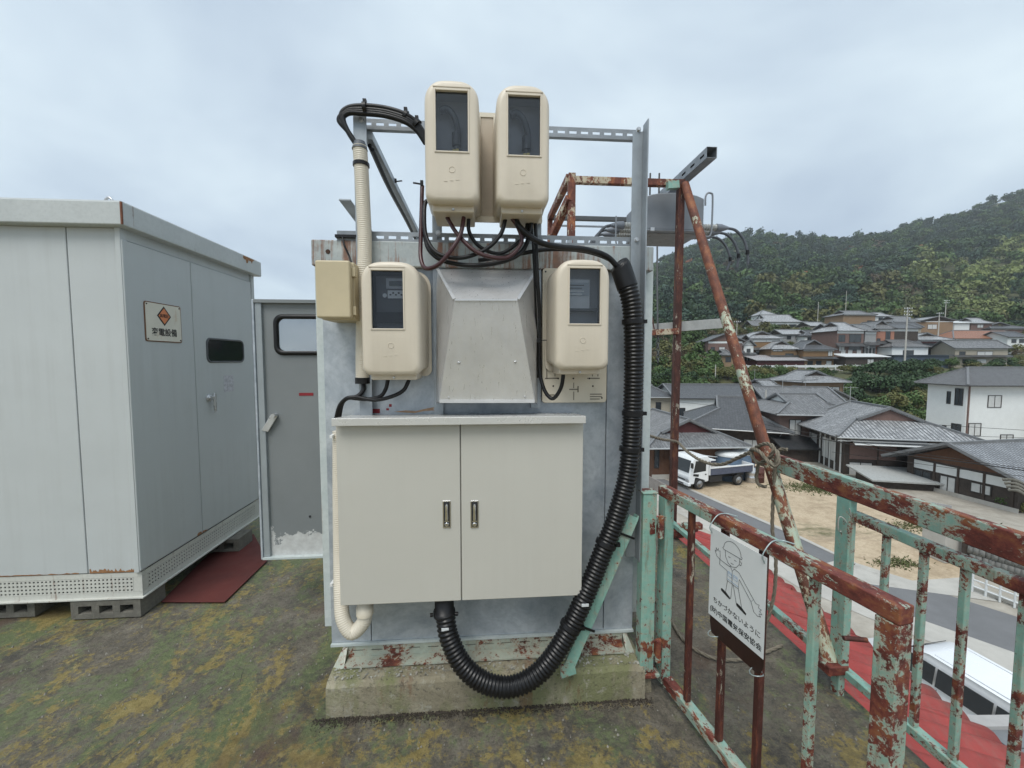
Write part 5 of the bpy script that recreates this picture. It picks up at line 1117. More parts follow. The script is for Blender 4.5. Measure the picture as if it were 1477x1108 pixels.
def prism_roof(W, Dp, h, rh, ov, kind, gf=.55):
    """polygons with the eave edge first; ridge along x"""
    ex, ey = W/2+ov, Dp/2+ov; ze = h-ov*rh/(Dp/2)*.55
    top = h+rh; P = []; gab = []; rid = []
    if kind == 'gable':
        for s in (-1, 1): P.append([V((-ex*s*-1*-1, s*ey, ze)) if False else V((-ex, s*ey, ze)), V((ex, s*ey, ze)), V((ex, 0, top)), V((-ex, 0, top))])
        gab = [[V((s*(W/2-.02), -Dp/2, h-.02)), V((s*(W/2-.02), Dp/2, h-.02)), V((s*(W/2-.02), 0, top-.12))] for s in (-1, 1)]
        rid = [(V((-ex, 0, top)), V((ex, 0, top)))]+[(V((s*ex, q*ey, ze)), V((s*ex, 0, top))) for s in (-1, 1) for q in (-1, 1)]
    elif kind in ('hip', 'irimoya'):
        if kind == 'hip': hg = top; gx = max(.3, ex-ey); yg = 0.0
        else: hg = ze+(top-ze)*gf; yg = ey*(1-gf); gx = ex-ey*gf
        for s in (-1, 1):
            if kind == 'hip': P.append([V((-ex, s*ey, ze)), V((ex, s*ey, ze)), V((gx, 0, top)), V((-gx, 0, top))])
            else: P.append([V((-ex, s*ey, ze)), V((ex, s*ey, ze)), V((gx, s*yg, hg)), V((gx+.25, s*yg, hg)), V((gx+.25, 0, top)), V((-gx-.25, 0, top)), V((-gx-.25, s*yg, hg)), V((-gx, s*yg, hg))])
            q = [V((s*ex, -ey, ze)), V((s*ex, ey, ze)), V((s*gx, yg, hg)), V((s*gx, -yg, hg))] if kind != 'hip' else [V((s*ex, -ey, ze)), V((s*ex, ey, ze)), V((s*gx, 0, top))]
            P.append(q)
            if kind == 'irimoya': gab.append([V((s*gx, -yg, hg)), V((s*gx, yg, hg)), V((s*gx, 0, top-.1))])
            for t_ in (-1, 1):
                rid.append((V((s*ex, t_*ey, ze)), V((s*gx, t_*yg, hg))))
                if kind == 'irimoya': rid.append((V((s*(gx+.22), t_*yg, hg)), V((s*(gx+.22), 0, top))))
        rid.append((V((-gx-.2, 0, top)), V((gx+.2, 0, top))))
    elif kind == 'shed':
        P = [[V((-ex, -ey, h)), V((ex, -ey, h)), V((ex, ey, h+rh)), V((-ex, ey, h+rh))]]
    elif kind == 'flat':
        P = [[V((-ex, -ey, h+.1)), V((ex, -ey, h+.1)), V((ex, ey, h+.1)), V((-ex, ey, h+.1))]]
    return P, gab, rid
def house(label, pxc, yb, D, wpx, wh, rh, depth, yaw=0.0, roof='gable', axis='x', wall='ochre', rmat='tile', wins=(), ribs=0.0, ov=.5, skirt=4.0, name='house', cat='house', group=None, gable='timber', trim=True, frame='winframe', gf=.55, zbase=None):
    s = D/FPX; W = wpx*s; h = wh*s; rhm = rh*s; p = WD(pxc, yb, D)
    if zbase is not None: p.z = zbase
    rz = -PSI+R(yaw); loc = V((p.x, p.y, p.z))+Matrix.Rotation(rz, 3, 'Z') @ V((0, depth/2, 0))
    t = thing(name, loc, label, cat, group, rz)
    wl = MB().box((-W/2, -depth/2, -skirt), (W/2, depth/2, h)).build('wall', K[wall], t, local=True)
    A, B = (W, depth) if axis == 'x' else (depth, W)
    P, gab, rid = prism_roof(A, B, h, rhm, ov, roof, gf)
    rot = (lambda q: q) if axis == 'x' else (lambda q: V((-q.y, q.x, q.z)))
    rf = MB(); rb_ = MB()
    for poly in P:
        pts = [rot(q) for q in poly]; u = (pts[1]-pts[0]).normalized(); c0 = pts[0]; nrm_ = u.cross(pts[2]-pts[1]).normalized()
        if nrm_.z < 0: nrm_ = -nrm_
        vv = nrm_.cross(u); 
        if vv.z < 0: vv = -vv
        uvs = [((q-c0).dot(u), (q-c0).dot(vv)) for q in pts]
        idx = len(rf.f); rf.add(pts, [tuple(range(len(pts)))]); rf.uv[idx] = uvs
        if ribs:
            umax = uvs[1][0]; k = ribs/2
            while k < umax:
                vsx = []
                for (a, b) in zip(uvs, uvs[1:]+uvs[:1]):
                    if (a[0]-k)*(b[0]-k) < 0: vsx.append(a[1]+(b[1]-a[1])*(k-a[0])/(b[0]-a[0]))
                if len(vsx) > 1 and max(vsx)-min(vsx) > .25:
                    b0_ = c0+u*k+vv*min(vsx)+nrm_*.045; b1_ = c0+u*k+vv*max(vsx)+nrm_*.045; w_ = ribs*.24
                    rb_.add([b0_-u*w_, b0_+nrm_*.05, b0_+u*w_, b1_-u*w_, b1_+nrm_*.05, b1_+u*w_], [(0,1,4,3),(1,2,5,4),(0,2,1),(3,4,5)])
                k += ribs
    ro = rf.build('roof', K[rmat], t, local=True, solid=.12, fixn=False)
    if ribs and rb_.v: tag(rb_.build('tile_rolls', K['ridge'] if rmat not in ('tile_pale','tile_blue') else plain(rmat+'_roll', (.12,.124,.13), .35) if rmat+'_roll' not in bpy.data.materials else bpy.data.materials[rmat+'_roll'], ro, local=True, fixn=False), kind='stuff')
    rw = .22 if D < 70 else .28
    for a, b in rid: 
        if (b-a).length > .2: MB().bar(rot(a)+UZ*.12, rot(b)+UZ*.12, rw, .2).build('ridge', K['ridge'], ro, local=True)
    for g_ in gab: MB().add([rot(q) for q in g_], [(0,1,2)]).build('gable', K[gable], t, local=True, solid=.03)
    if trim:
        for z in (h-.12,): 
            MB().box((-W/2-.03, -depth/2-.03, z), (W/2+.03, -depth/2-.002, z+.11)).build('eaves_beam', K['timber'], t, local=True)
    for wdef in wins:
        f, u0, v0, u1, v1 = wdef[:5]; gl = wdef[5] if len(wdef) > 5 else 'pane'
        if f == 'f': O = V((-W/2, -depth/2, 0)); u = UX; n = -UY; Lf = W
        elif f == 'l': O = V((-W/2, depth/2, 0)); u = -UY; n = -UX; Lf = depth
        else: O = V((W/2, -depth/2, 0)); u = UY; n = UX; Lf = depth
        c = O+u*(Lf*(u0+u1)/2)+UZ*(h*(v0+v1)/2); hw, hh = Lf*(u1-u0)/2, h*(v1-v0)/2; fw_ = min(.07, hw*.25)
        fo = MB()
        for (cu, cv, a, b) in ((-hw+fw_/2, 0, fw_/2, hh), (hw-fw_/2, 0, fw_/2, hh), (0, -hh+fw_/2, hw-fw_, fw_/2), (0, hh-fw_/2, hw-fw_, fw_/2)): fo.obox(c+u*cu+UZ*cv+n*.03, u, UZ, n, a, b, .028)
        if hw > .45: fo.obox(c+n*.03, u, UZ, n, fw_*.35, hh-fw_, .02)
        w_o = fo.build('window', K[frame], t, local=True)
        MB().obox(c+n*.012, u, UZ, n, hw-fw_, hh-fw_, .008).build('pane', K[gl], w_o, local=True)
    if D < 70 and roof != 'flat' and trim:
        gz = min(q.z for poly in P for q in poly)+.02
        MB().tube([V((-W/2-ov, -depth/2-ov-.05, gz)), V((W/2+ov, -depth/2-ov-.05, gz))], .07, 8).build('gutter', K['aluframe'], t, local=True)
        MB().tube([V((W/2-.1, -depth/2-ov-.05, gz)), V((W/2-.1, -depth/2-.1, gz-.5)), V((W/2-.1, -depth/2-.1, 0))], .045, 8).build('downpipe', K['aluframe'], t, local=True)
        if rng.random() < .6:
            q = V((-W*.2, 0, h+rhm)); an = MB(); an.tube([q, q+UZ*1.8], .03, 6); an.bar(q+UZ*1.7-UX*.6, q+UZ*1.7+UX*.6, .03, .03)
            for i_ in range(6): an.bar(q+UZ*1.7+UX*(-.5+.2*i_)-UY*.3, q+UZ*1.7+UX*(-.5+.2*i_)+UY*.3, .02, .02)
            an.build('aerial', K['aluframe'], t, local=True)
    t['_w'] = W; t['_d'] = depth; t['_h'] = h
    return t
def hpart(t, name, a, b, mat, bev=0.0): return MB().box(a, b).build(name, K[mat] if isinstance(mat, str) else mat, t, local=True, bevel=bev)
def dims(t): 
    r_ = t['_w'], t['_d'], t['_h']; 
    for k in ('_w','_d','_h'): del t[k]
    return r_

# ---- near houses round the lot
h = house('tiled house with brown board wall and brown gable behind the parked truck', 1000, 689, 34.5, 122, 50, 30, 9.5, 4, 'irimoya', 'y', 'redwood', 'tile', [('f',.02,.30,.08,.85)], .30, .9, .5, gable='maroon_wall', gf=.45)
W, Dp, H = dims(h)
for k in range(14): hpart(h, 'board', (-W/2+.55+k*(W-.8)/14, -Dp/2-.03, .35), (-W/2+.55+(k+.94)*(W-.8)/14, -Dp/2-.004, H-.35), 'redwood')
hpart(h, 'foundation', (-W/2-.05, -Dp/2-.08, -.1), (W/2+.05, -Dp/2-.035, .34), 'conc')
h = house('long low wing with pale weathered tiles beside the brown board house', 930, 672, 37, 60, 30, 26, 9, 6, 'gable', 'x', 'greywall', 'tile_pale', [('f',.70,.3,.8,.8,'curtain')], .30, .8, .5); dims(h)
h = house('house under a broad smooth dark slate grey roof in front of the white store', 1058, 671, 44, 112, 56, 36, 11, -24, 'irimoya', 'x', 'darkwood', 'tile_dark', [('f',.2,.25,.4,.7),('f',.6,.25,.8,.7,'curtain')], 0, 1.0, .5, gf=.6); dims(h)
h = house('long white plastered store with plain grey roof', 1045, 632, 60, 138, 58, 16, 10, -3, 'gable', 'x', 'plaster', 'tile_dark', [('f',.02,.35,.09,.75),('f',.35,.5,.42,.8)], 0, .5, .5, trim=False, gable='plaster'); dims(h)
h = house('small beige house with dark tiles beside the white store', 945, 612, 62, 44, 40, 13, 8, 0, 'hip', 'x', 'beigewall', 'tile_dark', [('f',.5,.35,.68,.8)], 0, .6, .5); dims(h)
h = house('flat roofed brown shed at the foot of the wooded bank', 958, 592, 78, 36, 36, 2, 7, -4, 'flat', 'x', 'brownbrick', 'tinwhite', [('f',.18,.55,.32,.85,'curtain')], 0, .3, 2); dims(h)
h = house('house with mauve brown walls and tiled roof next to the wooden house', 1178, 662, 42, 104, 66, 22, 8, -6, 'irimoya', 'x', 'mauve', 'tile', [('f',.12,.50,.28,.86,'curtain'),('f',.52,.50,.76,.86,'curtain')], .32, .7, .5, gable='plaster')
W, Dp, H = dims(h)
hpart(h, 'drainpipe', (W*.05-.05, -Dp/2-.12, .2), (W*.05+.05, -Dp/2-.02, H-.1), 'aluframe')
pr = MB(); pr.prism([(-W/2-1.0,-Dp/2-2.6,H*.30),(W*.2,-Dp/2-2.6,H*.30),(W*.2,-Dp/2,H*.48),(-W/2-1.0,-Dp/2,H*.48)], (0,0,.12)); pr.build('porch_roof', K['tile_dark'], h, local=True)
hpart(h, 'porch_wall', (-W/2-.6,-Dp/2-2.1,-.2), (W*.1,-Dp/2-.1,H*.3), 'darkwood')
h = house('light grey tiled house behind the mauve walled house', 1160, 622, 56, 90, 40, 20, 9, -10, 'gable', 'x', 'plaster', 'tile', [('f',.1,.3,.25,.7)], .32, .7, .5); dims(h)
h = house('old wooden house with silvery tiled gable roof facing the lot', 1293, 693, 35.0, 132, 68, 33, 8.5, -13, 'irimoya', 'y', 'darkwood', 'tile_pale', [('f',.04,.02,.27,.36,'curtain'),('l',.15,.25,.45,.75,'curtain'),('l',.55,.25,.85,.75,'curtain')], .30, 1.25, .6, gable='brownbrick', gf=.52)
W, Dp, H = dims(h)
hpart(h, 'plaster_panel', (W*.13, -Dp/2-.06, .45), (W*.47, -Dp/2-.004, H*.80), plain('mottled_plaster', (.44,.46,.43), .85, 0, .25, 1.2, .2, 6, (.28,.24,.18), 1, .58))
aw = MB(); aw.prism([(-W/2+.1,-Dp/2-1.3,H*.78),(W*.2,-Dp/2-1.3,H*.78),(W*.2,-Dp/2-.01,H*.93),(-W/2+.1,-Dp/2-.01,H*.93)], (0,0,.06)); aw.build('awning', K['tinwhite'], h, local=True)
hpart(h, 'shutter', (-W/2+.35, -Dp/2-.08, H*.42), (-W*.02, -Dp/2-.004, H*.76), 'brownbrick')
for k in range(4): hpart(h, 'post', (-W/2-.02+k*W/3.2-.06, -Dp/2-.10, -.3), (-W/2-.02+k*W/3.2+.06, -Dp/2-.065, H-.2), 'timber')
for k in range(3): hpart(h, 'panel', (W*(.16+k*.115), -Dp/2-.055, H*.82), (W*(.255+k*.115), -Dp/2-.01, H*.95), 'ochre')
hpart(h, 'gutter', (-W/2-1.2, -Dp/2-1.3, H-.62), (W/2+1.2, -Dp/2-1.2, H-.52), 'aluframe')
for k in range(5): hpart(h, 'corner_batten', (-W/2-.12, -Dp/2+.4+k*.9, .2), (-W/2-.03, -Dp/2+.5+k*.9, H-.3), 'plaster')
h = house('low lean-to with weathered boards in front of the wooden house', 1312, 706, 31.5, 84, 12, 6, 2.6, -13, 'shed', 'x', 'darkwood', 'plank', [], 0, .5, .6, trim=False, name='lean_to', cat='shed'); dims(h)
h = house('white rendered apartment block with dark framed windows and grey tiled hip roof', 1476, 642, 47, 166, 90, 20, 4.6, -2, 'hip', 'x', 'plaster', 'tile_dark',
    [('f',.175,.60,.29,.80,'curtain'),('f',.028,.14,.135,.35,'curtain'),('f',.30,-.02,.41,.17,'curtain'),('f',.60,.55,.72,.78),('l',.72,.62,.92,.90),('l',.52,.63,.62,.84),('l',.68,.16,.92,.32),('l',.45,.16,.56,.26)], .33, .9, .6, trim=False, gf=.6)
W, Dp, H = dims(h)
hpart(h, 'drainpipe', (-W/2+.12, -Dp/2-.14, .0), (-W/2+.24, -Dp/2-.02, H-.1), 'brownbrick'); hpart(h, 'annex', (W*.02, -Dp/2-1.2, -.3), (W*.22, -Dp/2-.003, H*.62), 'plaster')
MB().prism([(W*.0,-Dp/2-2.2,H*.44),(W*.3,-Dp/2-2.2,H*.44),(W*.3,-Dp/2-1.205,H*.52),(W*.0,-Dp/2-1.205,H*.52)], (0,0,.1)).build('canopy', K['tile_dark'], h, local=True)
h = house('house with striped glazed blue grey tiles beyond the rusted rail', 1540, 735, 27.5, 190, 50, 34, 6.5, 10, 'gable', 'x', 'darkwood', 'tile_blue', [('f',.10,.1,.22,.75,'curtain'),('f',.30,.1,.44,.75),('l',.08,.05,.26,.62),('l',.34,.05,.50,.62,'curtain'),('l',.62,.30,.80,.62,'curtain')], .30, 1.1, .6, gable='redwood'); 
W, Dp, H = dims(h)
for k in range(5): hpart(h, 'post', (-W/2-.07, -Dp/2+.2+k*1.45, -.2), (-W/2-.01, -Dp/2+.34+k*1.45, H-.05), 'timber')
hpart(h, 'plaster_panel', (-W/2-.03, -Dp/2+.4, H*.66), (-W/2-.004, Dp/2-.4, H*.93), 'plaster'); hpart(h, 'foundation', (-W/2-.12, -Dp/2-.1, -.2), (-W/2-.075, Dp/2, .35), 'conc')
hpart(h, 'white_panel', (-W*.06, -Dp/2-.05, .3), (W*.04, -Dp/2-.004, H*.8), 'plaster')
h = house('small tiled house with white gable below the guardrail road', 1186, 590, 66, 64, 40, 14, 7, 6, 'irimoya', 'y', 'tanwall', 'tile_pale', [('f',.1,.55,.45,.8,'curtain'),('f',.55,.55,.9,.8,'curtain')], .35, .7, 2, gable='timber'); dims(h)
h = house('low house with white timbered gable beside the dark bushes', 1196, 603, 60, 64, 26, 15, 6, 8, 'gable', 'y', 'plaster', 'tile', [('f',.1,.5,.3,.85),('f',.4,.5,.6,.85)], .35, .6, 2, gable='plaster'); dims(h)
h = house('grey tiled house with steep gable below the guardrail', 1128, 600, 64, 70, 30, 20, 8, 14, 'irimoya', 'x', 'plaster', 'tile_pale', [('f',.2,.4,.4,.8)], .35, .7, 2, gf=.7); dims(h)

# ---- houses along and above the guardrail road (far: simple parts)
G = 'houses on the slope above the guardrail'
def far(label, x0_, x1_, ye, yb, yr, D, **k):
    k.setdefault('depth', 8); dep = k.pop('depth')
    h = house(label, (x0_+x1_)/2, yb, D, x1_-x0_, yb-ye, ye-yr, dep, group=G, **k); W, Dp, H = dims(h)
    if k.get('trim', True):
        hpart(h, 'plaster_band', (-W/2-.012, -Dp/2-.012, H*.90), (W/2+.012, -Dp/2-.001, H-.125), 'plaster')
        if yb-ye > 22:
            MB().prism([(-W/2-.5,-Dp/2-.9,H*.46),(W/2+.5,-Dp/2-.9,H*.46),(W/2+.5,-Dp/2-.013,H*.56),(-W/2-.5,-Dp/2-.013,H*.56)], (0,0,.14)).build('pent_roof', K['tile'], h, local=True)
            for q in range(3):
                x = -W/2+W*(.12+.3*q+.05*random.random()); fo = hpart(h, 'window', (x, -Dp/2-.04, H*.12), (x+W*.18, -Dp/2-.002, H*.36), 'winframe')
                MB().box((x+.06, -Dp/2-.05, H*.12+.06), (x+W*.18-.06, -Dp/2-.041, H*.36-.06)).build('pane', K['curtain' if random.random() < .4 else 'pane'], fo, local=True)
    return h
far('dark brown house with pink lower storey at the bend of the guardrail road', 1022, 1068, 492, 526, 482, 100, axis='y', yaw=-8, wall='brownbrick', wins=[('f',.08,.55,.2,.75),('f',.32,.5,.5,.75,'curtain'),('f',.62,.5,.8,.75)], rmat='tile_dark', gable='brownbrick')
far('pink walled annex beside the dark brown house', 1062, 1082, 494, 526, 484, 104, axis='y', wall='pinkwall', rmat='tile', wins=[('f',.3,.3,.7,.6)])
far('tall ochre house with tiled gable behind the rusty tin shed', 1080, 1128, 488, 520, 478, 106, roof='irimoya', axis='y', wall='ochre', rmat='tile_pale', wins=[('f',.2,.2,.45,.45,'curtain'),('f',.1,.82,.9,.95,'curtain')], gf=.5)
far('ochre house with silver tiles next to the tall ochre house', 1112, 1152, 503, 526, 492, 101, roof='irimoya', axis='y', wall='ochre', rmat='tile_pale', wins=[('f',.5,.25,.8,.7),('f',.05,.82,.4,.95,'curtain')])
far('ochre house with dark hip gable above the guardrail', 1158, 1202, 504, 530, 491, 99, roof='irimoya', axis='y', wall='ochre', rmat='tile_dark', wins=[('f',.05,.52,.95,.60),('f',.8,.62,.95,.9,'curtain')])
far('maroon boarded shed with red and white rusted tin roof', 1092, 1160, 520, 531, 512, 97, depth=6, roof='shed', wall='maroon_wall', rmat='tin', trim=False)
far('long brown two storey row house with balconies', 1204, 1246, 477, 520, 464, 106, roof='irimoya', wall='brownbrick', rmat='tile_pale', wins=[('f',.05,.62,.3,.85),('f',.45,.6,.9,.88),('f',.45,.32,.9,.52),('f',.08,.3,.3,.5,'curtain'),('f',.3,.02,.6,.2,'curtain')], yaw=6)
far('grey plaster end of the row house', 1246, 1262, 478, 516, 467, 106.5, wall='greywall', rmat='tile', wins=[('f',.2,.3,.5,.6,'curtain')])
far('salmon pink walled house joined to the row house', 1260, 1288, 474, 516, 463, 107, roof='irimoya', axis='y', wall='pinkwall', rmat='tile', wins=[('f',.1,.55,.3,.66),('f',.55,.6,.8,.9)])
far('black boarded house beside the salmon pink house', 1288, 1322, 474, 516, 466, 107, wall='darkwood', rmat='tile_dark', wins=[('f',.2,.15,.45,.35,'curtain')])
far('open carport with white sheet roof on the guardrail road', 1219, 1279, 515, 531, 510, 97, depth=4, roof='shed', wall='darkwood', rmat='tinwhite', wins=[('f',.52,.3,.68,.8,'curtain')], trim=False)
far('slate blue sheet shed beside the open carport', 1289, 1368, 513, 528, 511, 98, depth=5, roof='flat', wall='navy', rmat='navy', wins=[('f',.56,.1,.8,.5,'curtain')], trim=False)
far('dark red house with tiled gable behind the slate blue shed', 1322, 1372, 490, 516, 480, 108, roof='irimoya', axis='y', wall='maroon_wall', rmat='tile_pale', wins=[('f',.1,.6,.9,.8),('f',.2,.1,.6,.4)])
far('low tiled house wedged behind the slate blue shed', 1286, 1338, 500, 518, 490, 103, roof='irimoya', wall='plaster', rmat='tile', wins=[('f',.3,.3,.6,.7)])
far('beige house with plain grey gable roof above the dark bushes', 1382, 1446, 502, 527, 491, 98, depth=7, wall='beigewall', rmat='tile', wins=[('f',.08,.5,.2,.8),('f',.42,.45,.72,.8,'curtain')], yaw=-10, gable='beigewall')
far('white walled house under a long orange tiled roof', 1374, 1490, 488, 510, 476, 116, roof='hip', wall='plaster', rmat='tile_orange', wins=[('f',.58,.3,.70,.8),('f',.08,.3,.2,.7)])
far('tan house on the slope above the row house', 1216, 1262, 454, 468, 447, 133, roof='irimoya', wall='tanwall', rmat='tile', wins=[('f',.75,.1,.9,.4)])
far('tiled house behind the utility pole', 1288, 1330, 464, 478, 455, 126, roof='irimoya', wall='tanwall', rmat='tile', wins=[('f',.2,.3,.6,.7)])
far('ochre house with silvery tiles behind the orange roof', 1328, 1374, 463, 480, 457, 126, wall='tanwall', rmat='tile_pale', wins=[('f',.2,.3,.5,.7,'curtain')], axis='y')
far('dim brown house against the dark woods', 1428, 1490, 474, 488, 464, 132, roof='irimoya', axis='y', wall='brownbrick', rmat='tile_dark', wins=[('f',.2,.3,.6,.7)])
far('large castle like house standing alone above the orchard', 1098, 1154, 464, 480, 453, 150, roof='irimoya', wall='plaster', rmat='tile_pale', wins=[('f',.1,.35,.3,.75),('f',.4,.35,.6,.75),('f',.7,.35,.9,.75)])
far('upper tower of the castle like house', 1096, 1118, 454, 466, 447, 154, roof='hip', wall='plaster', rmat='tile_pale', wins=[('f',.3,.3,.7,.7)], depth=6)
far('low side wing of the castle like house', 1150, 1170, 470, 479, 463, 153, wall='brownbrick', rmat='tile', depth=6)
far('grey cottage near the castle like house', 1086, 1108, 470, 481, 462, 148, wall='plaster', rmat='tile', depth=6)
far('white gabled house beside the brown row house', 1187, 1206, 486, 500, 478, 118, axis='y', wall='plaster', rmat='tile', depth=6, gable='plaster')
far('small brown house at the left end of the row', 1196, 1212, 474, 492, 467, 120, wall='brownbrick', rmat='tile_pale', depth=6)

far('narrow white house squeezed between the pink annex and the tall ochre house', 1072, 1086, 498, 524, 491, 103, axis='y', wall='plaster', rmat='tile', depth=6, gable='plaster', wins=[('f',.3,.6,.7,.8)])
far('low grey house on the terrace above the tall ochre house', 1128, 1160, 482, 493, 475, 122, wall='greywall', rmat='tile_pale', depth=6, wins=[('f',.2,.3,.4,.8),('f',.6,.3,.8,.8,'curtain')])
far('white cottage with dark tiles above the ochre hip gabled house', 1160, 1188, 484, 496, 476, 119, roof='irimoya', wall='plaster', rmat='tile_dark', depth=6, wins=[('f',.15,.3,.4,.8),('f',.6,.3,.85,.8)])
far('pale barn with silver roof on the orchard terrace', 1168, 1190, 470, 479, 464, 136, wall='beigewall', rmat='tile_pale', depth=6)
far('small white house above the salmon pink house', 1262, 1286, 456, 466, 450, 134, roof='irimoya', wall='plaster', rmat='tile_pale', depth=6, wins=[('f',.2,.3,.45,.8),('f',.55,.3,.8,.8)])
far('beige house with dark tiles behind the black boarded house', 1300, 1328, 472, 486, 464, 121, wall='beigewall', rmat='tile_dark', depth=6, wins=[('f',.2,.3,.45,.8,'curtain')])
far('white shed with tin roof at the edge of the orange roof', 1376, 1398, 466, 476, 461, 130, wall='plaster', rmat='tinwhite', depth=5, roof='shed', trim=False)
far('brown cottage with pale tiles above the orange roof', 1400, 1430, 466, 476, 458, 134, roof='irimoya', wall='brownbrick', rmat='tile_pale', depth=6, wins=[('f',.3,.3,.6,.8,'curtain')])
far('small blue sheeted hut on the slope by the orange roof', 1384, 1396, 461, 465, 459, 142, wall='plaster', rmat='navy', depth=4, roof='shed', trim=False)
far('white two storey house beyond the orange roof', 1452, 1480, 486, 508, 478, 112, wall='plaster', rmat='tile_dark', depth=7, wins=[('f',.2,.6,.45,.85),('f',.6,.6,.85,.85)], gable='plaster')
far('tan cottage between the guardrail and the dark brown house', 1040, 1060, 512, 527, 505, 96, wall='tanwall', rmat='tile', depth=5, wins=[('f',.3,.3,.7,.8)], roof='irimoya')

# ------------------------------------------------------------------ guardrails, walls, poles, wires
gr_ = thing('guardrail', WD(1170, 533, 94), 'white guardrail along the upper road', 'guardrail')
pA, pB = WD(1062, 529, 93), WD(1290, 528, 93); 
MB().bar(pA, pB, .12, .55).build('beam', K['tinwhite'], gr_)
MB().bar(pA-UZ*1.0+FH*.3, pB-UZ*1.0+FH*.3, .4, 1.0).build('retaining_wall', K['conc'], gr_)
for k in range(17): q = pA.lerp(pB, k/16); MB().box(q+V((-.09,-.16,-.7)), q+V((.09,-.08,.45))).build('post', K['tinwhite'], gr_)
gf2 = thing('roadside_fence', WZ(1440, 868, ZG), 'white tubular fence on the far side of the road', 'fence')
a, b = WZ(1402, 853, ZG), WZ(1560, 915, ZG)
for z in (.25, .55, .85): MB().tube([a+UZ*z, b+UZ*z], .035, 8).build('rail', K['tinwhite'], gf2)
for k in range(8): q = a.lerp(b, k/7); MB().tube([q, q+UZ*.95], .04, 8).build('post', K['tinwhite'], gf2)
MB().bar(a+V((.3,.1,.08)), b+V((.3,.1,.08)), .25, .16).build('kerb', K['conc'], gf2)
bw = thing('block_wall', WZ(1440, 820, ZG), 'grey concrete block retaining wall behind the roadside fence', 'wall')
a, b = WZ(1395, 818, ZG), WZ(1520, 858, ZG); u = (b-a).normalized(); nb = 13; bl_ = (b-a).length/nb
blm = None
for r_ in range(5):
    for k in range(nb):
        c = a+u*((k+.5+.5*(r_ % 2))*bl_)+UZ*(.2+r_*.37)+V((.06*random.uniform(-1,1)*.3, 0, 0))
        if blm is None:
            ob = MB().obox(V((0,0,0)), u, UZ, u.cross(UZ), bl_*.485, .17, .16).build('stone_block', plain('wall_block', (.17,.17,.16), .9, 0, .3, 3, .4, 8), bw, local=True, bevel=.03); blm = ob.data; ob.location = c-bw.location
        else:
            ob = bpy.data.objects.new('stone_block', blm); COL.objects.link(ob); ob.parent = bw; ob.location = c-bw.location
MB().bar(a+UZ*.95+FH*.25, b+UZ*.95+FH*.25, .3, 1.9).build('backing', K['darkwood'], bw)
pw = thing('concrete_pier', WZ(1400, 800, ZG), 'pale concrete pier at the end of the block wall', 'wall')
q = WZ(1393, 815, ZG); MB().box(q+V((-.9,.2,0)), q+V((.2,1.3,1.5))).build('pier', K['conc'], pw, bevel=.03)
sf = thing('sheet_fence', WZ(1310, 742, ZG), 'low grey sheet fence in front of the wooden house', 'fence')
a, b = WZ(1248, 728, ZG), WZ(1372, 752, ZG)
for k in range(6): MB().bar(a.lerp(b, k/6)+UZ*.5, a.lerp(b, (k+.97)/6)+UZ*.5, .04, 1.0).build('panel', plain('grey_sheet', (.33,.335,.34), .6) if k == 0 else bpy.data.materials['grey_sheet'], sf)
lw = thing('low_wall', WZ(965, 712, ZG), 'low panelled concrete wall along the near side of the road', 'wall')
a, b = WZ(925, 697, ZG), WZ(1012, 745, ZG)
for k in range(8): MB().bar(a.lerp(b, k/8)+UZ*.45, a.lerp(b, (k+.98)/8)+UZ*.45, .1, .9).build('panel', plain('wall_panel_grey', (.22,.20,.185), .85, 0, .2, 2) if k == 0 else bpy.data.materials['wall_panel_grey'], lw)
for k in range(4): pass
lg = 'rolled grey covers by the striped roof'
for k in range(4):
    a = WD(1446+k*3, 692+k*5, 21-k*.3); b = WD(1500, 702+k*6, 20-k*.3); P = resample(spline([a, a.lerp(b,.3)+UZ*.1, a.lerp(b,.7)-UZ*.05, b], 6), .12)
    tag(MB().tube(P, [.07*(1+.16*math.sin(i*1.9+k)) for i in range(len(P))], 10).build('rolled_cover', K['blockmat']), 'thick lumpy grey roll stacked beside the striped tiled roof', 'roll', lg)

def pole(label, px, yt, yb, D, arms=2, can=False, r=.16):
    a, b = WD(px, yb, D), WD(px, yt, D); b = V((a.x, a.y, b.z)); a.z -= 2
    t = thing('utility_pole', a, label, 'utility pole', 'concrete utility poles in the town'); MB().tube([a, b], [r, r*.6], 10).build('pole', K['conc'], t)
    for k in range(arms):
        z = b.z-.35-.75*k; q = V((a.x, a.y, z)); ar = MB().bar(q-RT*.95-FH*.16, q+RT*.95-FH*.16, .09, .09).build('cross_arm', K['strut'], t)
        for s in (-.85, -.3, .3, .85): MB().tube([q+RT*s-FH*.16+UZ*.045, q+RT*s-FH*.16+UZ*.28], [.07,.05], 8).build('insulator', K['white'], ar)
    if can:
        q = V((a.x, a.y, b.z-3.2)); MB().tube([q+RT*.45, q+RT*.45+UZ*.05, q+RT*.45+UZ*.85, q+RT*.45+UZ*.95], [.26,.28,.28,.15], 14).build('transformer', K['tank'], t); MB().bar(q-RT*.1+UZ*.4, q+RT*.3+UZ*.4, .1, .1).build('bracket', K['strut'], t)
    return b
pole('concrete utility pole with insulators and transformer by the slate blue shed', 1305, 444, 520, 94, 3, True, .2)
pole('slim utility pole rising behind the ochre house with silvery tiles', 1363, 433, 462, 140, 2)
pole('short utility pole in front of the orange tiled roof', 1353, 451, 486, 112, 1)
pole('thin utility pole among the trees below the castle like house', 1179, 436, 470, 150, 0, False, .14)
pole('thin utility pole beside the dark brown house', 1062, 463, 500, 110, 1, False, .12)
pole('concrete utility pole between the dark roofed house and the mauve house', 1102, 562, 640, 50, 0, False, .14)
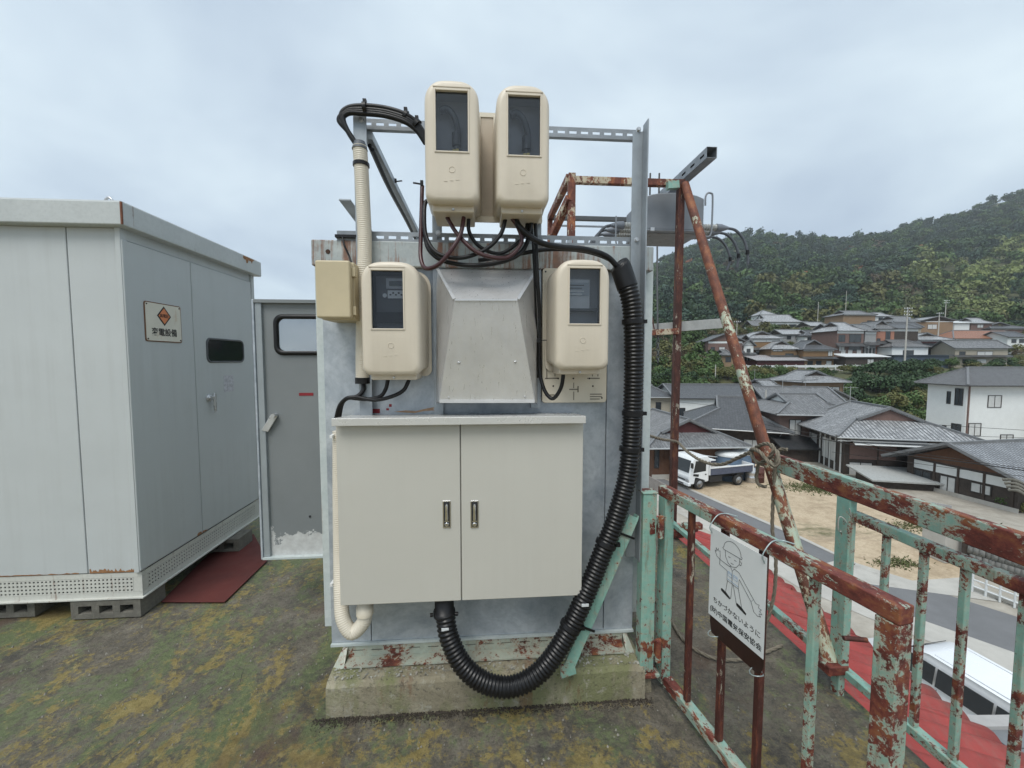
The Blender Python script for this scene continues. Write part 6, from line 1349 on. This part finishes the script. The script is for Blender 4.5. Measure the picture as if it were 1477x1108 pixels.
pole('slim utility pole on the bank behind the white store', 1031, 526, 570, 80, 0, False, .13)
pole('slim utility pole at the edge of the dark woods', 1219, 420, 462, 165, 0, False, .14)
def wire(label, pts, r=.02):
    P = [WD(*p) for p in pts]; tag(MB().tube(spline(P, 8), r, 6).build('overhead_wire', K['black']), label, 'wire', 'overhead wires crossing the lot')
wire('heavy overhead wire sagging in front of the wooden house', [(1100,618,26),(1200,636,24),(1300,655,22.5),(1400,668,21),(1500,682,20)], .025)
wire('second overhead wire just above the heavy one', [(1100,612,26),(1200,631,24),(1300,650,22.5),(1400,665,21),(1500,679,20)], .014)
wire('thin overhead wire in front of the white apartment wall', [(1340,612,44),(1400,616,42),(1500,622,40)], .022)
wire('thin overhead wire across the lower white apartment wall', [(1340,624,43),(1400,629,41),(1500,632,39)], .02)
wire('thin overhead wire low before the wooden house panels', [(1200,652,26),(1290,664,24),(1370,675,22.5),(1500,690,20)], .012)
wire('thin overhead wire above the white store roof', [(930,538,60),(1000,543,60),(1100,549,58),(1180,548,56)], .03)
wire('thin overhead wire crossing the white store wall', [(930,576,52),(1000,582,50),(1075,590,48)], .018)

# ------------------------------------------------------------------ parked dump truck
tr = thing('dump_truck', (0,0,0), 'white dump truck with navy bed side parked on the sandy lot', 'truck')
PW = plain('white_truck_paint', (.74,.76,.77), .25, 0, .03, 2); NV = plain('navy_truck_paint', (.075,.088,.13), .4, 0, .2, 3); TG = plain('truck_glass', (.018,.022,.026), .07, 0, .1, 2); TK = plain('truck_black', (.02,.02,.021), .55); TY = plain('tyre_rubber', (.02,.02,.02), .8); RM = plain('wheel_rim', (.42,.43,.44), .35, .5)
def P2(t, name, mat, f, bev=0.0): mb = MB(); f(mb); return mb.build(name, mat, t, local=True, bevel=bev)
wdt = .98
prof = [(2.62,.42),(2.70,.75),(2.66,1.15),(2.40,2.12),(2.22,2.30),(1.15,2.34),(1.05,2.20),(1.05,.55),(1.35,.50),(1.42,.85),(2.18,.85),(2.28,.42)]
P2(tr, 'cab', PW, lambda b: b.prism([(x, -wdt, z) for x, z in prof], (0, 2*wdt, 0)), .05)
P2(tr, 'windscreen', TG, lambda b: b.prism([(2.655,-.86,1.22),(2.655,.86,1.22),(2.43,.80,2.06),(2.43,-.80,2.06)], (.025,0,.006)))
for s in (-1, 1):
    dr_ = P2(tr, 'door', PW, lambda b: b.prism([(1.20,s*(wdt+.001),.60),(2.15,s*(wdt+.001),.90),(2.50,s*(wdt+.001),1.20),(2.26,s*(wdt+.001),2.18),(1.20,s*(wdt+.001),2.20)], (0,s*.012,0)))
    P2(dr_, 'side_window', TG, lambda b: b.prism([(1.32,s*(wdt+.0135),1.30),(2.38,s*(wdt+.0135),1.22),(2.20,s*(wdt+.0135),2.05),(1.32,s*(wdt+.0135),2.05)], (0,s*.006,0)))
    P2(dr_, 'lower_window', TG, lambda b: b.prism([(1.95,s*(wdt+.0135),.92),(2.40,s*(wdt+.0135),1.02),(2.36,s*(wdt+.0135),1.16),(1.90,s*(wdt+.0135),1.10)], (0,s*.006,0)))
    P2(dr_, 'handle', TK, lambda b: b.box((1.28,s*(wdt+.0135),1.02),(1.40,s*(wdt+.03),1.10)))
    P2(tr, 'headlight', K['bolt'], lambda b: b.box((2.66,s*.62,.56),(2.735,s*.94,.78)), .02)
    P2(tr, 'mirror', TK, lambda b: b.box((2.58,s*1.06,1.62),(2.68,s*1.24,1.98)).bar((2.45,s*.95,1.95),(2.62,s*1.12,1.9),.03,.03), .02)
P2(tr, 'grille', TK, lambda b: b.box((2.68,-.55,.62),(2.725,.55,.72)))
P2(tr, 'grille_bar', PW, lambda b: b.box((2.69,-.9,.82),(2.73,.9,.98)), .01)
P2(tr, 'bumper', PW, lambda b: b.box((2.55,-1.0,.30),(2.78,1.0,.54)), .05)
P2(tr, 'bumper_slot', TK, lambda b: b.box((2.775,-.5,.36),(2.79,.5,.44)))
P2(tr, 'chassis', TK, lambda b: b.box((-2.6,-.42,.55),(2.2,.42,.82)))
P2(tr, 'side_gear', TK, lambda b: b.box((-.3,-.9,.42),(1.0,-.43,.86)).box((-.2,.43,.42),(.9,.9,.86)))
P2(tr, 'fuel_tank', K['bolt'], lambda b: b.tube([(-.1,-.72,.62),(.7,-.72,.62)], .22, 14))
bedo = P2(tr, 'dump_bed', NV, lambda b: b.prism([(.92,-1.0,.95),(.92,1.0,.95),(-2.85,1.0,.95),(-2.85,-1.0,.95)], (0,0,.12)).box((-2.85,-1.0,1.071),(.92,-.93,1.42)).box((-2.85,.93,1.071),(.92,1.0,1.42)), .01)
P2(bedo, 'bed_rim', PW, lambda b: b.box((-2.87,-1.03,1.421),(.95,-.90,1.50)).box((-2.87,.90,1.421),(.95,1.03,1.50)), .01)
P2(bedo, 'tailgate', PW, lambda b: b.box((-2.93,-1.0,.98),(-2.86,1.0,1.5)), .01)
P2(bedo, 'headboard', PW, lambda b: b.box((.93,-1.0,.95),(1.0,1.0,2.05)).box((.5,-1.0,1.98),(.929,1.0,2.05)), .01)
P2(bedo, 'sheet_pole', PW, lambda b: b.tube([(.95,-.6,2.1),(-1.0,-.75,1.75),(-2.85,-.8,1.55)], .04, 8))
P2(bedo, 'load', K['conc'], lambda b: b.box((-2.8,-.92,1.072),(.9,.92,1.25)))
P2(tr, 'mudguard', PW, lambda b: b.prism([(-.95,-1.02,.95),(-1.15,-1.02,1.02),(-2.1,-1.02,1.02),(-2.3,-1.02,.95),(-2.1,-1.02,.93),(-1.15,-1.02,.93)], (0,.35,0)))
for x in (1.80, -1.62):
    for s in (-1, 1):
        w_o = P2(tr, 'wheel', TY, lambda b: b.tube([(x,s*.72,.40),(x,s*.74,.40),(x,s*.94,.40),(x,s*.97,.40)], [.36,.40,.40,.36], 24))
        P2(w_o, 'rim', RM, lambda b: b.tube([(x,s*.971,.40),(x,s*.985,.40),(x,s*.96,.40)], [.24,.22,.06], 18))
fw_ = WZ(1006, 705, ZG); rw_ = WZ(1062, 699, ZG); dv = (fw_-rw_); dv.z = 0; dv.normalize()
tr.rotation_euler = (0, 0, math.atan2(dv.y, dv.x)); side = V((-dv.y, dv.x, 0)); mid_ = (fw_+rw_)/2; s_ = -1 if side.dot(mid_) > 0 else 1
tr.location = V((mid_.x, mid_.y, ZG))-side*(s_*.85)-dv*.1
sc_t = (fw_-rw_).length/3.42; tr.scale = (sc_t,)*3

# ------------------------------------------------------------------ van under the railing
vn = thing('van', (0,0,0), 'white passenger van with black windows parked below the red roof', 'van')
vp = [(2.35,.35),(2.38,.80),(2.20,1.02),(1.45,1.18),(.75,1.80),(.30,1.92),(-1.9,1.90),(-2.25,1.80),(-2.38,1.0),(-2.38,.35)]
VP = plain('white_van_paint', (.74,.76,.78), .22, 0, .03, 1)
L0 = [[V((x, y*w_, z)) for x, z in vp] for y, w_ in ((-1,.70),(-1,.84),(1,.84),(1,.70))]
def vloop(w_, ins): return [V((x*(1-ins*.03), w_*(1.0 if z < 1.1 else 1.0-(z-1.1)*.18), .35+(z-.35)*(1-ins*.02))) for x, z in vp]
P2(vn, 'body', VP, lambda b: b.loft([vloop(-.80,1.2), vloop(-.86,.3), vloop(-.87,0), vloop(.87,0), vloop(.86,.3), vloop(.80,1.2)], True, True, False), .08)
for s in (-1, 1):
    for x_0, x_1, x_2, x_3 in ((1.30,.10,.10,.78),(.04,-1.15,-1.15,.04),(-1.21,-2.15,-2.05,-1.21)):
        f = lambda z: s*(.872*(1-(z-1.1)*.18)+.004)
        P2(vn, 'side_window', TG, lambda b: b.prism([(x_0,f(1.16),1.16),(x_1,f(1.16),1.16),(x_2,f(1.68),1.68),(x_3,f(1.68),1.68)], (0,s*.01,0)))
    P2(vn, 'mirror', VP, lambda b: b.box((1.15,s*.90,1.05),(1.30,s*1.10,1.24)), .03)
    for x in (-.0, -1.18): P2(vn, 'door_seam', TK, lambda b: b.box((x-.006,s*.868,.45),(x+.006,s*.8725,1.1)))
    P2(vn, 'door_handle', K['chrome'], lambda b: b.box((.10,s*.868,.98),(.28,s*.89,1.02)), .005)
P2(vn, 'windscreen', TG, lambda b: b.prism([(1.46,-.72,1.195),(1.46,.72,1.195),(.78,.66,1.80),(.78,-.66,1.80)], (.012,0,.014)))
for s in (-1, 1): P2(vn, 'roof_groove', K['bolt'], lambda b: b.box((-1.9,s*.60,1.912),(.25,s*.62,1.925)))
for x in (1.45, -1.45):
    for s in (-1, 1):
        w_o = P2(vn, 'wheel', TY, lambda b: b.tube([(x,s*.70,.32),(x,s*.72,.32),(x,s*.87,.32),(x,s*.885,.32)], [.28,.32,.32,.28], 20)); P2(w_o, 'rim', RM, lambda b: b.tube([(x,s*.886,.32),(x,s*.895,.32)], [.2,.18], 16))
vn.location = (13.29, 9.78, ZG); vn.rotation_euler = (0, 0, R(96)); vn.scale = (.96, .96, .96)

# ------------------------------------------------------------------ tanks, drums, bushes by the lot
def tankbox(label, px, yb, D, w, hh):
    p = WD(px, yb, D); p.z = ZG; t = thing('portable_tank', p, label, 'tank', 'blue tanks with white tops on the lot'); rz = .2
    def ring(s_, z): return [p+V((math.cos(k*math.pi/8)*w/2*s_, math.sin(k*math.pi/8)*w/2*s_, z)) for k in range(16)]
    MB().loft([ring(1,0), ring(1,hh*.3), ring(1.03,hh*.32), ring(1,hh*.34), ring(1,hh*.78)], True, True).build('body', plain('blue_tank', (.10,.15,.215), .55, 0, .2, 2) if 'blue_tank' not in bpy.data.materials else bpy.data.materials['blue_tank'], t)
    MB().loft([ring(1.05,hh*.785), ring(1.06,hh*.84), ring(.96,hh*.89), ring(.5,hh*.93), ring(.1,hh*.94)], True, True).build('white_top', K['tinwhite'], t)
tankbox('blue tank with white top hidden partly by the truck cab', 984, 690, 35.5, 2.2, 2.7)
tankbox('blue tank with white top behind the dump bed', 1049, 690, 34.5, 2.1, 2.6)
tankbox('blue tank with white top standing nearest the oil drums', 1067, 690, 35.0, 2.2, 2.7)
for i, (px, yb, lb) in enumerate(((1083,692,'grey metal drum beside the end blue tank'),(1094,690,'dark rusty drum next to the grey drum'))):
    p = WD(px, yb, 33.5); p.z = ZG; t = thing('metal_drum', p, lb, 'drum'); MB().tube([p+UZ*z for z in (0,.02,.4,.42,.44,.8,.82,.84,1.2,1.22)], [.40,.42,.42,.44,.42,.42,.44,.42,.42,.38], 18).build('drum', K['bolt'] if i == 0 else K['channel_rust'], t)

# ------------------------------------------------------------------ foliage
m = Mat('leaf_tint'); at = m.n('ShaderNodeVertexColor'); at.layer_name = 'tint'
K['leaf'] = m.set(at.outputs['Color'], .6, 0, spec=.25)
def crown_cards(n_blob, per, size, seed, flat=.85, spread=.62, rb=.42):
    g = np.random.default_rng(seed); V4 = []; blobs = []; shade = []
    for i in range(n_blob):
        d = g.normal(size=3); d /= np.linalg.norm(d); d[2] = abs(d[2])*.9-.15; blobs.append((d*spread*g.uniform(.5,1), rb*g.uniform(.7,1.2)))
    blobs.append((np.array([0,0,0.]), .62))
    for ci, (c, r) in enumerate(blobs):
        tone = g.uniform(.80, 1.2)
        for k in range(per):
            d = g.normal(size=3); d /= np.linalg.norm(d)
            if d[2] < -.55: d[2] *= -1
            p = c+d*r*g.uniform(.82, 1.08); p[2] *= flat
            nn = d+g.normal(size=3)*.55; nn /= np.linalg.norm(nn); a = np.cross(nn, g.normal(size=3)); a /= np.linalg.norm(a); b = np.cross(nn, a); s = size*g.uniform(.6, 1.35)
            V4.append([p-a*s*.6-b*s*.2, p+b*s*.55-a*.1*s, p+a*s*.7+b*s*.1, p-b*s*.6+a*.15*s]); shade.append(tone*g.uniform(.86, 1.14))
    return np.array(V4), np.array(shade)          # (n,4,3), (n,)
variants = [crown_cards(11, 19, .185, 100+i, .75+.05*i, .66, .36+.02*i) for i in range(7)]
def forest(name, label, trees, variants_):
    VV = []; CC = []
    for (x, y, z, r, hz, col) in trees:
        c, sh = variants_[rng.integers(len(variants_))]; a = rng.uniform(0, 6.283); ca, sa_ = math.cos(a), math.sin(a)
        P = c.reshape(-1, 3); Q = np.empty_like(P); Q[:,0] = (P[:,0]*ca-P[:,1]*sa_)*r+x; Q[:,1] = (P[:,0]*sa_+P[:,1]*ca)*r+y; Q[:,2] = P[:,2]*r*hz+z+r*hz*.75
        VV.append(Q); CC.append(np.repeat(sh[:,None]*np.array(col)[None,:], 4, axis=0))
    Vv = np.concatenate(VV); Cc = np.clip(np.concatenate(CC), 0, 1); F_ = np.arange(len(Vv)).reshape(-1, 4)
    me = np_mesh(name, Vv, F_, K['leaf'], Cc); o = bpy.data.objects.new(name, me); COL.objects.link(o); return tag(o, label, 'forest', kind='stuff')
DG, MG, BG, OL, BA, RD, BR = (.034,.064,.027), (.058,.098,.030), (.032,.060,.040), (.105,.108,.038), (.15,.18,.062), (.22,.085,.04), (.10,.078,.046)
trees = []
tries = 0
while len(trees) < 4700 and tries < 60000:
    tries += 1; D = math.sqrt(rng.uniform(160**2, 625**2)); px = rng.uniform(720, 1600)
    L = (px-CX)/FPX*D
    if D > 560 and rng.random() < .2: continue
    p = FH*D+RT*L; z = terr(D, L); n1 = mn.noise(V((px*.012, D*.012, 5))); n2 = mn.noise(V((px*.03, D*.03, 9)))
    col = [DG, BG, MG, DG, BG][rng.integers(5)]
    if px > 1080 and D < 300 and n1 > -.15: col = [OL, MG, MG, OL, MG][rng.integers(5)]
    if px > 1290 and 185 < D < 370 and n1+.5*n2 > -.18: col = BA if rng.random() < .75 else MG
    if n2 > .48 and D > 220: col = BR if rng.random() < .35 else MG
    if rng.random() < .002: col = RD
    r = rng.choice((3.2, 4.2, 5.0, 5.8, 7.2))*rng.uniform(.85, 1.15)*(1 if D > 230 else .8)
    trees.append((p.x, p.y, z-1.0, r, rng.uniform(.85, 1.35), tuple(np.array(col)*rng.uniform(.75, 1.3))))
for (px, D) in ((1338,395),(1330,388),(1345,400),(1225,330),(1150,300),(1232,345)):
    L = (px-CX)/FPX*D; p = FH*D+RT*L; trees.append((p.x, p.y, terr(D, L), 5.5, 1.1, RD))
forest('wooded_hill', 'dense mixed woodland covering the hillside', trees, variants)
# scrub on the slope between and behind the village houses
scr = []
def slope_scrub(n, px0_, px1_, D0, D1, rs, cols):
    for _ in range(n):
        px = rng.uniform(px0_, px1_); D = rng.uniform(D0, D1); L = (px-CX)/FPX*D; p = FH*D+RT*L
        scr.append((p.x, p.y, terr(D, L)-.4, rng.uniform(*rs), rng.uniform(.7, 1.2), tuple(np.array(cols[rng.integers(len(cols))])*rng.uniform(.8, 1.25))))
slope_scrub(160, 700, 900, 66, 165, (1.6, 3.4), [MG, DG, OL, MG])
slope_scrub(230, 900, 1030, 84, 165, (1.6, 3.4), [MG, DG, OL, BR, MG])
slope_scrub(150, 1030, 1240, 134, 165, (1.4, 3.0), [OL, MG, BR, OL])
slope_scrub(90, 1240, 1600, 136, 168, (1.6, 3.4), [OL, MG, DG])
slope_scrub(70, 1060, 1220, 112, 134, (.8, 1.8), [OL, MG, BR, BA])
slope_scrub(60, 900, 1100, 72, 85, (1.2, 2.4), [MG, OL, DG])
slope_scrub(170, 1090, 1620, 66, 90, (.8, 1.9), [MG, OL, DG, MG])
slope_scrub(120, 1380, 1640, 92, 135, (1.0, 2.2), [MG, OL, DG, BR])
fine = [crown_cards(10, 40, .13, 300+i) for i in range(4)]
forest('hillside_scrub', 'low scrub and young trees on the slope around the village', scr, fine)
# bushes one can tell apart on the bank and by the lot: trunk and crown each
shrub_mesh = []
for i, col in enumerate((DG, MG, OL, DG)):
    c, sh = crown_cards(16, 70, .105, 500+i, .9, .66, .38)
    shrub_mesh.append(np_mesh('crown', c.reshape(-1,3), np.arange(len(c)*4).reshape(-1,4), K['leaf'], np.clip(np.repeat(sh[:,None]*np.array(col)[None,:]*1.15, 4, axis=0), 0, 1)))
tk = MB(); tk.tube([(0,0,-1.4),(.03,0,-.7),(.0,.05,0),(.06,.02,.45)], [.07,.055,.045,.015], 7)
for a in range(4): tk.tube([(0,.02,-.3+.1*a), (math.cos(a*1.7)*.25, math.sin(a*1.7)*.25, .1+.1*a), (math.cos(a*1.7)*.5, math.sin(a*1.7)*.5, .3+.1*a)], [.035,.02,.008], 6)
tk0 = tk.build('trunk', plain('bark', (.06,.045,.03), .9), None); tkm = tk0.data; bpy.data.objects.remove(tk0)
def on_ground(px, py, D0=20, D1=700):
    D = D0
    while D < D1:
        p = WD(px, py, D); L = (p.x*RT.x+p.y*RT.y); Df = p.x*FH.x+p.y*FH.y
        if p.z <= terr(Df, L): return p
        D += .5
    return WD(px, py, D1)
def shrub(label, px, py, D, r, kind, group, hz=1.0, z=None):
    p = on_ground(px, py); t = thing('bush', V((p.x, p.y, p.z+r*.55*hz)), label, 'bush', group); t.rotation_euler = (0, 0, rng.uniform(0, 6.28)); t.scale = (r, r, r*hz)
    for nm, me in (('crown', shrub_mesh[kind]), ('trunk', tkm)):
        o = bpy.data.objects.new(nm, me); COL.objects.link(o); o.parent = t
    t.location.z += 0
SG = 'dark bushes on the bank below the guardrail'
for px, py, D, r, k in ((1228,585,78,2.6,0),(1245,560,82,2.8,0),(1262,545,85,3.0,0),(1282,538,86,2.6,0),(1300,545,86,3.0,0),(1322,540,87,2.8,0),(1345,534,88,2.4,0),(1370,532,88,2.2,1),(1268,570,80,3.2,0),(1292,568,80,3.2,0),(1315,565,80,3.0,0),(1335,560,80,3.0,0),(1240,610,72,2.4,1),(1262,598,74,2.6,1),(1285,595,74,2.8,2),(1308,592,74,2.8,1),(1330,590,74,2.6,2),(1225,565,80,2.4,0),(1212,600,72,2.0,1),(1300,616,68,2.0,2),(1325,612,68,2.0,1),(1270,622,66,1.8,1),(1400,532,88,2.0,0),(1440,530,88,2.2,0)):
    shrub('dark green bush in the thicket on the bank under the guardrail', px, py, D, r, k, SG)
YG = 'yellow green bushes behind the white store'
for px, py, D, r, k in ((1050,548,80,2.2,2),(1068,545,82,2.4,1),(1086,548,82,2.4,2),(1104,550,81,2.2,2),(1122,545,84,2.2,1),(1140,546,84,2.0,2),(1160,548,84,1.8,2),(1035,540,84,2.2,1),(1015,548,80,2.2,1),(995,552,78,2.0,0),(975,545,82,2.4,1)):
    shrub('yellow green bush in the row behind the white store', px, py, D, r, k, YG)
for px, py, D, r, k, lb in ((1082,652,37,1.5,0,'round dark bush between the brown board house and the mauve house'),(1098,642,38,1.2,0,'small dark bush behind the drums'),(1455,735,23,.8,1,'low green bush beside the grey rolls'),(1475,742,22,.8,2,'yellow green bush beside the grey rolls'),(1225,722,31,.45,1,'tuft of weeds in front of the sheet fence')):
    shrub(lb, px, py, D, r, k, None)
# grass in the lot
gv = []; gcol = []
for cxp, cyp, sp, n in ((1180,702,(1.7,.6),2200),(1205,708,(1.2,.5),1400),(1330,758,(1.6,.4),900),(1295,812,(.6,.3),500),(1375,770,(1.0,.4),700)):
    c = WZ(cxp, cyp, ZG)
    for _ in range(n):
        x, y = c.x+rng.normal()*sp[0], c.y+rng.normal()*sp[1]; hh = rng.uniform(.03,.10); a = rng.uniform(0, 6.28); w_ = rng.uniform(.02,.05)
        dx, dy = math.cos(a)*w_, math.sin(a)*w_; lx, ly = rng.normal()*.06, rng.normal()*.06
        gv += [(x-dx,y-dy,ZG-.01),(x+dx,y+dy,ZG-.01),(x+lx+dx*.3,y+ly+dy*.3,ZG+hh),(x+lx-dx*.3,y+ly-dy*.3,ZG+hh)]; t_ = rng.uniform(.6,1.3); gcol += [(.085*t_,.10*t_,.035*t_)]*4
gv = np.array(gv); me = np_mesh('grass', gv, np.arange(len(gv)).reshape(-1,4), K['leaf'], np.array(gcol)); tag(COL.objects.link(bpy.data.objects.new('grass', me)) or bpy.data.objects['grass'], 'patches of grass growing on the sandy lot', 'grass', kind='stuff')

# ------------------------------------------------------------------ the air
hz = MB().box((-1200, -1200, -11), (1250, 1250, 420)).build('haze', bpy.data.materials.new('haze_air')); hz.data.materials[0].use_nodes = True
ht = hz.data.materials[0].node_tree; ht.nodes.clear(); ho = ht.nodes.new('ShaderNodeOutputMaterial'); hv_ = ht.nodes.new('ShaderNodeVolumePrincipled')
hv_.inputs['Color'].default_value = (.90, .95, 1, 1); hv_.inputs['Density'].default_value = .0003; hv_.inputs['Anisotropy'].default_value = .2
ht.links.new(hv_.outputs[0], ho.inputs['Volume']); tag(hz, 'thin moist haze in the air', kind='stuff')
